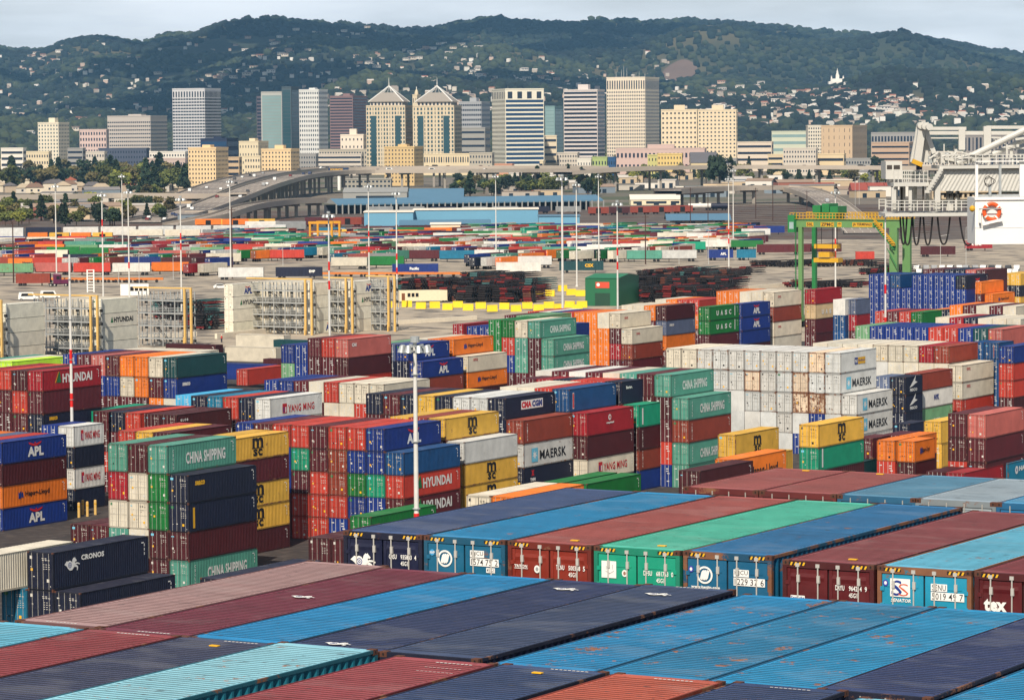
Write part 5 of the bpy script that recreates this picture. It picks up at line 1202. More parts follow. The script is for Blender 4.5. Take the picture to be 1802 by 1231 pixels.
board(873, 952, 482, 'w', 'long white ribbed box left of the dark teal one'); board(14, 80, 474, 'o', 'orange long box with dark lettering at far left', mark=[('Hapag-Lloyd', -.1, .9, 1.0, BLACK)])
board(1326, 1380, 413, 'b', 'solitary blue trailer box right of the far yard'); board(1395, 1480, 447, 'd', 'dark red trailer boxes behind the gantry spreader'); board(1620, 1680, 452, 'd', 'dark red trailer below the crane cables'); board(1698, 1745, 441, 'q', 'crimson trailer with white lettering below the bridge wing', mark=[('K LINE', -.25, 1.1, .9, WHITE)]); board(1505, 1538, 462, 'r', 'brick red trailer between the gantry legs')
board(1245, 1290, 458, 'b', 'blue box with white letters at the end of the chassis rows', mark=[('APL', .0, 1.0, .9, WHITE)]); board(1296, 1330, 458, 'h', 'pale teal box beside the blue lettered one'); board(1332, 1425, 448, 'm', 'maroon boxes in a line left of the gantry leg')
# orange bare trailer frames along the road
OC = flat('chassis orange', (206, 120, 52), .7, var=.2)
for i in range(15):
    px = (110+i*19) if i < 9 else (585+(i-9)*45); y = 497 if i < 9 else 487; p = at(px, y, 0); L = 16 if i >= 9 else 9; mb = MB(); mb.box(-L/2, L/2, -.5, .5, .8, 1.5, OC)
    for x in (-L/2+1, -L/2+2.2, L/2-2): mb.bar((x, -.9, .5), (x, -.6, .5), 1, BLACK, n=10)
    o = mb.build('flat_trailer'); o.location = (p.x, p.y, 0); tag(o, 'empty orange flat trailer, %s from left %s' % (NT[i if i < 9 else i-9], 'on the left road edge' if i < 9 else 'behind the middle racks'), 'flat trailer', 'orange flat trailers')
# ---------------------------------------------------------------- vehicles
CARC = [(220, 220, 218), (60, 62, 66), (150, 152, 154), (110, 28, 30), (36, 52, 90), (236, 236, 232), (24, 26, 28)]
def car_proto(van=False):
    mb = MB(); k = 'van' if van else 'car'; L, W2, H = (5.6, 1.0, 2.2) if van else (4.5, .9, 1.42); b = PAINT
    prof = [(-L/2, .3), (L/2, .3), (L/2, .75), (L/2-.15, .95), (L/2-.9, 1.05), (L/2-1.5, H-.05), (-L/2+.25, H), (-L/2, 1.1)] if van else [(-L/2, .3), (L/2, .3), (L/2, .62), (L/2-.2, .78), (L/2-1.15, .92), (L/2-1.9, H), (-L/2+.95, H), (-L/2+.2, .98), (-L/2, .9)]
    for sy in (-1, 1): mb.quad([(x, sy*W2, z) for x, z in prof][::-sy], b)
    for i in range(len(prof)): a, c = prof[i], prof[(i+1) % len(prof)]; mb.quad([(a[0], -W2, a[1]), (a[0], W2, a[1]), (c[0], W2, c[1]), (c[0], -W2, c[1])][::-1], b)
    body = mb.mesh('body'); mg = MB(); z0, z1 = (1.15, H-.25) if van else (.95, H-.08)
    for sy in (-1, 1): mg.quad([(x, sy*(W2+.01), z) for x, z in ((-L/2+.7, z0), (L/2-1.4, z0), (L/2-1.85, z1), (-L/2+1.0, z1))][::-sy], DARKGAP)
    glass = mg.mesh('window'); mw = MB(); mw.bar((0, -.1, 0), (0, .1, 0), .64, BLACK, n=12); mw.bar((0, -.11, 0), (0, .11, 0), .36, STEEL, n=8)
    return body, glass, mw.mesh('wheel'), L, W2
CP, VP = car_proto(), car_proto(True)
def car(p, rz, c, label, van=False, group='vehicles on the elevated freeway'):
    b, g, w, L, W2 = VP if van else CP; t = thing('van' if van else 'car', label, 'van' if van else 'car', tuple(p), rz, group); obj('body', b, t, color=lin(c)+(1,)); obj('window', g, t)
    for x in (-L/2+.85, L/2-.85):
        for y in (-W2, W2): obj('wheel', w, t, (x, y, .32))
    return t
p = at(50, 528, 0); car(p, R(8), (236, 236, 232), 'white passenger van on the left yard road', True, 'yard vehicles'); p = at(389, 508, 0); car(p, R(5), (232, 232, 228), 'white car parked left of the middle racks', group='yard vehicles')
p = at(88, 525, 0); car(p, R(8), (226, 228, 226), 'white van behind the first van', True, 'yard vehicles')
for i in range(26):   # parked white cars beyond the blue wall
    px = 1615+(i % 13)*14.5+r5.uniform(-2, 2); y = 474+(i//13)*7; p = at(px, y, 0); car(p, R(r5.uniform(-10, 10)+80), r5.choice(CARC[:3]+[(236, 236, 232)]*3), 'parked pale car, %s from left in the %s row beyond the blue wall' % (NT[i % 13], 'rear' if i < 13 else 'front'), group='cars parked beyond the blue wall')
def tractor(px, y, c, label, rz):
    p = at(px, y, 0); t = thing('truck_tractor', label, 'truck', (p.x, p.y, 0), rz); mb = MB(); pc = flat('cab '+label[:6], c, .4)
    mb.box(-3.2, 3.2, -.45, .45, .7, 1.0, BLACK); mb.box(-1.6, .6, -1.2, 1.2, .9, 3.7, pc); mb.box(.6, 3.2, -1.0, 1.0, .9, 2.1, pc); mb.quad([(-1.6, -1.2, 3.7), (.6, -1.2, 3.7), (.4, -1.1, 4.0), (-1.4, -1.1, 4.1)], pc); mb.build('cab', t)
    mb = MB(); mb.box(.58, .64, -1.0, 1.0, 2.3, 3.3, DARKGAP); mb.box(-.6, .4, -1.22, -1.2, 2.2, 3.2, DARKGAP); mb.build('window', t)
    for x in (-2.4, -1.2, 2.2):
        for yy in (-1.0, 1.0): mb = MB(); mb.bar((x, yy-.16, .52), (x, yy+.16, .52), 1.04, BLACK, n=12); mb.bar((x, yy-.17, .52), (x, yy+.17, .52), .5, STEEL, n=8); mb.build('wheel', t)
tractor(104, 504, (90, 18, 60), 'purple truck tractor pulling brick red boxes at far left', 0.0); board(28, 90, 503, 'f', 'brick red box behind the purple tractor'); tractor(608, 420, (220, 170, 40), 'yellow yard truck by the small yellow gantry', 0)
# bus like white booth, white ladder sign, lime blocks
p = at(212, 520, 0); t = thing('site_booth', 'white site booth with a row of dark windows behind the left rack', 'booth', (p.x, p.y, 0), R(6)); mb = MB(); mb.box(0, 8, 0, 3, 0, 3.2, WHITE); mb.build('wall', t)
for i in range(4): mb = MB(); mb.box(2.8+i*1.25, 3.8+i*1.25, -.03, 0, 1.3, 2.5, DARKGAP); mb.build('window', t)
p = at(154, 514, 0); t = thing('ladder_frame', 'white upright ladder like frame on the left road', 'ladder frame', (p.x, p.y, 0)); mb = MB()
for x in (0, 1.9): mb.bar((x, 0, 0), (x, 0, 6.6), .35, WHITE)
for i in range(8): mb.bar((0, 0, .5+i*.85), (1.9, 0, .5+i*.85), .2, WHITE)
mb.build('frame', t)
# small yellow gantry crane in the far yard
p = at(546, 432, 0); t = thing('yard_gantry', 'small golden yellow gantry crane in the far trailer yard', 'gantry crane', (p.x, p.y, 0), R(-20)); YG = flat('gantry gold', (212, 150, 34), .6)
for x in (0, 9.6):
    for y in (0, 8): mb = MB(); mb.box(x-.4, x+.4, y-.3, y+.3, .6, 9.8, YG); mb.build('leg', t)
for y in (0, 8): mb = MB(); mb.box(-.6, 10.2, y-.4, y+.4, 8.8, 9.8, YG); mb.box(0, 9.6, y-.2, y+.2, 5.4, 5.8, YG); mb.build('beam', t)
mb = MB(); mb.box(5.5, 9, 1, 6, 1, 3.4, YG); mb.box(-.8, .8, -.5, 8.5, .3, 1.0, YG); mb.box(8.8, 10.4, -.5, 8.5, .3, 1.0, YG); mb.build('cab', t)

# ---------------------------------------------------------------- railway cars
def railcar(px, y, L, H, c, label, rz=0.0, tank=False, dark=None):
    p = at(px, y, 0); t = thing('rail_car', label, 'rail car', (p.x, p.y, 0), rz, 'railway cars'); cc = ccol(c, .1)
    mb = MB()
    if tank: mb.bar((-L/2+.3, 0, 2.5), (L/2-.3, 0, 2.5), 2.9, PAINT, n=14); mb.box(-.6, .6, -.6, .6, 3.8, 4.4, PAINT)
    else:
        mb.box(-L/2, L/2, -1.5, 1.5, 1.1, H, PAINT); mb.quad([(-L/2, -1.5, H), (L/2, -1.5, H), (L/2, 0, H+.3), (-L/2, 0, H+.3)], PAINT); mb.quad([(-L/2, 0, H+.3), (L/2, 0, H+.3), (L/2, 1.5, H), (-L/2, 1.5, H)], PAINT)
        for i in range(int(L/1.2)): x = -L/2+.6+i*1.2; mb.box(x-.06, x+.06, -1.56, -1.5, 1.1, H, PAINT)
    mb.build('body', t, color=cc)
    if not tank: mb = MB(); mb.box(-1.3, 1.3, -1.6, -1.56, 1.2, H-.3, DARKGAP if dark else PAINT); mb.build('door', t, color=cc)
    for x in (-L/2+2.4, L/2-2.4): mb = MB(); mb.box(x-1.5, x+1.5, -1.1, 1.1, .5, 1.1, BLACK); mb.bar((x-.9, -1.1, .45), (x-.9, 1.1, .45), .9, BLACK, n=10); mb.bar((x+.9, -1.1, .45), (x+.9, 1.1, .45), .9, BLACK, n=10); mb.build('bogie', t)
i = 0; x = -20
for c, n in (('w', 1), ('n', 1), ('w', 2), ('w', 2), ('w', 2)):
    for k in range(n):
        L = 15.5; s = 4.0; railcar(x+L*s/2, 420-(x*.012), L, 4.6, c, '%s refrigerated rail car, %s from left on the near track' % (CO[c][1], NT[i])); x += (L+1)*s; i += 1
x = 50; i = 0
for c in 'oyoy': L = 8.5; railcar(x+L*2, 424, L, 3.4, c, 'mustard and orange low rail car, %s from left at the left edge' % NT[i], dark=i % 2); x += 38; i += 1
x = 226
for i in range(3): railcar(x+30, 419, 15.5, 3.6, 'W' if i < 2 else 'a', 'cream long rail car, %s from left beyond the left masts' % NT[i]); x += 66
x = 440
for i, (c, tk) in enumerate((('w', False), ('a', False), ('m', False), ('f', False), ('d', False))): railcar(x+22+i*2, 407-(i > 1)*8, 14 if i else 16, 4.4, c, '%s rail car, %s from left below the freeway bend' % (CO[c][1], NT[i]), dark=(i == 3)); x += 48
x = 415
for i in range(4): railcar(x-140*(i // 2)+i*46, 399, 13, 3.6, 'y' if i % 2 else 'o', 'brown yellow hopper rail car, %s from left on the upper track' % NT[i], dark=True)
x = 620
for i in range(4): railcar(x+i*52+26, 413, 14, 4.0, 'd', 'dark tank car, %s from left below the blue warehouse' % NT[i], tank=True)
x = 1035
for i, c in enumerate('fdfff'): railcar(x+i*37+18, 379-(i*.8), 11.2, 4.2, c, '%s boxcar with dark door, %s from left in the centre rail line' % (CO[c][1], NT[i]), dark=True)
railcar(1232, 370, 14, 4, 'w', 'pale tank car at the right end of the boxcar line', tank=True); railcar(1266, 370, 10, 3.6, 'n', 'black tank car beside the pale tank car', tank=True)

# ---------------------------------------------------------------- warehouses and platform roofs
WB1 = flat('warehouse blue', (104, 158, 186), .6, var=.06, scale=.1); WRF = flat('pale roof', (232, 222, 206), .7, scale=.1); BLR = flat('blue metal roof', (88, 124, 148), .5, var=.08, scale=.1); GRW = flat('grey wall', (150, 150, 146), .7, scale=.1); DKW = flat('dark window', (36, 50, 64), .2, var=.2, scale=.05)
def house(name, label, cat, px0, px1, ytop, ybase, dp, wall, roof, rz=0.0, gable=0.0, doors=0, wins=0, group=None, Y=None, eave=.4, winm=None):
    s = 1
    if Y: p = at(px0, 300, 0); p = Vector((atY(px0, ybase, Y).x, Y, 0)); z1 = atY(px0, ytop, Y).z
    else: p = at(px0, ybase, 0); z1 = atY(px0, ytop, p.y).z
    s = FPX/p.y; w = (px1-px0)/s/math.cos(rz)
    t = thing(name, label, cat, (p.x, p.y, 0), rz, group); h = z1-gable
    mb = MB(); mb.box(0, w, 0, dp, 0, h, wall, skip='b'); mb.build('wall', t)
    mb = MB(); e = eave
    if gable:
        mb.quad([(-e, -e, h), (w+e, -e, h), (w+e, dp/2, h+gable), (-e, dp/2, h+gable)], roof); mb.quad([(-e, dp/2, h+gable), (w+e, dp/2, h+gable), (w+e, dp+e, h), (-e, dp+e, h)], roof)
        mb.quad([(0, 0, h), (0, dp/2, h+gable), (0, dp, h)], wall); mb.quad([(w, 0, h), (w, dp, h), (w, dp/2, h+gable)], wall)
    else: mb.box(-e, w+e, -e, dp+e, h, h+.5, roof)
    mb.build('roof', t)
    for i in range(doors): x = w*(i+.5)/doors; mb = MB(); mb.box(x-1.6, x+1.6, -.06, .1, 0, min(h*.7, 4), DKW); mb.build('door', t)
    for r_ in range(max(1, int(h/3.6)) if wins else 0):
        for i in range(wins):
            x = w*(i+.5)/wins; z = h*.25+r_*3.6
            if z+1.6 < h: mb = MB(); mb.box(x-w/wins*.3, x+w/wins*.3, -.05, .1, z, z+1.5, winm or DKW); mb.build('window', t)
    return t, w, h
house('warehouse', 'sky blue warehouse with white roof, left block', 'warehouse', 641, 727, 374, 401, 26, WB1, WRF, doors=0)
house('warehouse', 'long sky blue warehouse with white roof, right block', 'warehouse', 728, 947, 370, 398, 24, WB1, WRF, wins=0)
house('platform_shelter', 'low blue roofed open shed before the blue warehouse', 'shelter', 703, 862, 388, 408, 20, flat('shade wall', (120, 112, 104), .8), BLR, gable=2.2, doors=6)
house('warehouse', 'cream hut with two doors before the blue warehouse', 'hut', 758, 810, 392, 415, 14, CRM, WRF, gable=.8, doors=2)
house('warehouse', 'blue warehouse extension at the right end', 'warehouse', 948, 1020, 381, 399, 18, WB1, BLR)
house('station_hall', 'grey flat station hall with dark window band', 'station', 604, 716, 331, 352, 40, GRW, GRW, gable=3, wins=1)
house('station_hall', 'blue grey hall roof right of the station hall', 'station', 716, 815, 333, 348, 50, GRW, BLR, gable=6)
# long canopy with columns
t0 = at(592, 377, 0); t1 = at(1062, 369, 0); Ld = (t1-t0).length; rz_ = math.atan2(t1.y-t0.y, t1.x-t0.x)
t = thing('platform_canopy', 'long blue roofed platform canopy on many columns behind the warehouse', 'canopy', (t0.x, t0.y, 0), rz_); zt = atY(600, 352, t0.y).z; dp = 22
mb = MB(); mb.quad([(0, 0, zt-2.2), (Ld, 0, zt-2.2), (Ld, dp/2, zt+.6), (0, dp/2, zt+.6)], BLR); mb.quad([(0, dp/2, zt+.6), (Ld, dp/2, zt+.6), (Ld, dp, zt-2.2), (0, dp, zt-2.2)], BLR); mb.box(0, Ld, -.1, .1, zt-3.0, zt-2.2, BLR); mb.build('roof', t)
mb = MB(); mb.quad([(0, 0, zt-2.2), (0, dp/2, zt+.6), (0, dp, zt-2.2)], GRW); mb.build('gable', t)
for i in range(46):
    for y in (0,): mb = MB(); mb.box(Ld*i/45-.35, Ld*i/45+.35, y-.3, y+.3, 0, zt-2.4, GRW); mb.build('column', t)
mb = MB(); mb.box(0, Ld, dp-1, dp, 0, zt-3, flat('back wall', (52, 56, 66), .8)); mb.build('wall', t)
for i in range(8): railcar(615+i*55, 376, 14, 3.8, 'a' if i % 3 else 'n', 'grey passenger rail car, %s from left under the long canopy' % NT[i])
house('service_building', 'low building with hipped blue roof in the right rail yard', 'service building', 1183, 1276, 377, 394, 22, flat('tan wall', (190, 170, 140), .8), BLR, gable=3.0, doors=4, eave=3)
house('warehouse', 'cream gabled warehouse right of centre behind the rail line', 'warehouse', 1110, 1200, 343, 361, 30, CRM, WRF, gable=3, doors=3, wins=4)
house('warehouse', 'long low beige warehouse at the right', 'warehouse', 1190, 1262, 330, 340, 30, flat('beige wall', (214, 196, 166), .8), WRF, wins=0)
for i, (x0, x1, yt, yb, wl, gb) in enumerate(((1372, 1500, 318, 330, 'flat', 0), (1405, 1470, 322, 336, 'brick', 4), (1500, 1530, 322, 344, 'brick', 5), (1530, 1560, 322, 344, 'brick', 5), (1560, 1575, 322, 344, 'brick', 4), (1640, 1760, 318, 352, 'tan', 0))):
    house('warehouse', 'red brick and tan shed, %s from left below the right viaduct' % NT[i], 'warehouse', x0, x1, yt, yb, 26, flat('brick shed', (150, 72, 58), .8, scale=.2) if wl == 'brick' else flat('tan wall', (190, 170, 140), .8), WRF if wl != 'brick' else flat('brick shed', (150, 72, 58), .8), gable=gb, wins=0 if wl != 'tan' else 4)

# ---------------------------------------------------------------- elevated freeways
DECK = ground_mat('freeway concrete', (158, 146, 134), (132, 122, 114), .02, (112, 104, 98), .01); PIER = flat('pier concrete', (150, 142, 132), .8, var=.2, scale=.1); PARA = flat('parapet', (176, 164, 150), .8, var=.12, scale=.05)
LANE = []
def viaduct(label, pts, width, step=28.0, para=1.1, piers=True, thick=1.8):
    P_ = [at(x, y, z) for x, y, z in pts]; Q = []
    for i in range(len(P_)-1):
        p0_, p1_, p2_, p3_ = P_[max(i-1, 0)], P_[i], P_[i+1], P_[min(i+2, len(P_)-1)]
        for k in range(10):
            t_ = k/10; Q.append(.5*((2*p1_)+(p2_-p0_)*t_+(2*p0_-5*p1_+4*p2_-p3_)*t_*t_+(3*p1_-p0_-3*p2_+p3_)*t_**3))
    Q.append(P_[-1]); b0 = Q[0].copy(); b0.z = 0
    t = thing('viaduct', label, 'viaduct', tuple(b0)); md, mps, ml = MB(), {-1: MB(), 1: MB()}, MB(); E = []
    for i, q in enumerate(Q):
        d = (Q[min(i+1, len(Q)-1)]-Q[max(i-1, 0)]); d.z = 0; d.normalize(); n_ = Vector((d.y, -d.x, 0)); E.append((q-b0, n_, d))
    for i in range(len(E)-1):
        (a, na, _), (b, nb, _) = E[i], E[i+1]; h = width/2; Z = Vector((0, 0, 1))
        md.quad([a-na*h, a+na*h, b+nb*h, b-nb*h], DECK); md.quad([a+na*h-Z*thick, a-na*h-Z*thick, b-nb*h-Z*thick, b+nb*h-Z*thick], PIER)
        for sg in (-1, 1):
            md.quad([a+na*h*sg-Z*thick, a+na*h*sg, b+nb*h*sg, b+nb*h*sg-Z*thick][::sg], PIER)
            mp_ = mps[sg]
            for o0, o1 in ((h, h+.35),): 
                A0_, A1_, B0_, B1_ = a+na*sg*o0, a+na*sg*o1, b+nb*sg*o0, b+nb*sg*o1
                mp_.quad([A1_-Z*thick, A1_+Z*para, B1_+Z*para, B1_-Z*thick], PARA); mp_.quad([A0_, A0_+Z*para, B0_+Z*para, B0_], PARA); mp_.quad([A0_+Z*para, A1_+Z*para, B1_+Z*para, B0_+Z*para], PARA)
        for o_ in [-h+1.2+j*3.6 for j in range(int((width-2)/3.6)+1)]:
            if (i % 2 == 0) or abs(o_) > h-2: ml.quad([a+na*(o_-.12)+Z*.01, a+na*(o_+.12)+Z*.01, b+nb*(o_+.12)+Z*.01, b+nb*(o_-.12)+Z*.01], LINE)
    md.build('deck', t); mps[-1].build('parapet', t); mps[1].build('parapet', t); ml.build('lane_line', t)
    if piers:
        acc = 0
        for i in range(1, len(E)):
            acc += (E[i][0]-E[i-1][0]).length
            if acc > step and E[i][0].z > 5:
                acc = 0; a, n_, _ = E[i]; mb = MB(); hh = a.z-thick
                for sg in (-.55, .55): mb.box(a.x+n_.x*width/2*sg-.9, a.x+n_.x*width/2*sg+.9, a.y+n_.y*width/2*sg-.9, a.y+n_.y*width/2*sg+.9, 0, hh, PIER)
                mb.bar(a-n_*width*.48-Vector((0, 0, thick+.6)), a+n_*width*.48-Vector((0, 0, thick+.6)), 1.6, PIER, h=1.4); mb.build('pier', t)
    LANE.append((Q, E, width, b0)); return t
viaduct('upper freeway deck curving from lower left to the flat stretch behind the billboard', [(170, 388, 0.5), (262, 372, 2), (330, 348, 6), (400, 322, 11), (470, 306, 14), (560, 297, 16), (700, 295, 16), (880, 294, 16), (1060, 294, 15)], 26, 34)
viaduct('lower freeway deck on tall piers curving below the upper deck', [(250, 391, 0.5), (330, 374, 3), (410, 345, 9), (470, 323, 13), (540, 307, 15), (640, 301, 16), (800, 300, 16), (1000, 299, 15)], 20, 30)
viaduct('slender ramp leaving the freeway at its lowest bend', [(300, 396, 0.5), (380, 380, 4), (440, 362, 8), (500, 354, 9), (560, 351, 9)], 10, 26)
viaduct('long straight viaduct running to the right edge', [(990, 303, 15), (1120, 296, 17), (1300, 293, 17), (1500, 294, 16), (1700, 296, 15), (1900, 300, 14)], 22, 44)
viaduct('low left viaduct in front of the houses', [(-80, 348, 9), (100, 345, 9), (220, 343, 9), (350, 344, 9), (420, 342, 10)], 12, 30)
viaduct('short right overpass above the rail yard', [(1175, 336, 10), (1260, 331, 10), (1340, 329, 10), (1395, 331, 9), (1432, 340, 7), (1462, 356, 4), (1495, 384, 1.2), (1520, 410, .4)], 17, 36)
for li, (Q, E, wdt, b0) in enumerate(LANE):
    if li in (2, 4): continue
    cars_ = []
    for k in range((30, 22, 0, 9, 0, 4)[li]):
        i = r5.randrange(3, len(Q)-3); a, n_, d = E[i]; p = a+b0+n_*r5.choice((-.34, -.12, .12, .34))*wdt+Vector((0, 0, .02)); px, py = proj(p)
        if all(abs(px-q[0]) > 4 or abs(py-q[1]) > 2 for q in cars_): cars_.append((px, py, p, d, r5.choice(CARC), r5.random() < .25))
    cars_.sort(key=lambda q: q[0])
    for j, (px, py, p, d, c, van) in enumerate(cars_):
        car(p, math.atan2(d.y, d.x), c, '%s %s, %s vehicle from left on the %s' % (('pale', 'dark grey', 'silver', 'red', 'blue', 'white', 'black')[CARC.index(c)], 'van' if van else 'car', ordw(j+1), ('upper freeway deck', 'lower freeway deck', '', 'right viaduct', '', 'right overpass')[li]), van)
# billboard
p = at(597, 335, 0); t = thing('billboard', 'blue billboard with yellow lettering on a white column before the freeway', 'billboard', (p.x, p.y, 0)); z0_, z1_ = atY(597, 306, p.y).z, atY(597, 295, p.y).z; s_ = FPX/p.y
mb = MB(); mb.bar((0, 0, 0), (0, 0, z0_), 2.6, WHITE, n=12); mb.build('pole', t); mb = MB(); mb.box(-19/s_, 17/s_, -.4, .4, z0_, z1_, flat('billboard navy', (24, 48, 84), .6)); mb.build('panel', t)
mb = MB(); put_text(mb, 'EQUINOX', (-15/s_, -.45, z0_+4.5/s_), X1, Z1, 22/s_, 5/s_, YEL, .04); mb.quad([(8/s_, -.45, z0_+1.5/s_), (15/s_, -.45, z0_+1.5/s_), (15/s_, -.45, z0_+3.5/s_), (8/s_, -.45, z0_+3.5/s_)], WHITE); mb.build('lettering', t)
# ---------------------------------------------------------------- trees
LEAF = {}
def leaf_mat(name, c1, c2, c3):
    m, n, b = _pr(name); N = n.nodes.new; L = n.links.new; g = N('ShaderNodeTexCoord'); oi = N('ShaderNodeObjectInfo')
    a = N('ShaderNodeTexNoise'); a.inputs['Scale'].default_value = .45; a.inputs['Detail'].default_value = 4; L(g.outputs['Object'], a.inputs['Vector'])
    r = N('ShaderNodeValToRGB'); e = r.color_ramp.elements; e[0].position = .35; e[0].color = lin(c1)+(1,); e[1].position = .65; e[1].color = lin(c3)+(1,); m_ = e.new(.5); m_.color = lin(c2)+(1,)
    L(a.outputs['Fac'], r.inputs[0]); hs = N('ShaderNodeHueSaturation'); mr_ = N('ShaderNodeMapRange'); mr_.inputs[3].default_value = .6; mr_.inputs[4].default_value = 1.5; L(oi.outputs['Random'], mr_.inputs[0]); L(mr_.outputs[0], hs.inputs['Value']); L(r.outputs[0], hs.inputs['Color']); L(hs.outputs[0], b.inputs['Base Color'])
    b.inputs['Roughness'].default_value = .9; return m
LV = [leaf_mat('leaves olive', (58, 66, 30), (92, 98, 46), (132, 130, 66)), leaf_mat('leaves dark', (28, 42, 30), (42, 60, 38), (66, 84, 48)), leaf_mat('leaves brown green', (72, 66, 42), (104, 96, 58), (138, 122, 78)), leaf_mat('leaves yellow green', (92, 98, 38), (130, 130, 52), (166, 158, 78))]
BARK = flat('bark', (70, 54, 42), .9)
def crown(seed, kind):
    r = np.random.RandomState(seed); vs, fs = [], []; n = 620 if kind == 'round' else 520; k = 0
    cl = r.normal(size=(13, 3)); cl /= np.linalg.norm(cl, axis=1)[:, None]; cl *= r.uniform(.35, .85, (13, 1)); rad = r.uniform(.28, .5, 13)
    for i in range(n):
        if kind == 'round':
            j = r.randint(13); d = r.normal(size=3); d /= np.linalg.norm(d); p = cl[j]+d*rad[j]*r.uniform(.6, 1.05); p[2] = p[2]*.78; P = np.array([p[0]*.5, p[1]*.5, .62+p[2]*.42])
        else:
            t = r.uniform(0, 1)**.8; a = r.uniform(0, 2*math.pi); w = .22*(1-t)+.02; w *= (1+.35*math.sin(t*26+a*2)); P = np.array([math.cos(a)*w*r.uniform(.6, 1.1), math.sin(a)*w*r.uniform(.6, 1.1), .12+t*.88])
        u = r.normal(size=3); u /= np.linalg.norm(u); v = np.cross(u, r.normal(size=3)); v /= np.linalg.norm(v); sz = r.uniform(.025, .065)
        for a_, b_ in ((-1, -1), (1, -.6), (.8, 1), (-.7, .8)): vs.append(tuple(P+u*sz*a_+v*sz*b_))
        fs.append((k, k+1, k+2, k+3)); k += 4
    return vs, fs
def trunk_mesh():
    mb = MB(); mb.bar((0, 0, 0), (0, 0, .42), .06, BARK, n=8, w2=.04)
    for i in range(5): a = i*1.3; mb.bar((0, 0, .25+i*.04), (.22*math.cos(a), .22*math.sin(a), .55+i*.05), .03, BARK, n=6, w2=.012)
    return mb.mesh('trunk')
TRK = trunk_mesh(); CR = []
for sd, kd in ((1, 'round'), (2, 'round'), (3, 'round'), (4, 'cone'), (5, 'cone')):
    v, f = crown(sd, kd); ms = []
    for m in LV: me = bpy.data.meshes.new('crown'); me.from_pydata(v, [], f); me.materials.append(m); ms.append(me)
    CR.append(ms)
r8 = random.Random(88); tn = [0]
def tree(p, h, wr, sh, lf, label, group):
    t = thing('pine_tree' if sh > 2 else 'tree', label, 'tree', tuple(p), r8.uniform(0, 6.28), group); t.scale = (h*wr, h*wr, h); obj('crown', CR[sh][lf], t); obj('trunk', TRK, t); return t
ZN = [('among the far left houses', 0, 330, 288, 340, 110, (10, 19)), ('below the cream tower blocks at left', 180, 345, 300, 345, 34, (10, 17)), ('beside the low left viaduct', 0, 300, 352, 402, 70, (6, 11)), ('along the freeway bend', 400, 600, 285, 300, 14, (9, 15)), ('before the twin pointed towers', 540, 900, 283, 299, 34, (9, 16)),
      ('between the freeway and the green houses', 930, 1160, 284, 302, 30, (8, 15)), ('behind the long canopy', 800, 1060, 318, 346, 44, (7, 12)), ('in the right middle ground', 1050, 1620, 302, 330, 36, (7, 13)), ('along the left noise wall', 230, 290, 335, 352, 8, (6, 9))]
for zn, x0, x1, y0_, y1_, n, (h0, h1) in ZN:
    for i in range(n):
        px = x0+(x1-x0)*(i+r8.random())/n; py = r8.uniform(y0_+8, y1_); p = at(px, max(py, 292), 0)
        if p.y > 4300: p = atY(px, 300, 4300); p.z = 0
        sh = r8.choice((0, 1, 2, 0, 1, 3)); lf = 1 if sh > 2 else r8.choice((0, 0, 1, 2, 2, 3)); h = r8.uniform(h0, h1)*(1.25 if sh > 2 else 1)*(1.25 if zn != 'beside the low left viaduct' else 1)
        tree(p, h, 1.0 if sh < 3 else 1.1, sh, lf, '%s, %s from left, %s' % (('olive tree', 'dark green tree', 'brownish tree', 'yellow green tree')[lf] if sh < 3 else 'pointed dark conifer', (NT[i] if i < 17 else 'number %d' % (i+1)), zn), 'trees '+zn)
for i, (px, py, h) in enumerate(((1266, 338, 30), (1318, 304, 17), (1415, 305, 22), (1427, 305, 18), (1541, 306, 20), (838, 300, 20), (860, 300, 21))):
    p = at(px, py, 0); tree(p, h, .8, (4 if i in (1, 5, 6) else 0), 1, ('tall slim dark tree between viaducts', 'small dark conifer by the right viaduct', 'large dark tree left of the tan block', 'smaller dark tree beside the large one', 'dark tree at the foot of the tan block', 'left conifer of a pair before the white tower', 'right conifer of a pair before the white tower')[i], 'prominent dark trees')

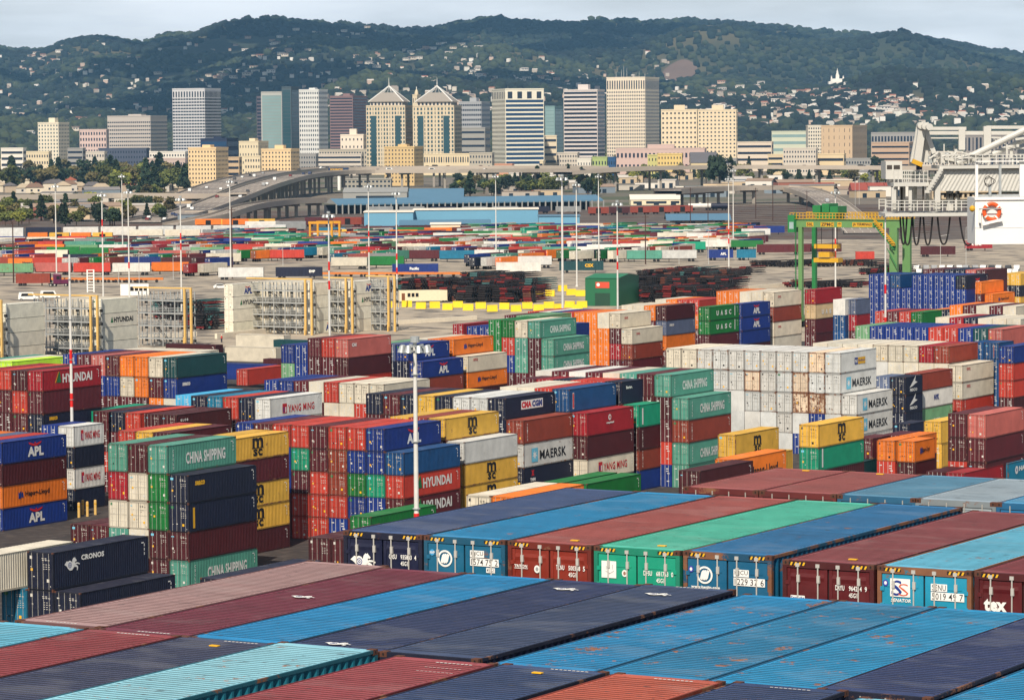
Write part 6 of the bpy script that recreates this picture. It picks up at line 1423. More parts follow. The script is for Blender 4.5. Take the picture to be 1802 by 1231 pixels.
# ---------------------------------------------------------------- city buildings
GL = flat('window glass dark', (34, 44, 60), .15, var=.35, scale=.05); GL2 = flat('window glass teal', (44, 76, 84), .12, var=.25, scale=.03); GL3 = flat('pale facade glass', (132, 158, 158), .2, var=.15, scale=.05); GL4 = flat('blue strip glass', (28, 62, 96), .15, var=.3, scale=.05)
_w = {}
def wallm(c): 
    k = 'facade %d %d %d' % c
    return flat(k, c, .75, var=.07, scale=.04)
def tower(label, x0, xm, x1, ytop, D, c, style='grid', st=3.9, rows=None, roofh=0, name='office_tower', cat='office tower', gl=None, nw=None, frac=.55, wfr=.55, top=0, ang=None, extra=None, basey=0, right=None):
    """block with its near vertical edge at pixel xm; left face x0..xm, right face xm..x1"""
    s = FPX/D; P = atY(xm, 300, D); P.z = 0; H = atY(xm, ytop, D).z
    wl, wr = (xm-x0)/s, (x1-xm)/s; ang = R(20) if ang is None else R(ang)
    if wl < wr: ang2 = math.pi/2-ang
    al = ang if wl >= wr else math.pi/2-ang      # left face turned away from picture plane by al
    Ll = wl/math.cos(al) if wl > 0 else 0; Lr_ = wr/math.sin(al) if wr > 0 else 0
    if wr <= 0: al = 0.0; Ll = wl; Lr_ = 26
    if wl <= 0: al = math.pi/2; Lr_ = wr; Ll = 26
    t = thing(name, label, cat, (P.x, P.y, 0), 0, None); W = wallm(c); gl = gl or GL
    ul = Vector((-math.cos(al), math.sin(al), 0)); ur = Vector((math.sin(al), math.cos(al), 0)); Z = Vector((0, 0, 1))
    mb = MB(); a, b, d, e = Vector((0, 0, 0)), ul*Ll, ur*Lr_, ul*Ll+ur*Lr_
    for p, q in ((b, a), (a, d), (d, e), (e, b)): mb.quad([p, q, q+Z*H, p+Z*H], W)
    mb.build('wall', t); mb = MB(); mb.quad([a+Z*(H-.01), d+Z*(H-.01), e+Z*(H-.01), b+Z*(H-.01)], wallm(tuple(min(255, int(v*1.0)) for v in c)))
    nl, nr = Vector((-math.sin(al), -math.cos(al), 0)), Vector((math.cos(al), -math.sin(al), 0))
    for p, q, nn in ((b, a, nl), (a, d, nr), (d, e, -nl), (e, b, -nr)): mb.quad([p+Z*H+nn*.3, q+Z*H+nn*.3, q+Z*(H+1.2)+nn*.3, p+Z*(H+1.2)+nn*.3], W)
    mb.build('roof', t)
    if roofh: 
        mb = MB(); c0 = (a+e)/2; k = .3
        B = [c0+(v-c0)*k+Z*H for v in (b, a, d, e)]
        for i in range(4): p, q = B[i], B[(i+1) % 4]; mb.quad([p, q, q+Z*roofh, p+Z*roofh], W)
        mb.quad([v+Z*roofh for v in B], W); mb.build('plant_room', t)
    n = rows or max(2, int((H-3-top)/st)); sth = (H-top-2.5)/n; faces = []
    if wl > 0: faces.append((a, ul, Ll, nl, -1))
    if wr > 0: faces.append((a, ur, Lr_, nr, 1))
    style0, frac0, gl0, wfr0 = style, frac, gl, wfr
    for fi, (o_, u_, Lf, nn, sg) in enumerate(faces):
        off = nn*.12; style, frac, gl, wfr = (right if (right and sg == 1) else (style0, frac0, gl0, wfr0))
        if style == 'vglass':   # full glass face
            mb = MB(); mb.quad([o_+u_*1.2+off+Z*2, o_+u_*(Lf-1.2)+off+Z*2, o_+u_*(Lf-1.2)+off+Z*(H-3), o_+u_*1.2+off+Z*(H-3)][::sg], gl); mb.build('curtain_glass', t)
            for r_ in range(n):
                z = 2+r_*sth; mb = MB(); mb.quad([o_+u_*1.2+off*1.5+Z*z, o_+u_*(Lf-1.2)+off*1.5+Z*z, o_+u_*(Lf-1.2)+off*1.5+Z*(z+.5), o_+u_*1.2+off*1.5+Z*(z+.5)][::sg], wallm(tuple(int(v*.8) for v in c))); mb.build('storey_line', t)
            continue
        m = nw or max(2, int(Lf/4.2))
        if nw and len(faces) == 2: m = max(2, int(nw*Lf/max(Ll, Lr_)+.5))
        for r_ in range(n):
            z = 2.0+r_*sth+sth*(1-frac)*.5; h = sth*frac; mb = MB()
            if style == 'bands': mb.quad([o_+u_*.6+off+Z*z, o_+u_*(Lf-.6)+off+Z*z, o_+u_*(Lf-.6)+off+Z*(z+h), o_+u_*.6+off+Z*(z+h)][::sg], gl)
            else:
                for i in range(m):
                    w = Lf/m; x = w*(i+.5); hw = w*wfr/2
                    if style == 'vert' and i % 3 == 2: hw *= .5
                    p, q = o_+u_*(x-hw)+off, o_+u_*(x+hw)+off; mb.quad([p+Z*z, q+Z*z, q+Z*(z+h), p+Z*(z+h)][::sg], gl)
            mb.build('window_row', t)
    if extra: extra(t, a, ul, ur, Ll, Lr_, H, nl, nr)
    return t
def vslots(n, h0, h1):
    def f(t, a, ul, ur, Ll, Lr_, H, nl, nr):
        for o_, u_, Lf, nn, sg in ((a, ul, Ll, nl, -1), (a, ur, Lr_, nr, 1)):
            if Lf < 8: continue
            m = max(3, int(n*Lf/max(Ll, Lr_)))
            for i in range(m):
                w = Lf/m; x = w*(i+.5); p, q = o_+u_*(x-w*.24)+nn*.15, o_+u_*(x+w*.24)+nn*.15; Z = Vector((0, 0, 1)); mb = MB(); mb.quad([p+Z*(H-h1), q+Z*(H-h1), q+Z*(H-h0), p+Z*(H-h0)][::sg], GL); mb.build('tall_window', t)
    return f
def antennas(t, a, ul, ur, Ll, Lr_, H, nl, nr):
    for f, h in ((.15, 5), (.3, 8), (.45, 4), (.62, 12), (.7, 15), (.76, 10), (.9, 8)): p = a+ul*Ll*f+ur*Lr_*.4; mb = MB(); mb.bar(p+Vector((0, 0, H)), p+Vector((0, 0, H+h)), .5, LG, n=6, w2=.25); mb.build('antenna', t)
def both(*fs):
    def f(*a):
        for g in fs: g(*a)
    return f
tower('pale slab tower with blue windows left of centre', 303, 362, 385, 157, 3900, (196, 196, 198), 'grid', 3.9, rows=24, frac=.5, wfr=.82, nw=13, top=9, extra=vslots(13, 2.5, 9))
tower('slim cream residential tower at far left', 66, 104, 118, 217, 3700, (218, 208, 186), 'grid', rows=14, nw=7, frac=.45, wfr=.4, gl=GL2, roofh=6)
tower('low pinkish office block behind the slim tower', 141, 188, 188, 229, 4000, (204, 180, 172), 'grid', rows=7, nw=10, frac=.5, wfr=.5)
tower('broad grey office slab with dark top windows', 187, 266, 289, 205, 4100, (182, 174, 166), 'grid', rows=13, nw=22, frac=.36, wfr=.7, top=4, roofh=3)
tower('dark brown tower slice behind the teal glass tower', 453, 462, 462, 171, 4300, (92, 86, 96), 'bands', rows=20)
tower('silver framed tower with pale glass grid', 461, 498, 498, 163, 4000, (176, 176, 170), 'vglass', rows=24, gl=GL3)
tower('dark teal curved glass shaft between two pale wings', 497, 514, 527, 154, 3980, (70, 84, 92), 'vglass', rows=22, gl=GL2)
tower('white gridded tower wing right of the teal glass', 527, 562, 576, 159, 3960, (212, 212, 208), 'grid', rows=17, nw=10, frac=.48, wfr=.5, roofh=3)
tower('brown banded tower with stepped shoulders', 581, 622, 645, 170, 4200, (134, 108, 108), 'bands', rows=24, frac=.45, roofh=4)
tower('small white block with a blue mural stripe', 599, 640, 645, 238, 3700, (226, 212, 194), 'grid', rows=5, nw=6, frac=.3, wfr=.3, roofh=7)
tower('cream low wide block below the banded tower', 420, 455, 470, 250, 3600, (216, 200, 168), 'grid', rows=4, nw=8, frac=.3, wfr=.3, roofh=4)
tower('dark blue glass low block beside the slab tower', 352, 400, 416, 245, 3700, (30, 42, 70), 'bands', rows=4, gl=GL4, roofh=3)
def pyramid(t, a, ul, ur, Ll, Lr_, H, nl, nr):
    Z = Vector((0, 0, 1)); c0 = (a+ul*Ll+ur*Lr_)/1.0*.5; RFM = wallm((146, 138, 128)); B0 = [ul*Ll, a, ur*Lr_, ul*Ll+ur*Lr_]; B = [c0+(v-c0)*.82+Z*H for v in B0]; T_ = [c0+(v-c0)*.82+Z*(H+5) for v in B0]
    mb = MB()
    for i in range(4): mb.quad([B[i], B[(i+1) % 4], T_[(i+1) % 4], T_[i]], wallm((206, 196, 182)))
    mb.build('upper_storey', t)
    for i in range(2):
        p, q = B[i], B[i+1]; nn = (nl, nr)[i]
        for j in range(9): f0, f1 = (j+.25)/9, (j+.75)/9; mb = MB(); mb.quad([p.lerp(q, f0)+nn*.2+Z*1, p.lerp(q, f1)+nn*.2+Z*1, p.lerp(q, f1)+nn*.2+Z*4, p.lerp(q, f0)+nn*.2+Z*4], GL); mb.build('arched_window', t)
    ap = c0+Z*(H+22); mb = MB(); k = .42
    E_ = [c0+(v-c0)*.9+Z*(H+5) for v in B0]; M_ = [e.lerp(ap, 1-k) for e in E_]
    for i in range(4): mb.quad([E_[i], E_[(i+1) % 4], M_[(i+1) % 4], M_[i]], RFM)
    mb.build('pyramid_roof', t); mb = MB()
    for i in range(4):
        mb.bar(E_[i], ap, .9, WHITE); 
        for f in (.25, .5, .75): mb.bar(M_[i].lerp(M_[(i+1) % 4], f), ap, .35, LG)
    mb.build('roof_frame', t); mb = MB(); mb.bar(ap-Z*2, ap+Z*9, .9, WHITE, n=6, w2=.3); mb.build('spire', t)
def strips(t, a, ul, ur, Ll, Lr_, H, nl, nr):
    Z = Vector((0, 0, 1))
    for f0, f1 in ((.12, .26), (.74, .88)): mb = MB(); mb.quad([a+ul*Ll*f0+nl*.3+Z*8, a+ul*Ll*f1+nl*.3+Z*8, a+ul*Ll*f1+nl*.3+Z*(H-10), a+ul*Ll*f0+nl*.3+Z*(H-10)][::-1], GL2); mb.build('glass_strip', t)
tower('left of two cream towers with pointed grey roofs', 645, 714, 724, 187, 3650, (206, 190, 162), 'vert', rows=16, nw=14, frac=.62, wfr=.5, gl=GL2, ang=8, extra=both(pyramid, strips))
tower('right of two cream towers with pointed grey roofs', 727, 800, 812, 187, 3640, (206, 190, 162), 'vert', rows=16, nw=14, frac=.62, wfr=.5, gl=GL2, ang=8, extra=both(pyramid, strips))
def dome(t, a, ul, ur, Ll, Lr_, H, nl, nr):
    c0 = (ul*Ll+ur*Lr_)/2; mb = MB(); mb.ell(c0+Vector((0, 0, H)), (Ll*.42, Ll*.42, 7), wallm((206, 192, 164)), 14, 8); mb.bar(c0+Vector((0, 0, H+5)), c0+Vector((0, 0, H+10)), .8, WHITE, n=6); mb.build('dome', t)
tower('slender beige tower with a dome between the pointed towers', 727, 735, 741, 168, 3900, (206, 192, 164), 'vert', rows=8, nw=3, frac=.5, wfr=.3, extra=dome)
tower('dark glass link between the twin pointed towers', 706, 730, 730, 210, 3700, (60, 70, 84), 'vglass', rows=16, gl=GL)
tower('low arcaded base right of the twin pointed towers', 745, 830, 846, 272, 3560, (216, 198, 164), 'vert', rows=2, nw=20, frac=.6, wfr=.5)
tower('grey gridded block behind the twin towers', 808, 848, 863, 180, 4300, (160, 162, 164), 'grid', rows=13, nw=12, frac=.42, wfr=.7, roofh=6)
tower('grey banded low block right of the twin towers', 812, 854, 863, 226, 3900, (150, 148, 142), 'bands', rows=6, frac=.32)
tower('cream edged tower with white bands and blue glass', 866, 866+24, 958, 158, 3500, (222, 216, 198), 'grid', rows=17, nw=16, frac=.5, wfr=.4, ang=12, top=9, right=('bands', .6, GL4, .5), extra=vslots(8, 2, 9))
tower('teal glass building behind the white banded tower', 960, 977, 992, 188, 4200, (120, 150, 150), 'vglass', rows=16, gl=GL3)
tower('small cream banded block right of white tower', 958, 980, 980, 240, 3600, (216, 200, 172), 'bands', rows=5, frac=.35)
tower('round cornered tower with dark window bands', 993, 1052, 1066, 159, 3900, (206, 196, 190), 'bands', rows=19, frac=.52, roofh=7)
tower('tall cream tower with punched windows, tallest of all', 1069, 1136, 1164, 137, 4000, (224, 210, 188), 'grid', rows=22, nw=19, frac=.5, wfr=.5, top=14, extra=both(vslots(19, 3, 13), antennas))
tower('left wing of the cream hotel slab', 1165, 1227, 1229, 194, 3800, (222, 204, 172), 'grid', rows=12, nw=9, frac=.38, wfr=.4, roofh=6)
tower('right wing of the cream hotel slab', 1230, 1296, 1299, 194, 3780, (222, 204, 172), 'grid', rows=15, nw=10, frac=.38, wfr=.4, roofh=6)
tower('windowless tan slab block with vertical slots at right', 1447, 1500, 1536, 222, 3600, (196, 170, 138), 'vert', rows=6, nw=12, frac=.5, wfr=.10)
tower('white cross patterned tower left of the tan slab', 1422, 1447, 1447, 222, 3700, (214, 206, 188), 'grid', rows=12, nw=6, frac=.45, wfr=.5)
tower('pale green stepped office block at right', 1360, 1422, 1424, 232, 3900, (196, 200, 178), 'bands', rows=5, frac=.4, gl=GL3)
tower('tan flat block with dark bands behind the crane', 1536, 1600, 1640, 252, 3700, (188, 160, 136), 'bands', rows=4, frac=.3)
tower('grey concrete frame block at right', 1536, 1612, 1614, 234, 3950, (150, 148, 146), 'grid', rows=3, nw=14, frac=.5, wfr=.6)
tower('grey columned building seen through the crane', 1700, 1790, 1850, 238, 3600, (140, 134, 130), 'vert', rows=2, nw=26, frac=.8, wfr=.5)
tower('white car park deck building right of the hotel', 1299, 1358, 1362, 251, 3700, (214, 198, 178), 'bands', rows=4, frac=.35)
tower('small beige car park before the large tree', 1352, 1378, 1380, 273, 3400, (212, 192, 156), 'bands', rows=3, frac=.4)
tower('low beige building by the viaduct at right', 1430, 1485, 1490, 272, 3350, (216, 194, 156), 'bands', rows=2, frac=.3)
tower('cream apartment tower left of the freeway bend', 330, 380, 398, 262, 2500, (222, 194, 150), 'grid', rows=10, nw=9, frac=.42, wfr=.38, roofh=3, name='apartment_block', cat='apartment block')
tower('cream apartment tower above the freeway bend', 459, 512, 525, 264, 2750, (222, 194, 150), 'grid', rows=9, nw=9, frac=.42, wfr=.38, roofh=4, name='apartment_block', cat='apartment block')
tower('tan apartment block before the twin pointed towers', 676, 729, 744, 260, 2900, (206, 178, 128), 'grid', rows=9, nw=9, frac=.42, wfr=.36, roofh=3, name='apartment_block', cat='apartment block')
tower('pink convention hall with grey roof and dark windows', 1086, 1240, 1244, 262, 3500, (196, 170, 160), 'grid', rows=2, nw=22, frac=.4, wfr=.5, name='hall', cat='hall', roofh=5)
tower('yellow apartment row before the pink hall', 1158, 1200, 1202, 272, 3200, (214, 186, 116), 'grid', rows=4, nw=8, frac=.4, wfr=.35, name='apartment_block', cat='apartment block')
tower('lime green house block left of the pink hall', 1042, 1068, 1070, 278, 3250, (160, 176, 112), 'grid', rows=2, nw=5, frac=.4, wfr=.4, name='apartment_block', cat='apartment block')
tower('blue house block left of the pink hall', 1070, 1083, 1085, 278, 3240, (34, 76, 118), 'grid', rows=2, nw=3, frac=.4, wfr=.4, name='apartment_block', cat='apartment block')
tower('white block between green houses', 1016, 1040, 1042, 280, 3250, (214, 208, 194), 'grid', rows=2, nw=5, frac=.3, wfr=.3, name='apartment_block', cat='apartment block')
tower('pale yellow green narrow block by the yellow row', 1140, 1157, 1158, 274, 3220, (190, 184, 118), 'grid', rows=3, nw=3, frac=.4, wfr=.3, name='apartment_block', cat='apartment block')
house('church', 'beige church with steep grey roof before the hotel', 'church', 1216, 1262, 268, 292, 24, wallm((204, 184, 146)), wallm((92, 90, 94)), Y=3200, gable=10)
house('grey_office', 'grey office building behind the billboard column', 'office building', 605, 688, 316, 334, 30, wallm((160, 154, 142)), wallm((170, 164, 152)), wins=12)
# long low buildings at the foot of the towers
LOW = [(0, 45, 262, 'white'), (30, 90, 268, 'cream'), (40, 90, 279, 'red brick'), (118, 150, 262, 'grey'), (150, 188, 268, 'pale'), (170, 262, 262, 'dark banded'), (160, 250, 276, 'tan'), (236, 330, 268, 'white'), (250, 330, 280, 'pink grey'), (395, 425, 278, 'tan'), (430, 462, 276, 'cream'), (520, 560, 272, 'grey'), (540, 640, 272, 'pale'), (560, 650, 264, 'stone'), (614, 650, 280, 'brown'), (0, 30, 282, 'cream'),
       (826, 870, 270, 'stone'), (870, 905, 290, 'coral'), (900, 960, 284, 'cream'), (980, 1020, 270, 'pale'), (1180, 1230, 268, 'coral'), (1242, 1300, 280, 'grey'), (1296, 1350, 284, 'red brick'), (1380, 1440, 262, 'pale'), (1400, 1425, 280, 'tan'), (1490, 1545, 280, 'grey'), (1620, 1700, 268, 'pale')]
LC = {'white': (222, 216, 204), 'cream': (216, 200, 168), 'red brick': (126, 70, 70), 'grey': (150, 148, 144), 'pale': (200, 190, 176), 'dark banded': (70, 78, 96), 'tan': (190, 164, 130), 'pink grey': (190, 170, 160), 'stone': (176, 168, 152), 'brown': (140, 100, 84), 'coral': (206, 150, 120)}
for i, (x0, x1, yt, cn) in enumerate(LOW):
    D = 3300+(i*67) % 500; st_ = 'bands' if i % 3 == 0 else 'grid'
    tower('%s low building, %s from left at the foot of the towers, %s half' % (cn, NT[i % 17], 'left' if i < 17 else 'right'), x0, x1-4, x1, yt, D, LC[cn], st_, rows=max(1, int((300-yt)/7)), nw=int((x1-x0)/5), frac=.4, wfr=.45, name='low_building', cat='building')
# houses before the left trees
HR = [flat('shingle grey', (96, 92, 92), .9), flat('shingle tan', (172, 156, 132), .9), flat('shingle brown', (120, 96, 80), .9), flat('tile red', (150, 84, 62), .9)]; HW = [wallm((214, 202, 180)), wallm((196, 188, 176)), wallm((178, 160, 138))]
for i in range(38):
    px = -10+(i % 19)*17.5+r8.uniform(-4, 4); py = (326 if i < 19 else 338)+r8.uniform(-3, 3); p = at(px, py, 0); w, d, h = r8.uniform(11, 18), r8.uniform(9, 12), r8.uniform(4, 6.5)
    t = thing('house', '%s roofed house, %s from left in the %s row behind the left viaduct' % (('grey', 'tan', 'brown', 'red')[i % 4 if i % 4 < 3 or i % 8 == 7 else 1], NT[i % 17] if i % 19 < 17 else ('eighteenth', 'nineteenth')[i % 19-17], 'back' if i < 19 else 'front'), 'house', (p.x, p.y, 0), R(r8.choice((8, 15, -75, 12))), 'houses at the left')
    rm = HR[i % 4 if i % 4 < 3 or i % 8 == 7 else 1]; mb = MB(); mb.box(0, w, 0, d, 0, h, r8.choice(HW), skip='b'); mb.build('wall', t); mb = MB(); e = .6; g = d*.3
    mb.quad([(-e, -e, h), (w+e, -e, h), (w-d*.3, d/2, h+g), (d*.3, d/2, h+g)], rm); mb.quad([(d*.3, d/2, h+g), (w-d*.3, d/2, h+g), (w+e, d+e, h), (-e, d+e, h)], rm); mb.quad([(-e, d+e, h), (-e, -e, h), (d*.3, d/2, h+g)], rm); mb.quad([(w+e, -e, h), (w+e, d+e, h), (w-d*.3, d/2, h+g)], rm); mb.build('roof', t)
    for k in range(2): mb = MB(); mb.box(w*(.25+.4*k), w*(.25+.4*k)+1.6, -.06, .1, 1.2, 2.8, GL); mb.build('window', t)

SHC = [(206, 198, 186), (170, 160, 148), (150, 92, 76), (190, 170, 140), (120, 132, 142), (222, 216, 206)]; SHN = ['pale', 'grey', 'brick red', 'tan', 'blue grey', 'white']
for i in range(58):
    zx = (850, 1560) if i < 36 else (20, 330); n_i = i if i < 36 else i-36; nn_ = 36 if i < 36 else 22; px = zx[0]+(zx[1]-zx[0])*(n_i+r8.random()*.8)/nn_; py = r8.uniform(314, 350) if i < 36 else r8.uniform(352, 392); k = r8.randrange(6); p = at(px, py, 0)
    w, d, h = r8.uniform(14, 34), r8.uniform(10, 18), r8.uniform(3.5, 7); t = thing('industrial_shed', '%s low shed, number %d from left, %s' % (SHN[k], n_i+1, 'between viaduct and rail yard at right' if i < 36 else 'below the left viaduct'), 'shed', (p.x, p.y, 0), R(r8.uniform(-20, 20)), 'small sheds around the tracks')
    mb = MB(); mb.box(0, w, 0, d, 0, h, wallm(SHC[k]), skip='b'); mb.build('wall', t); mb = MB(); g_ = r8.choice((0, .8, 2)); rm = wallm(r8.choice(((196, 188, 178), (128, 124, 122), (150, 128, 110))))
    mb.quad([(-.3, -.3, h), (w+.3, -.3, h), (w+.3, d/2, h+g_+.1), (-.3, d/2, h+g_+.1)], rm); mb.quad([(-.3, d/2, h+g_+.1), (w+.3, d/2, h+g_+.1), (w+.3, d+.3, h), (-.3, d+.3, h)], rm); mb.build('roof', t)
    for q in range(2): mb = MB(); mb.box(w*(.2+.45*q), w*(.2+.45*q)+3, -.06, .1, 0, h*.65, DKW); mb.build('door', t)

# ---------------------------------------------------------------- hills
RIDGE = [(-400, 95), (0, 86), (30, 94), (85, 95), (120, 80), (170, 73), (215, 76), (260, 82), (300, 67), (340, 64), (380, 56), (420, 55), (450, 52), (490, 47), (560, 47), (600, 47), (650, 52), (720, 57), (770, 55), (800, 47), (860, 40), (890, 39), (900, 44), (960, 46), (1000, 44), (1055, 39), (1110, 42), (1160, 44), (1215, 40), (1300, 47), (1400, 55), (1480, 62), (1550, 65), (1590, 65), (1680, 80), (1740, 93), (1802, 100), (2300, 130)]
HY0, HY1 = 5600.0, 13200.0
nr_ = np.random.RandomState(5)
def vnoise(x, y, seed):
    xi, yi = np.floor(x).astype(int), np.floor(y).astype(int); fx, fy = x-xi, y-yi; fx = fx*fx*(3-2*fx); fy = fy*fy*(3-2*fy)
    def h(a, b): n = (a*374761393+b*668265263+seed*974711) & 0x7fffffff; n = ((n ^ (n >> 13))*1274126177) & 0x7fffffff; return ((n ^ (n >> 16)) & 0xffff)/65535.0
    return (h(xi, yi)*(1-fx)+h(xi+1, yi)*fx)*(1-fy)+(h(xi, yi+1)*(1-fx)+h(xi+1, yi+1)*fx)*fy
RX = np.array([p[0] for p in RIDGE], float); RYp = np.array([p[1] for p in RIDGE], float)
def hill_z(X, Y):
    px = 901+X/Y*FPX; ry = np.interp(px, RX, RYp); hy = 230-(px-901)*.00785; zr = CAMZ+(hy-ry)*HY1/FPX
    t = np.clip((Y-HY0)/(HY1-HY0), 0, 1.25); f = np.where(t < 1, t**1.15, 1-(t-1)*2.2)
    z = zr*f; n = (vnoise(X/900, Y/1300, 1)-.5)*190+(vnoise(X/300, Y/700, 2)-.5)*150+(vnoise(X/120, Y/170, 3)-.5)*26
    return np.maximum(0.0, z+n*np.clip(t*3, 0, 1)*np.clip((1.02-t)*2.6, .06, 1)*.85+np.clip(t*12, 0, 1)*6-3*(t <= 0))
gx = np.linspace(-3400, 3400, 210); gy = np.linspace(HY0, HY1+1400, 150); GX, GY_ = np.meshgrid(gx, gy); GXs = GX*(GY_/HY1*.75+.25)
GZ = hill_z(GXs, GY_); V = np.stack([GXs, GY_, GZ], -1).reshape(-1, 3); nx = len(gx); F = [(j*nx+i, j*nx+i+1, (j+1)*nx+i+1, (j+1)*nx+i) for j in range(len(gy)-1) for i in range(nx-1)]
HM = ground_mat('wooded slope', (34, 44, 30), (58, 62, 38), .004, (92, 84, 56), .0016)
me = bpy.data.meshes.new('hills'); me.from_pydata(V.tolist(), [], F); me.materials.append(HM); me.polygons.foreach_set('use_smooth', [True]*len(F)); struct(obj('hills', me))
# bare patch on the slope
def hill_pt(px, py):
    d = ray(px, py); lo = HY0
    Y = np.linspace(HY0, HY1+600, 500); X = d.x/d.y*Y; zr_ = CAMZ+d.z/d.y*Y; hz = hill_z(X, Y); k = np.argmax(hz > zr_)
    return Vector((X[k], Y[k], hz[k]))
# woodland: small rounded crowns scattered over the slopes
def blob(r):
    t = (1+5**.5)/2; v = np.array([(-1, t, 0), (1, t, 0), (-1, -t, 0), (1, -t, 0), (0, -1, t), (0, 1, t), (0, -1, -t), (0, 1, -t), (t, 0, -1), (t, 0, 1), (-t, 0, -1), (-t, 0, 1)]); v /= np.linalg.norm(v[0])
    f = np.array([(0, 11, 5), (0, 5, 1), (0, 1, 7), (0, 7, 10), (0, 10, 11), (1, 5, 9), (5, 11, 4), (11, 10, 2), (10, 7, 6), (7, 1, 8), (3, 9, 4), (3, 4, 2), (3, 2, 6), (3, 6, 8), (3, 8, 9), (4, 9, 5), (2, 4, 11), (6, 2, 10), (8, 6, 7), (9, 8, 1)]); return v*(1+r.uniform(-.28, .28, (12, 1))), f
NW = 26000; t_ = nr_.uniform(0, 1, NW)**.8; Yw = HY0+60+t_*(HY1-HY0+120); Xw = nr_.uniform(-1, 1, NW)*(.165*Yw); Zw = hill_z(Xw, Yw)
patch = hill_pt(1195, 135)
keep = (vnoise(Xw/260, Yw/300, 9) > .14) & (((Xw-patch.x)/50)**2+((Yw-patch.y)/170)**2 > 1); Xw, Yw, Zw = Xw[keep], Yw[keep], Zw[keep]; n = len(Xw)
rw = nr_.uniform(7, 15, n)*(1+(Yw > 11500)*.1); bl = [blob(nr_) for _ in range(8)]; vs = np.empty((n, 12, 3)); fs = np.empty((n, 20, 3), dtype=np.int64)
for k in range(8):
    m = np.arange(n) % 8 == k; v, f = bl[k]; vs[m] = v[None]*rw[m][:, None, None]*np.array([1, 1, 1.05]); fs[m] = f
vs += np.stack([Xw, Yw, Zw+rw*.45], -1)[:, None]; fs += (np.arange(n)*12)[:, None, None]; me = bpy.data.meshes.new('hillside_wood')
me.vertices.add(n*12); me.vertices.foreach_set('co', vs.ravel()); me.loops.add(n*60); me.loops.foreach_set('vertex_index', fs.ravel().astype(np.int32)); me.polygons.add(n*20); me.polygons.foreach_set('loop_start', np.arange(0, n*60, 3, dtype=np.int32)); me.update(calc_edges=True)
tone = np.clip(.5+(vnoise(Xw/420, Yw/500, 4)-.5)*1.1+nr_.uniform(-.35, .35, n), 0, 1)[:, None]; c0, c1, c2 = np.array(lin((10, 20, 19))), np.array(lin((25, 39, 30))), np.array(lin((60, 68, 42)))
cw = np.where(tone < .5, c0+(c1-c0)*tone*2, c1+(c2-c1)*(tone*2-1)); cc = np.ones((n, 12, 4), dtype=np.float32); cc[..., :3] = cw[:, None]
ca = me.color_attributes.new('Col', 'FLOAT_COLOR', 'POINT'); ca.data.foreach_set('color', cc.ravel())
WM, n_, b_ = _pr('wood foliage'); a_ = n_.nodes.new('ShaderNodeAttribute'); a_.attribute_name = 'Col'; n_.links.new(a_.outputs['Color'], b_.inputs['Base Color']); b_.inputs['Roughness'].default_value = 1; me.materials.append(WM)
o = obj('hillside_wood', me); tag(o, 'continuous dark woodland covering the hills behind the city', 'woodland'); o['kind'] = 'stuff'
# flat wooded suburb between the city and the slopes
NS = 5200; Ys = nr_.uniform(4450, 6600, NS); Xs = nr_.uniform(-1, 1, NS)*.165*Ys; Zs = hill_z(Xs, Ys); rs = nr_.uniform(5, 11, NS); vs = np.empty((NS, 12, 3)); fs = np.empty((NS, 20, 3), dtype=np.int64)
for k in range(8):
    m = np.arange(NS) % 8 == k; v, f = bl[k]; vs[m] = v[None]*rs[m][:, None, None]; fs[m] = f
vs += np.stack([Xs, Ys, Zs+rs*.7], -1)[:, None]; fs += (np.arange(NS)*12)[:, None, None]; me = bpy.data.meshes.new('suburb_wood'); me.vertices.add(NS*12); me.vertices.foreach_set('co', vs.ravel()); me.loops.add(NS*60); me.loops.foreach_set('vertex_index', fs.ravel().astype(np.int32)); me.polygons.add(NS*20); me.polygons.foreach_set('loop_start', np.arange(0, NS*60, 3, dtype=np.int32)); me.update(calc_edges=True)
tone = nr_.uniform(0, 1, NS)[:, None]; cw = c0+(c2-c0)*tone; cc = np.ones((NS, 12, 4), dtype=np.float32); cc[..., :3] = cw[:, None]; ca = me.color_attributes.new('Col', 'FLOAT_COLOR', 'POINT'); ca.data.foreach_set('color', cc.ravel()); me.materials.append(WM)
o = obj('suburb_wood', me); tag(o, 'belt of trees on the flat land beyond the towers', 'woodland'); o['kind'] = 'stuff'
# bare brown clearing
mb = MB(); m = flat('bare earth', (112, 92, 80), .95, var=.25, scale=.01); N_ = 22; c = patch; P = []
for i in range(N_): a = 2*math.pi*i/N_; x, y = c.x+(46+9*math.sin(3*a))*math.cos(a)+math.sin(a)*18, c.y+150*math.sin(a); P.append((x, y, float(hill_z(np.array([x]), np.array([y]))[0])+4))
cz = float(hill_z(np.array([c.x]), np.array([c.y]))[0])+5
for i in range(N_): mb.quad([(c.x, c.y, cz), P[i], P[(i+1) % N_]], m)
struct(mb.build('bare_slope'))
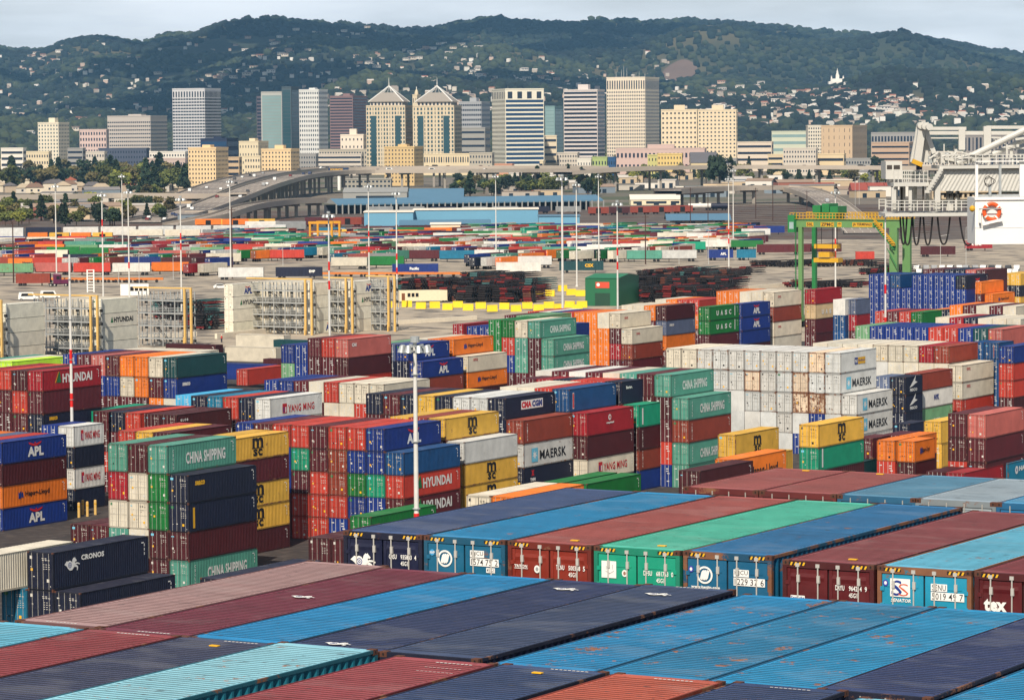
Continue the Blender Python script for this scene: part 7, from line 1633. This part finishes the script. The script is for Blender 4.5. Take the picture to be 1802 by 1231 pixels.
# hillside houses
hm_ = []
for k, (cw_, cr2) in enumerate((((222, 214, 200), (150, 140, 132)), ((206, 194, 176), (120, 100, 90)), ((230, 224, 214), (200, 190, 180)), ((196, 170, 150), (150, 96, 76)))):
    mb = MB(); mb.box(-.5, .5, -.35, .35, -.4, .42, wallm(cw_)); rf = wallm(cr2); mb.quad([(-.56, -.42, .42), (.56, -.42, .42), (.56, 0, .62), (-.56, 0, .62)], rf); mb.quad([(-.56, 0, .62), (.56, 0, .62), (.56, .42, .42), (-.56, .42, .42)], rf)
    for x in (-.3, .05, .3): mb.box(x-.07, x+.07, -.36, -.34, .05, .25, GL)
    hm_.append(mb.mesh('hillside_house'))
CLU = [('on the left ridge', 60, 110, 50, 12, 24), ('low on the left slope', 130, 225, 110, 26, 26), ('in the pale cluster above the teal glass tower', 480, 92, 48, 14, 26), ('in the row above the slab tower', 400, 135, 75, 10, 28), ('high on the centre left ridge', 600, 62, 70, 10, 18), ('on the slope above the twin towers', 690, 108, 60, 16, 26), ('below the centre ridge', 780, 85, 60, 12, 18), ('right of the twin towers', 830, 140, 40, 8, 12),
       ('above the white banded tower', 950, 142, 60, 8, 16), ('right of the tallest tower', 1215, 178, 50, 12, 16), ('in the town left of the temple', 1340, 175, 60, 22, 44), ('around the white temple', 1480, 172, 60, 10, 22), ('in the dense right hand town', 1560, 195, 70, 20, 44), ('at the right edge of the slope', 1740, 175, 60, 40, 34), ('high on the right slope', 1540, 110, 110, 14, 24), ('on the far right shoulder', 1700, 120, 80, 10, 16)]
hc = 0
for lb, cx, cy, sx, sy, n in CLU:
    if hc+n > 296: n = 296-hc
    spots = sorted((cx+r8.gauss(0, .62)*sx, cy+r8.gauss(0, .62)*sy) for i in range(n))
    for i, (px, py) in enumerate(spots):
        p = hill_pt(px, py); k = r8.randrange(4); hc += 1; w = r8.uniform(9, 24)
        o = obj('hillside_house', hm_[k], None, (p.x, p.y-10, p.z+w*.22+5), R(r8.uniform(-35, 35))); o.scale = (w, w*.7, w*.42); tag(o, 'small %s house, %s from left %s' % (('pale', 'beige', 'white', 'pinkish')[k], ordw(i+1), lb), 'house', 'houses '+lb)
# many more, too small and numerous to single out
hv, hf, hc_, k0 = [], [], [], 0
for i in range(760):
    if i < 300: px, py = r8.uniform(1180, 1802), r8.triangular(150, 232, 212)
    else: px, py = r8.uniform(0, 1180), r8.triangular(60, 228, 200)
    p = hill_pt(px, py); w = r8.uniform(6, 15); d = w*.65; h = w*.34; a = r8.uniform(-.6, .6); c, s_ = math.cos(a), math.sin(a); q = lin(r8.choice(((222, 218, 208), (206, 198, 184), (230, 226, 218), (180, 168, 154), (200, 176, 158)))); rq = lin(r8.choice(((150, 140, 132), (110, 96, 90), (196, 188, 180), (150, 96, 76))))
    for x, y, z in ((-w/2, -d/2, -5), (w/2, -d/2, -5), (w/2, d/2, -5), (-w/2, d/2, -5), (-w/2, -d/2, h), (w/2, -d/2, h), (w/2, d/2, h), (-w/2, d/2, h), (-w/2, 0, h*1.5), (w/2, 0, h*1.5)): hv.append((p.x+c*x-s_*y, p.y-8+s_*x+c*y, p.z+z+8))
    for f, cc_ in (((0, 1, 5, 4), q), ((1, 2, 6, 9, 5), q), ((3, 0, 4, 8, 7), q), ((4, 5, 9, 8), rq), ((8, 9, 6, 7), rq)): hf.append(tuple(k0+j for j in f)); hc_ += [cc_+(1,)]*len(f)
    k0 += 10
me = bpy.data.meshes.new('distant_houses'); me.from_pydata(hv, [], hf); ca = me.color_attributes.new('Col', 'FLOAT_COLOR', 'CORNER'); ca.data.foreach_set('color', np.array(hc_, dtype=np.float32).ravel()); me.materials.append(WM)
o = obj('distant_houses', me); tag(o, 'remaining tiny houses scattered among the hillside trees', 'houses'); o['kind'] = 'stuff'
# white temple with spires
p = hill_pt(1470, 160); t = thing('temple', 'white temple with five pointed spires on the hillside', 'temple', (p.x, p.y-60, p.z+14)); s_ = FPX/p.y; u = 1.15/s_; TW = wallm((236, 230, 220))
mb = MB(); mb.box(-14*u, 14*u, -8*u, 8*u, -6*u, 6*u, TW); mb.box(-10*u, 10*u, -6*u, 6*u, 6*u, 10*u, TW); mb.build('base', t)
for x, y, h, w in ((-9, -5, 15, 2.2), (9, -5, 15, 2.2), (-9, 5, 15, 2.2), (9, 5, 15, 2.2), (0, 0, 26, 5)):
    mb = MB(); mb.box((x-w/2)*u, (x+w/2)*u, (y-w/2)*u, (y+w/2)*u, 6*u, (h*.62)*u, TW); mb.bar((x*u, y*u, h*.62*u), (x*u, y*u, h*u), w*.9*u, TW, n=8, w2=.1*u); mb.build('spire', t)

# ---------------------------------------------------------------- clouds over the hills, high above the frame, that shade parts of the slopes
CLM, n_, b_ = _pr('cloud white'); b_.inputs['Base Color'].default_value = (.85, .86, .88, 1); b_.inputs['Roughness'].default_value = 1
rc = np.random.RandomState(17); nclo = 0
for cx, cy, sx, sy in ((-1500, 6800, 900, 900), (-800, 7400, 900, 800), (2300, 8700, 700, 800), (-1200, 9200, 1100, 900), (300, 9800, 1300, 1000), (2500, 10600, 700, 900), (-500, 11200, 1500, 800), (2300, 7200, 600, 700)):
    vs, fs, k0 = [], [], 0
    for j in range(26):
        v, f = blob(rc); r_ = rc.uniform(130, 300); off = np.array([rc.normal()*sx*.42, rc.normal()*sy*.42, rc.uniform(0, 90)]); vs.append(v*np.array([r_, r_, r_*.34])+off); fs += (f+k0).tolist(); k0 += 12
    me = bpy.data.meshes.new('cloud'); me.from_pydata(np.concatenate(vs).tolist(), [], fs); me.materials.append(CLM); o = obj('cloud', me, None, (cx, cy, 1900)); o['kind'] = 'structure'

# ---------------------------------------------------------------- air
m = bpy.data.materials.new('haze'); m.use_nodes = True; n = m.node_tree; n.nodes.clear(); o_ = n.nodes.new('ShaderNodeOutputMaterial'); v = n.nodes.new('ShaderNodeVolumePrincipled')
v.inputs['Color'].default_value = (.30, .63, 1.0, 1); v.inputs['Density'].default_value = 3.2e-5; v.inputs['Anisotropy'].default_value = 0.0; n.links.new(v.outputs[0], o_.inputs['Volume'])
zmax = max(float(GZ.max()), 500)+40; mb = MB(); mb.box(-9500, 9500, -700, 15500, -9, zmax, m); o = mb.build('haze'); o['kind'] = 'stuff'; tag(o, 'thin blue haze in the air before the hills', 'haze')

for o in scene.objects:
    l = o.get('label')
    if l and len(l.split()) > 16: print('LONG', len(l.split()), l)
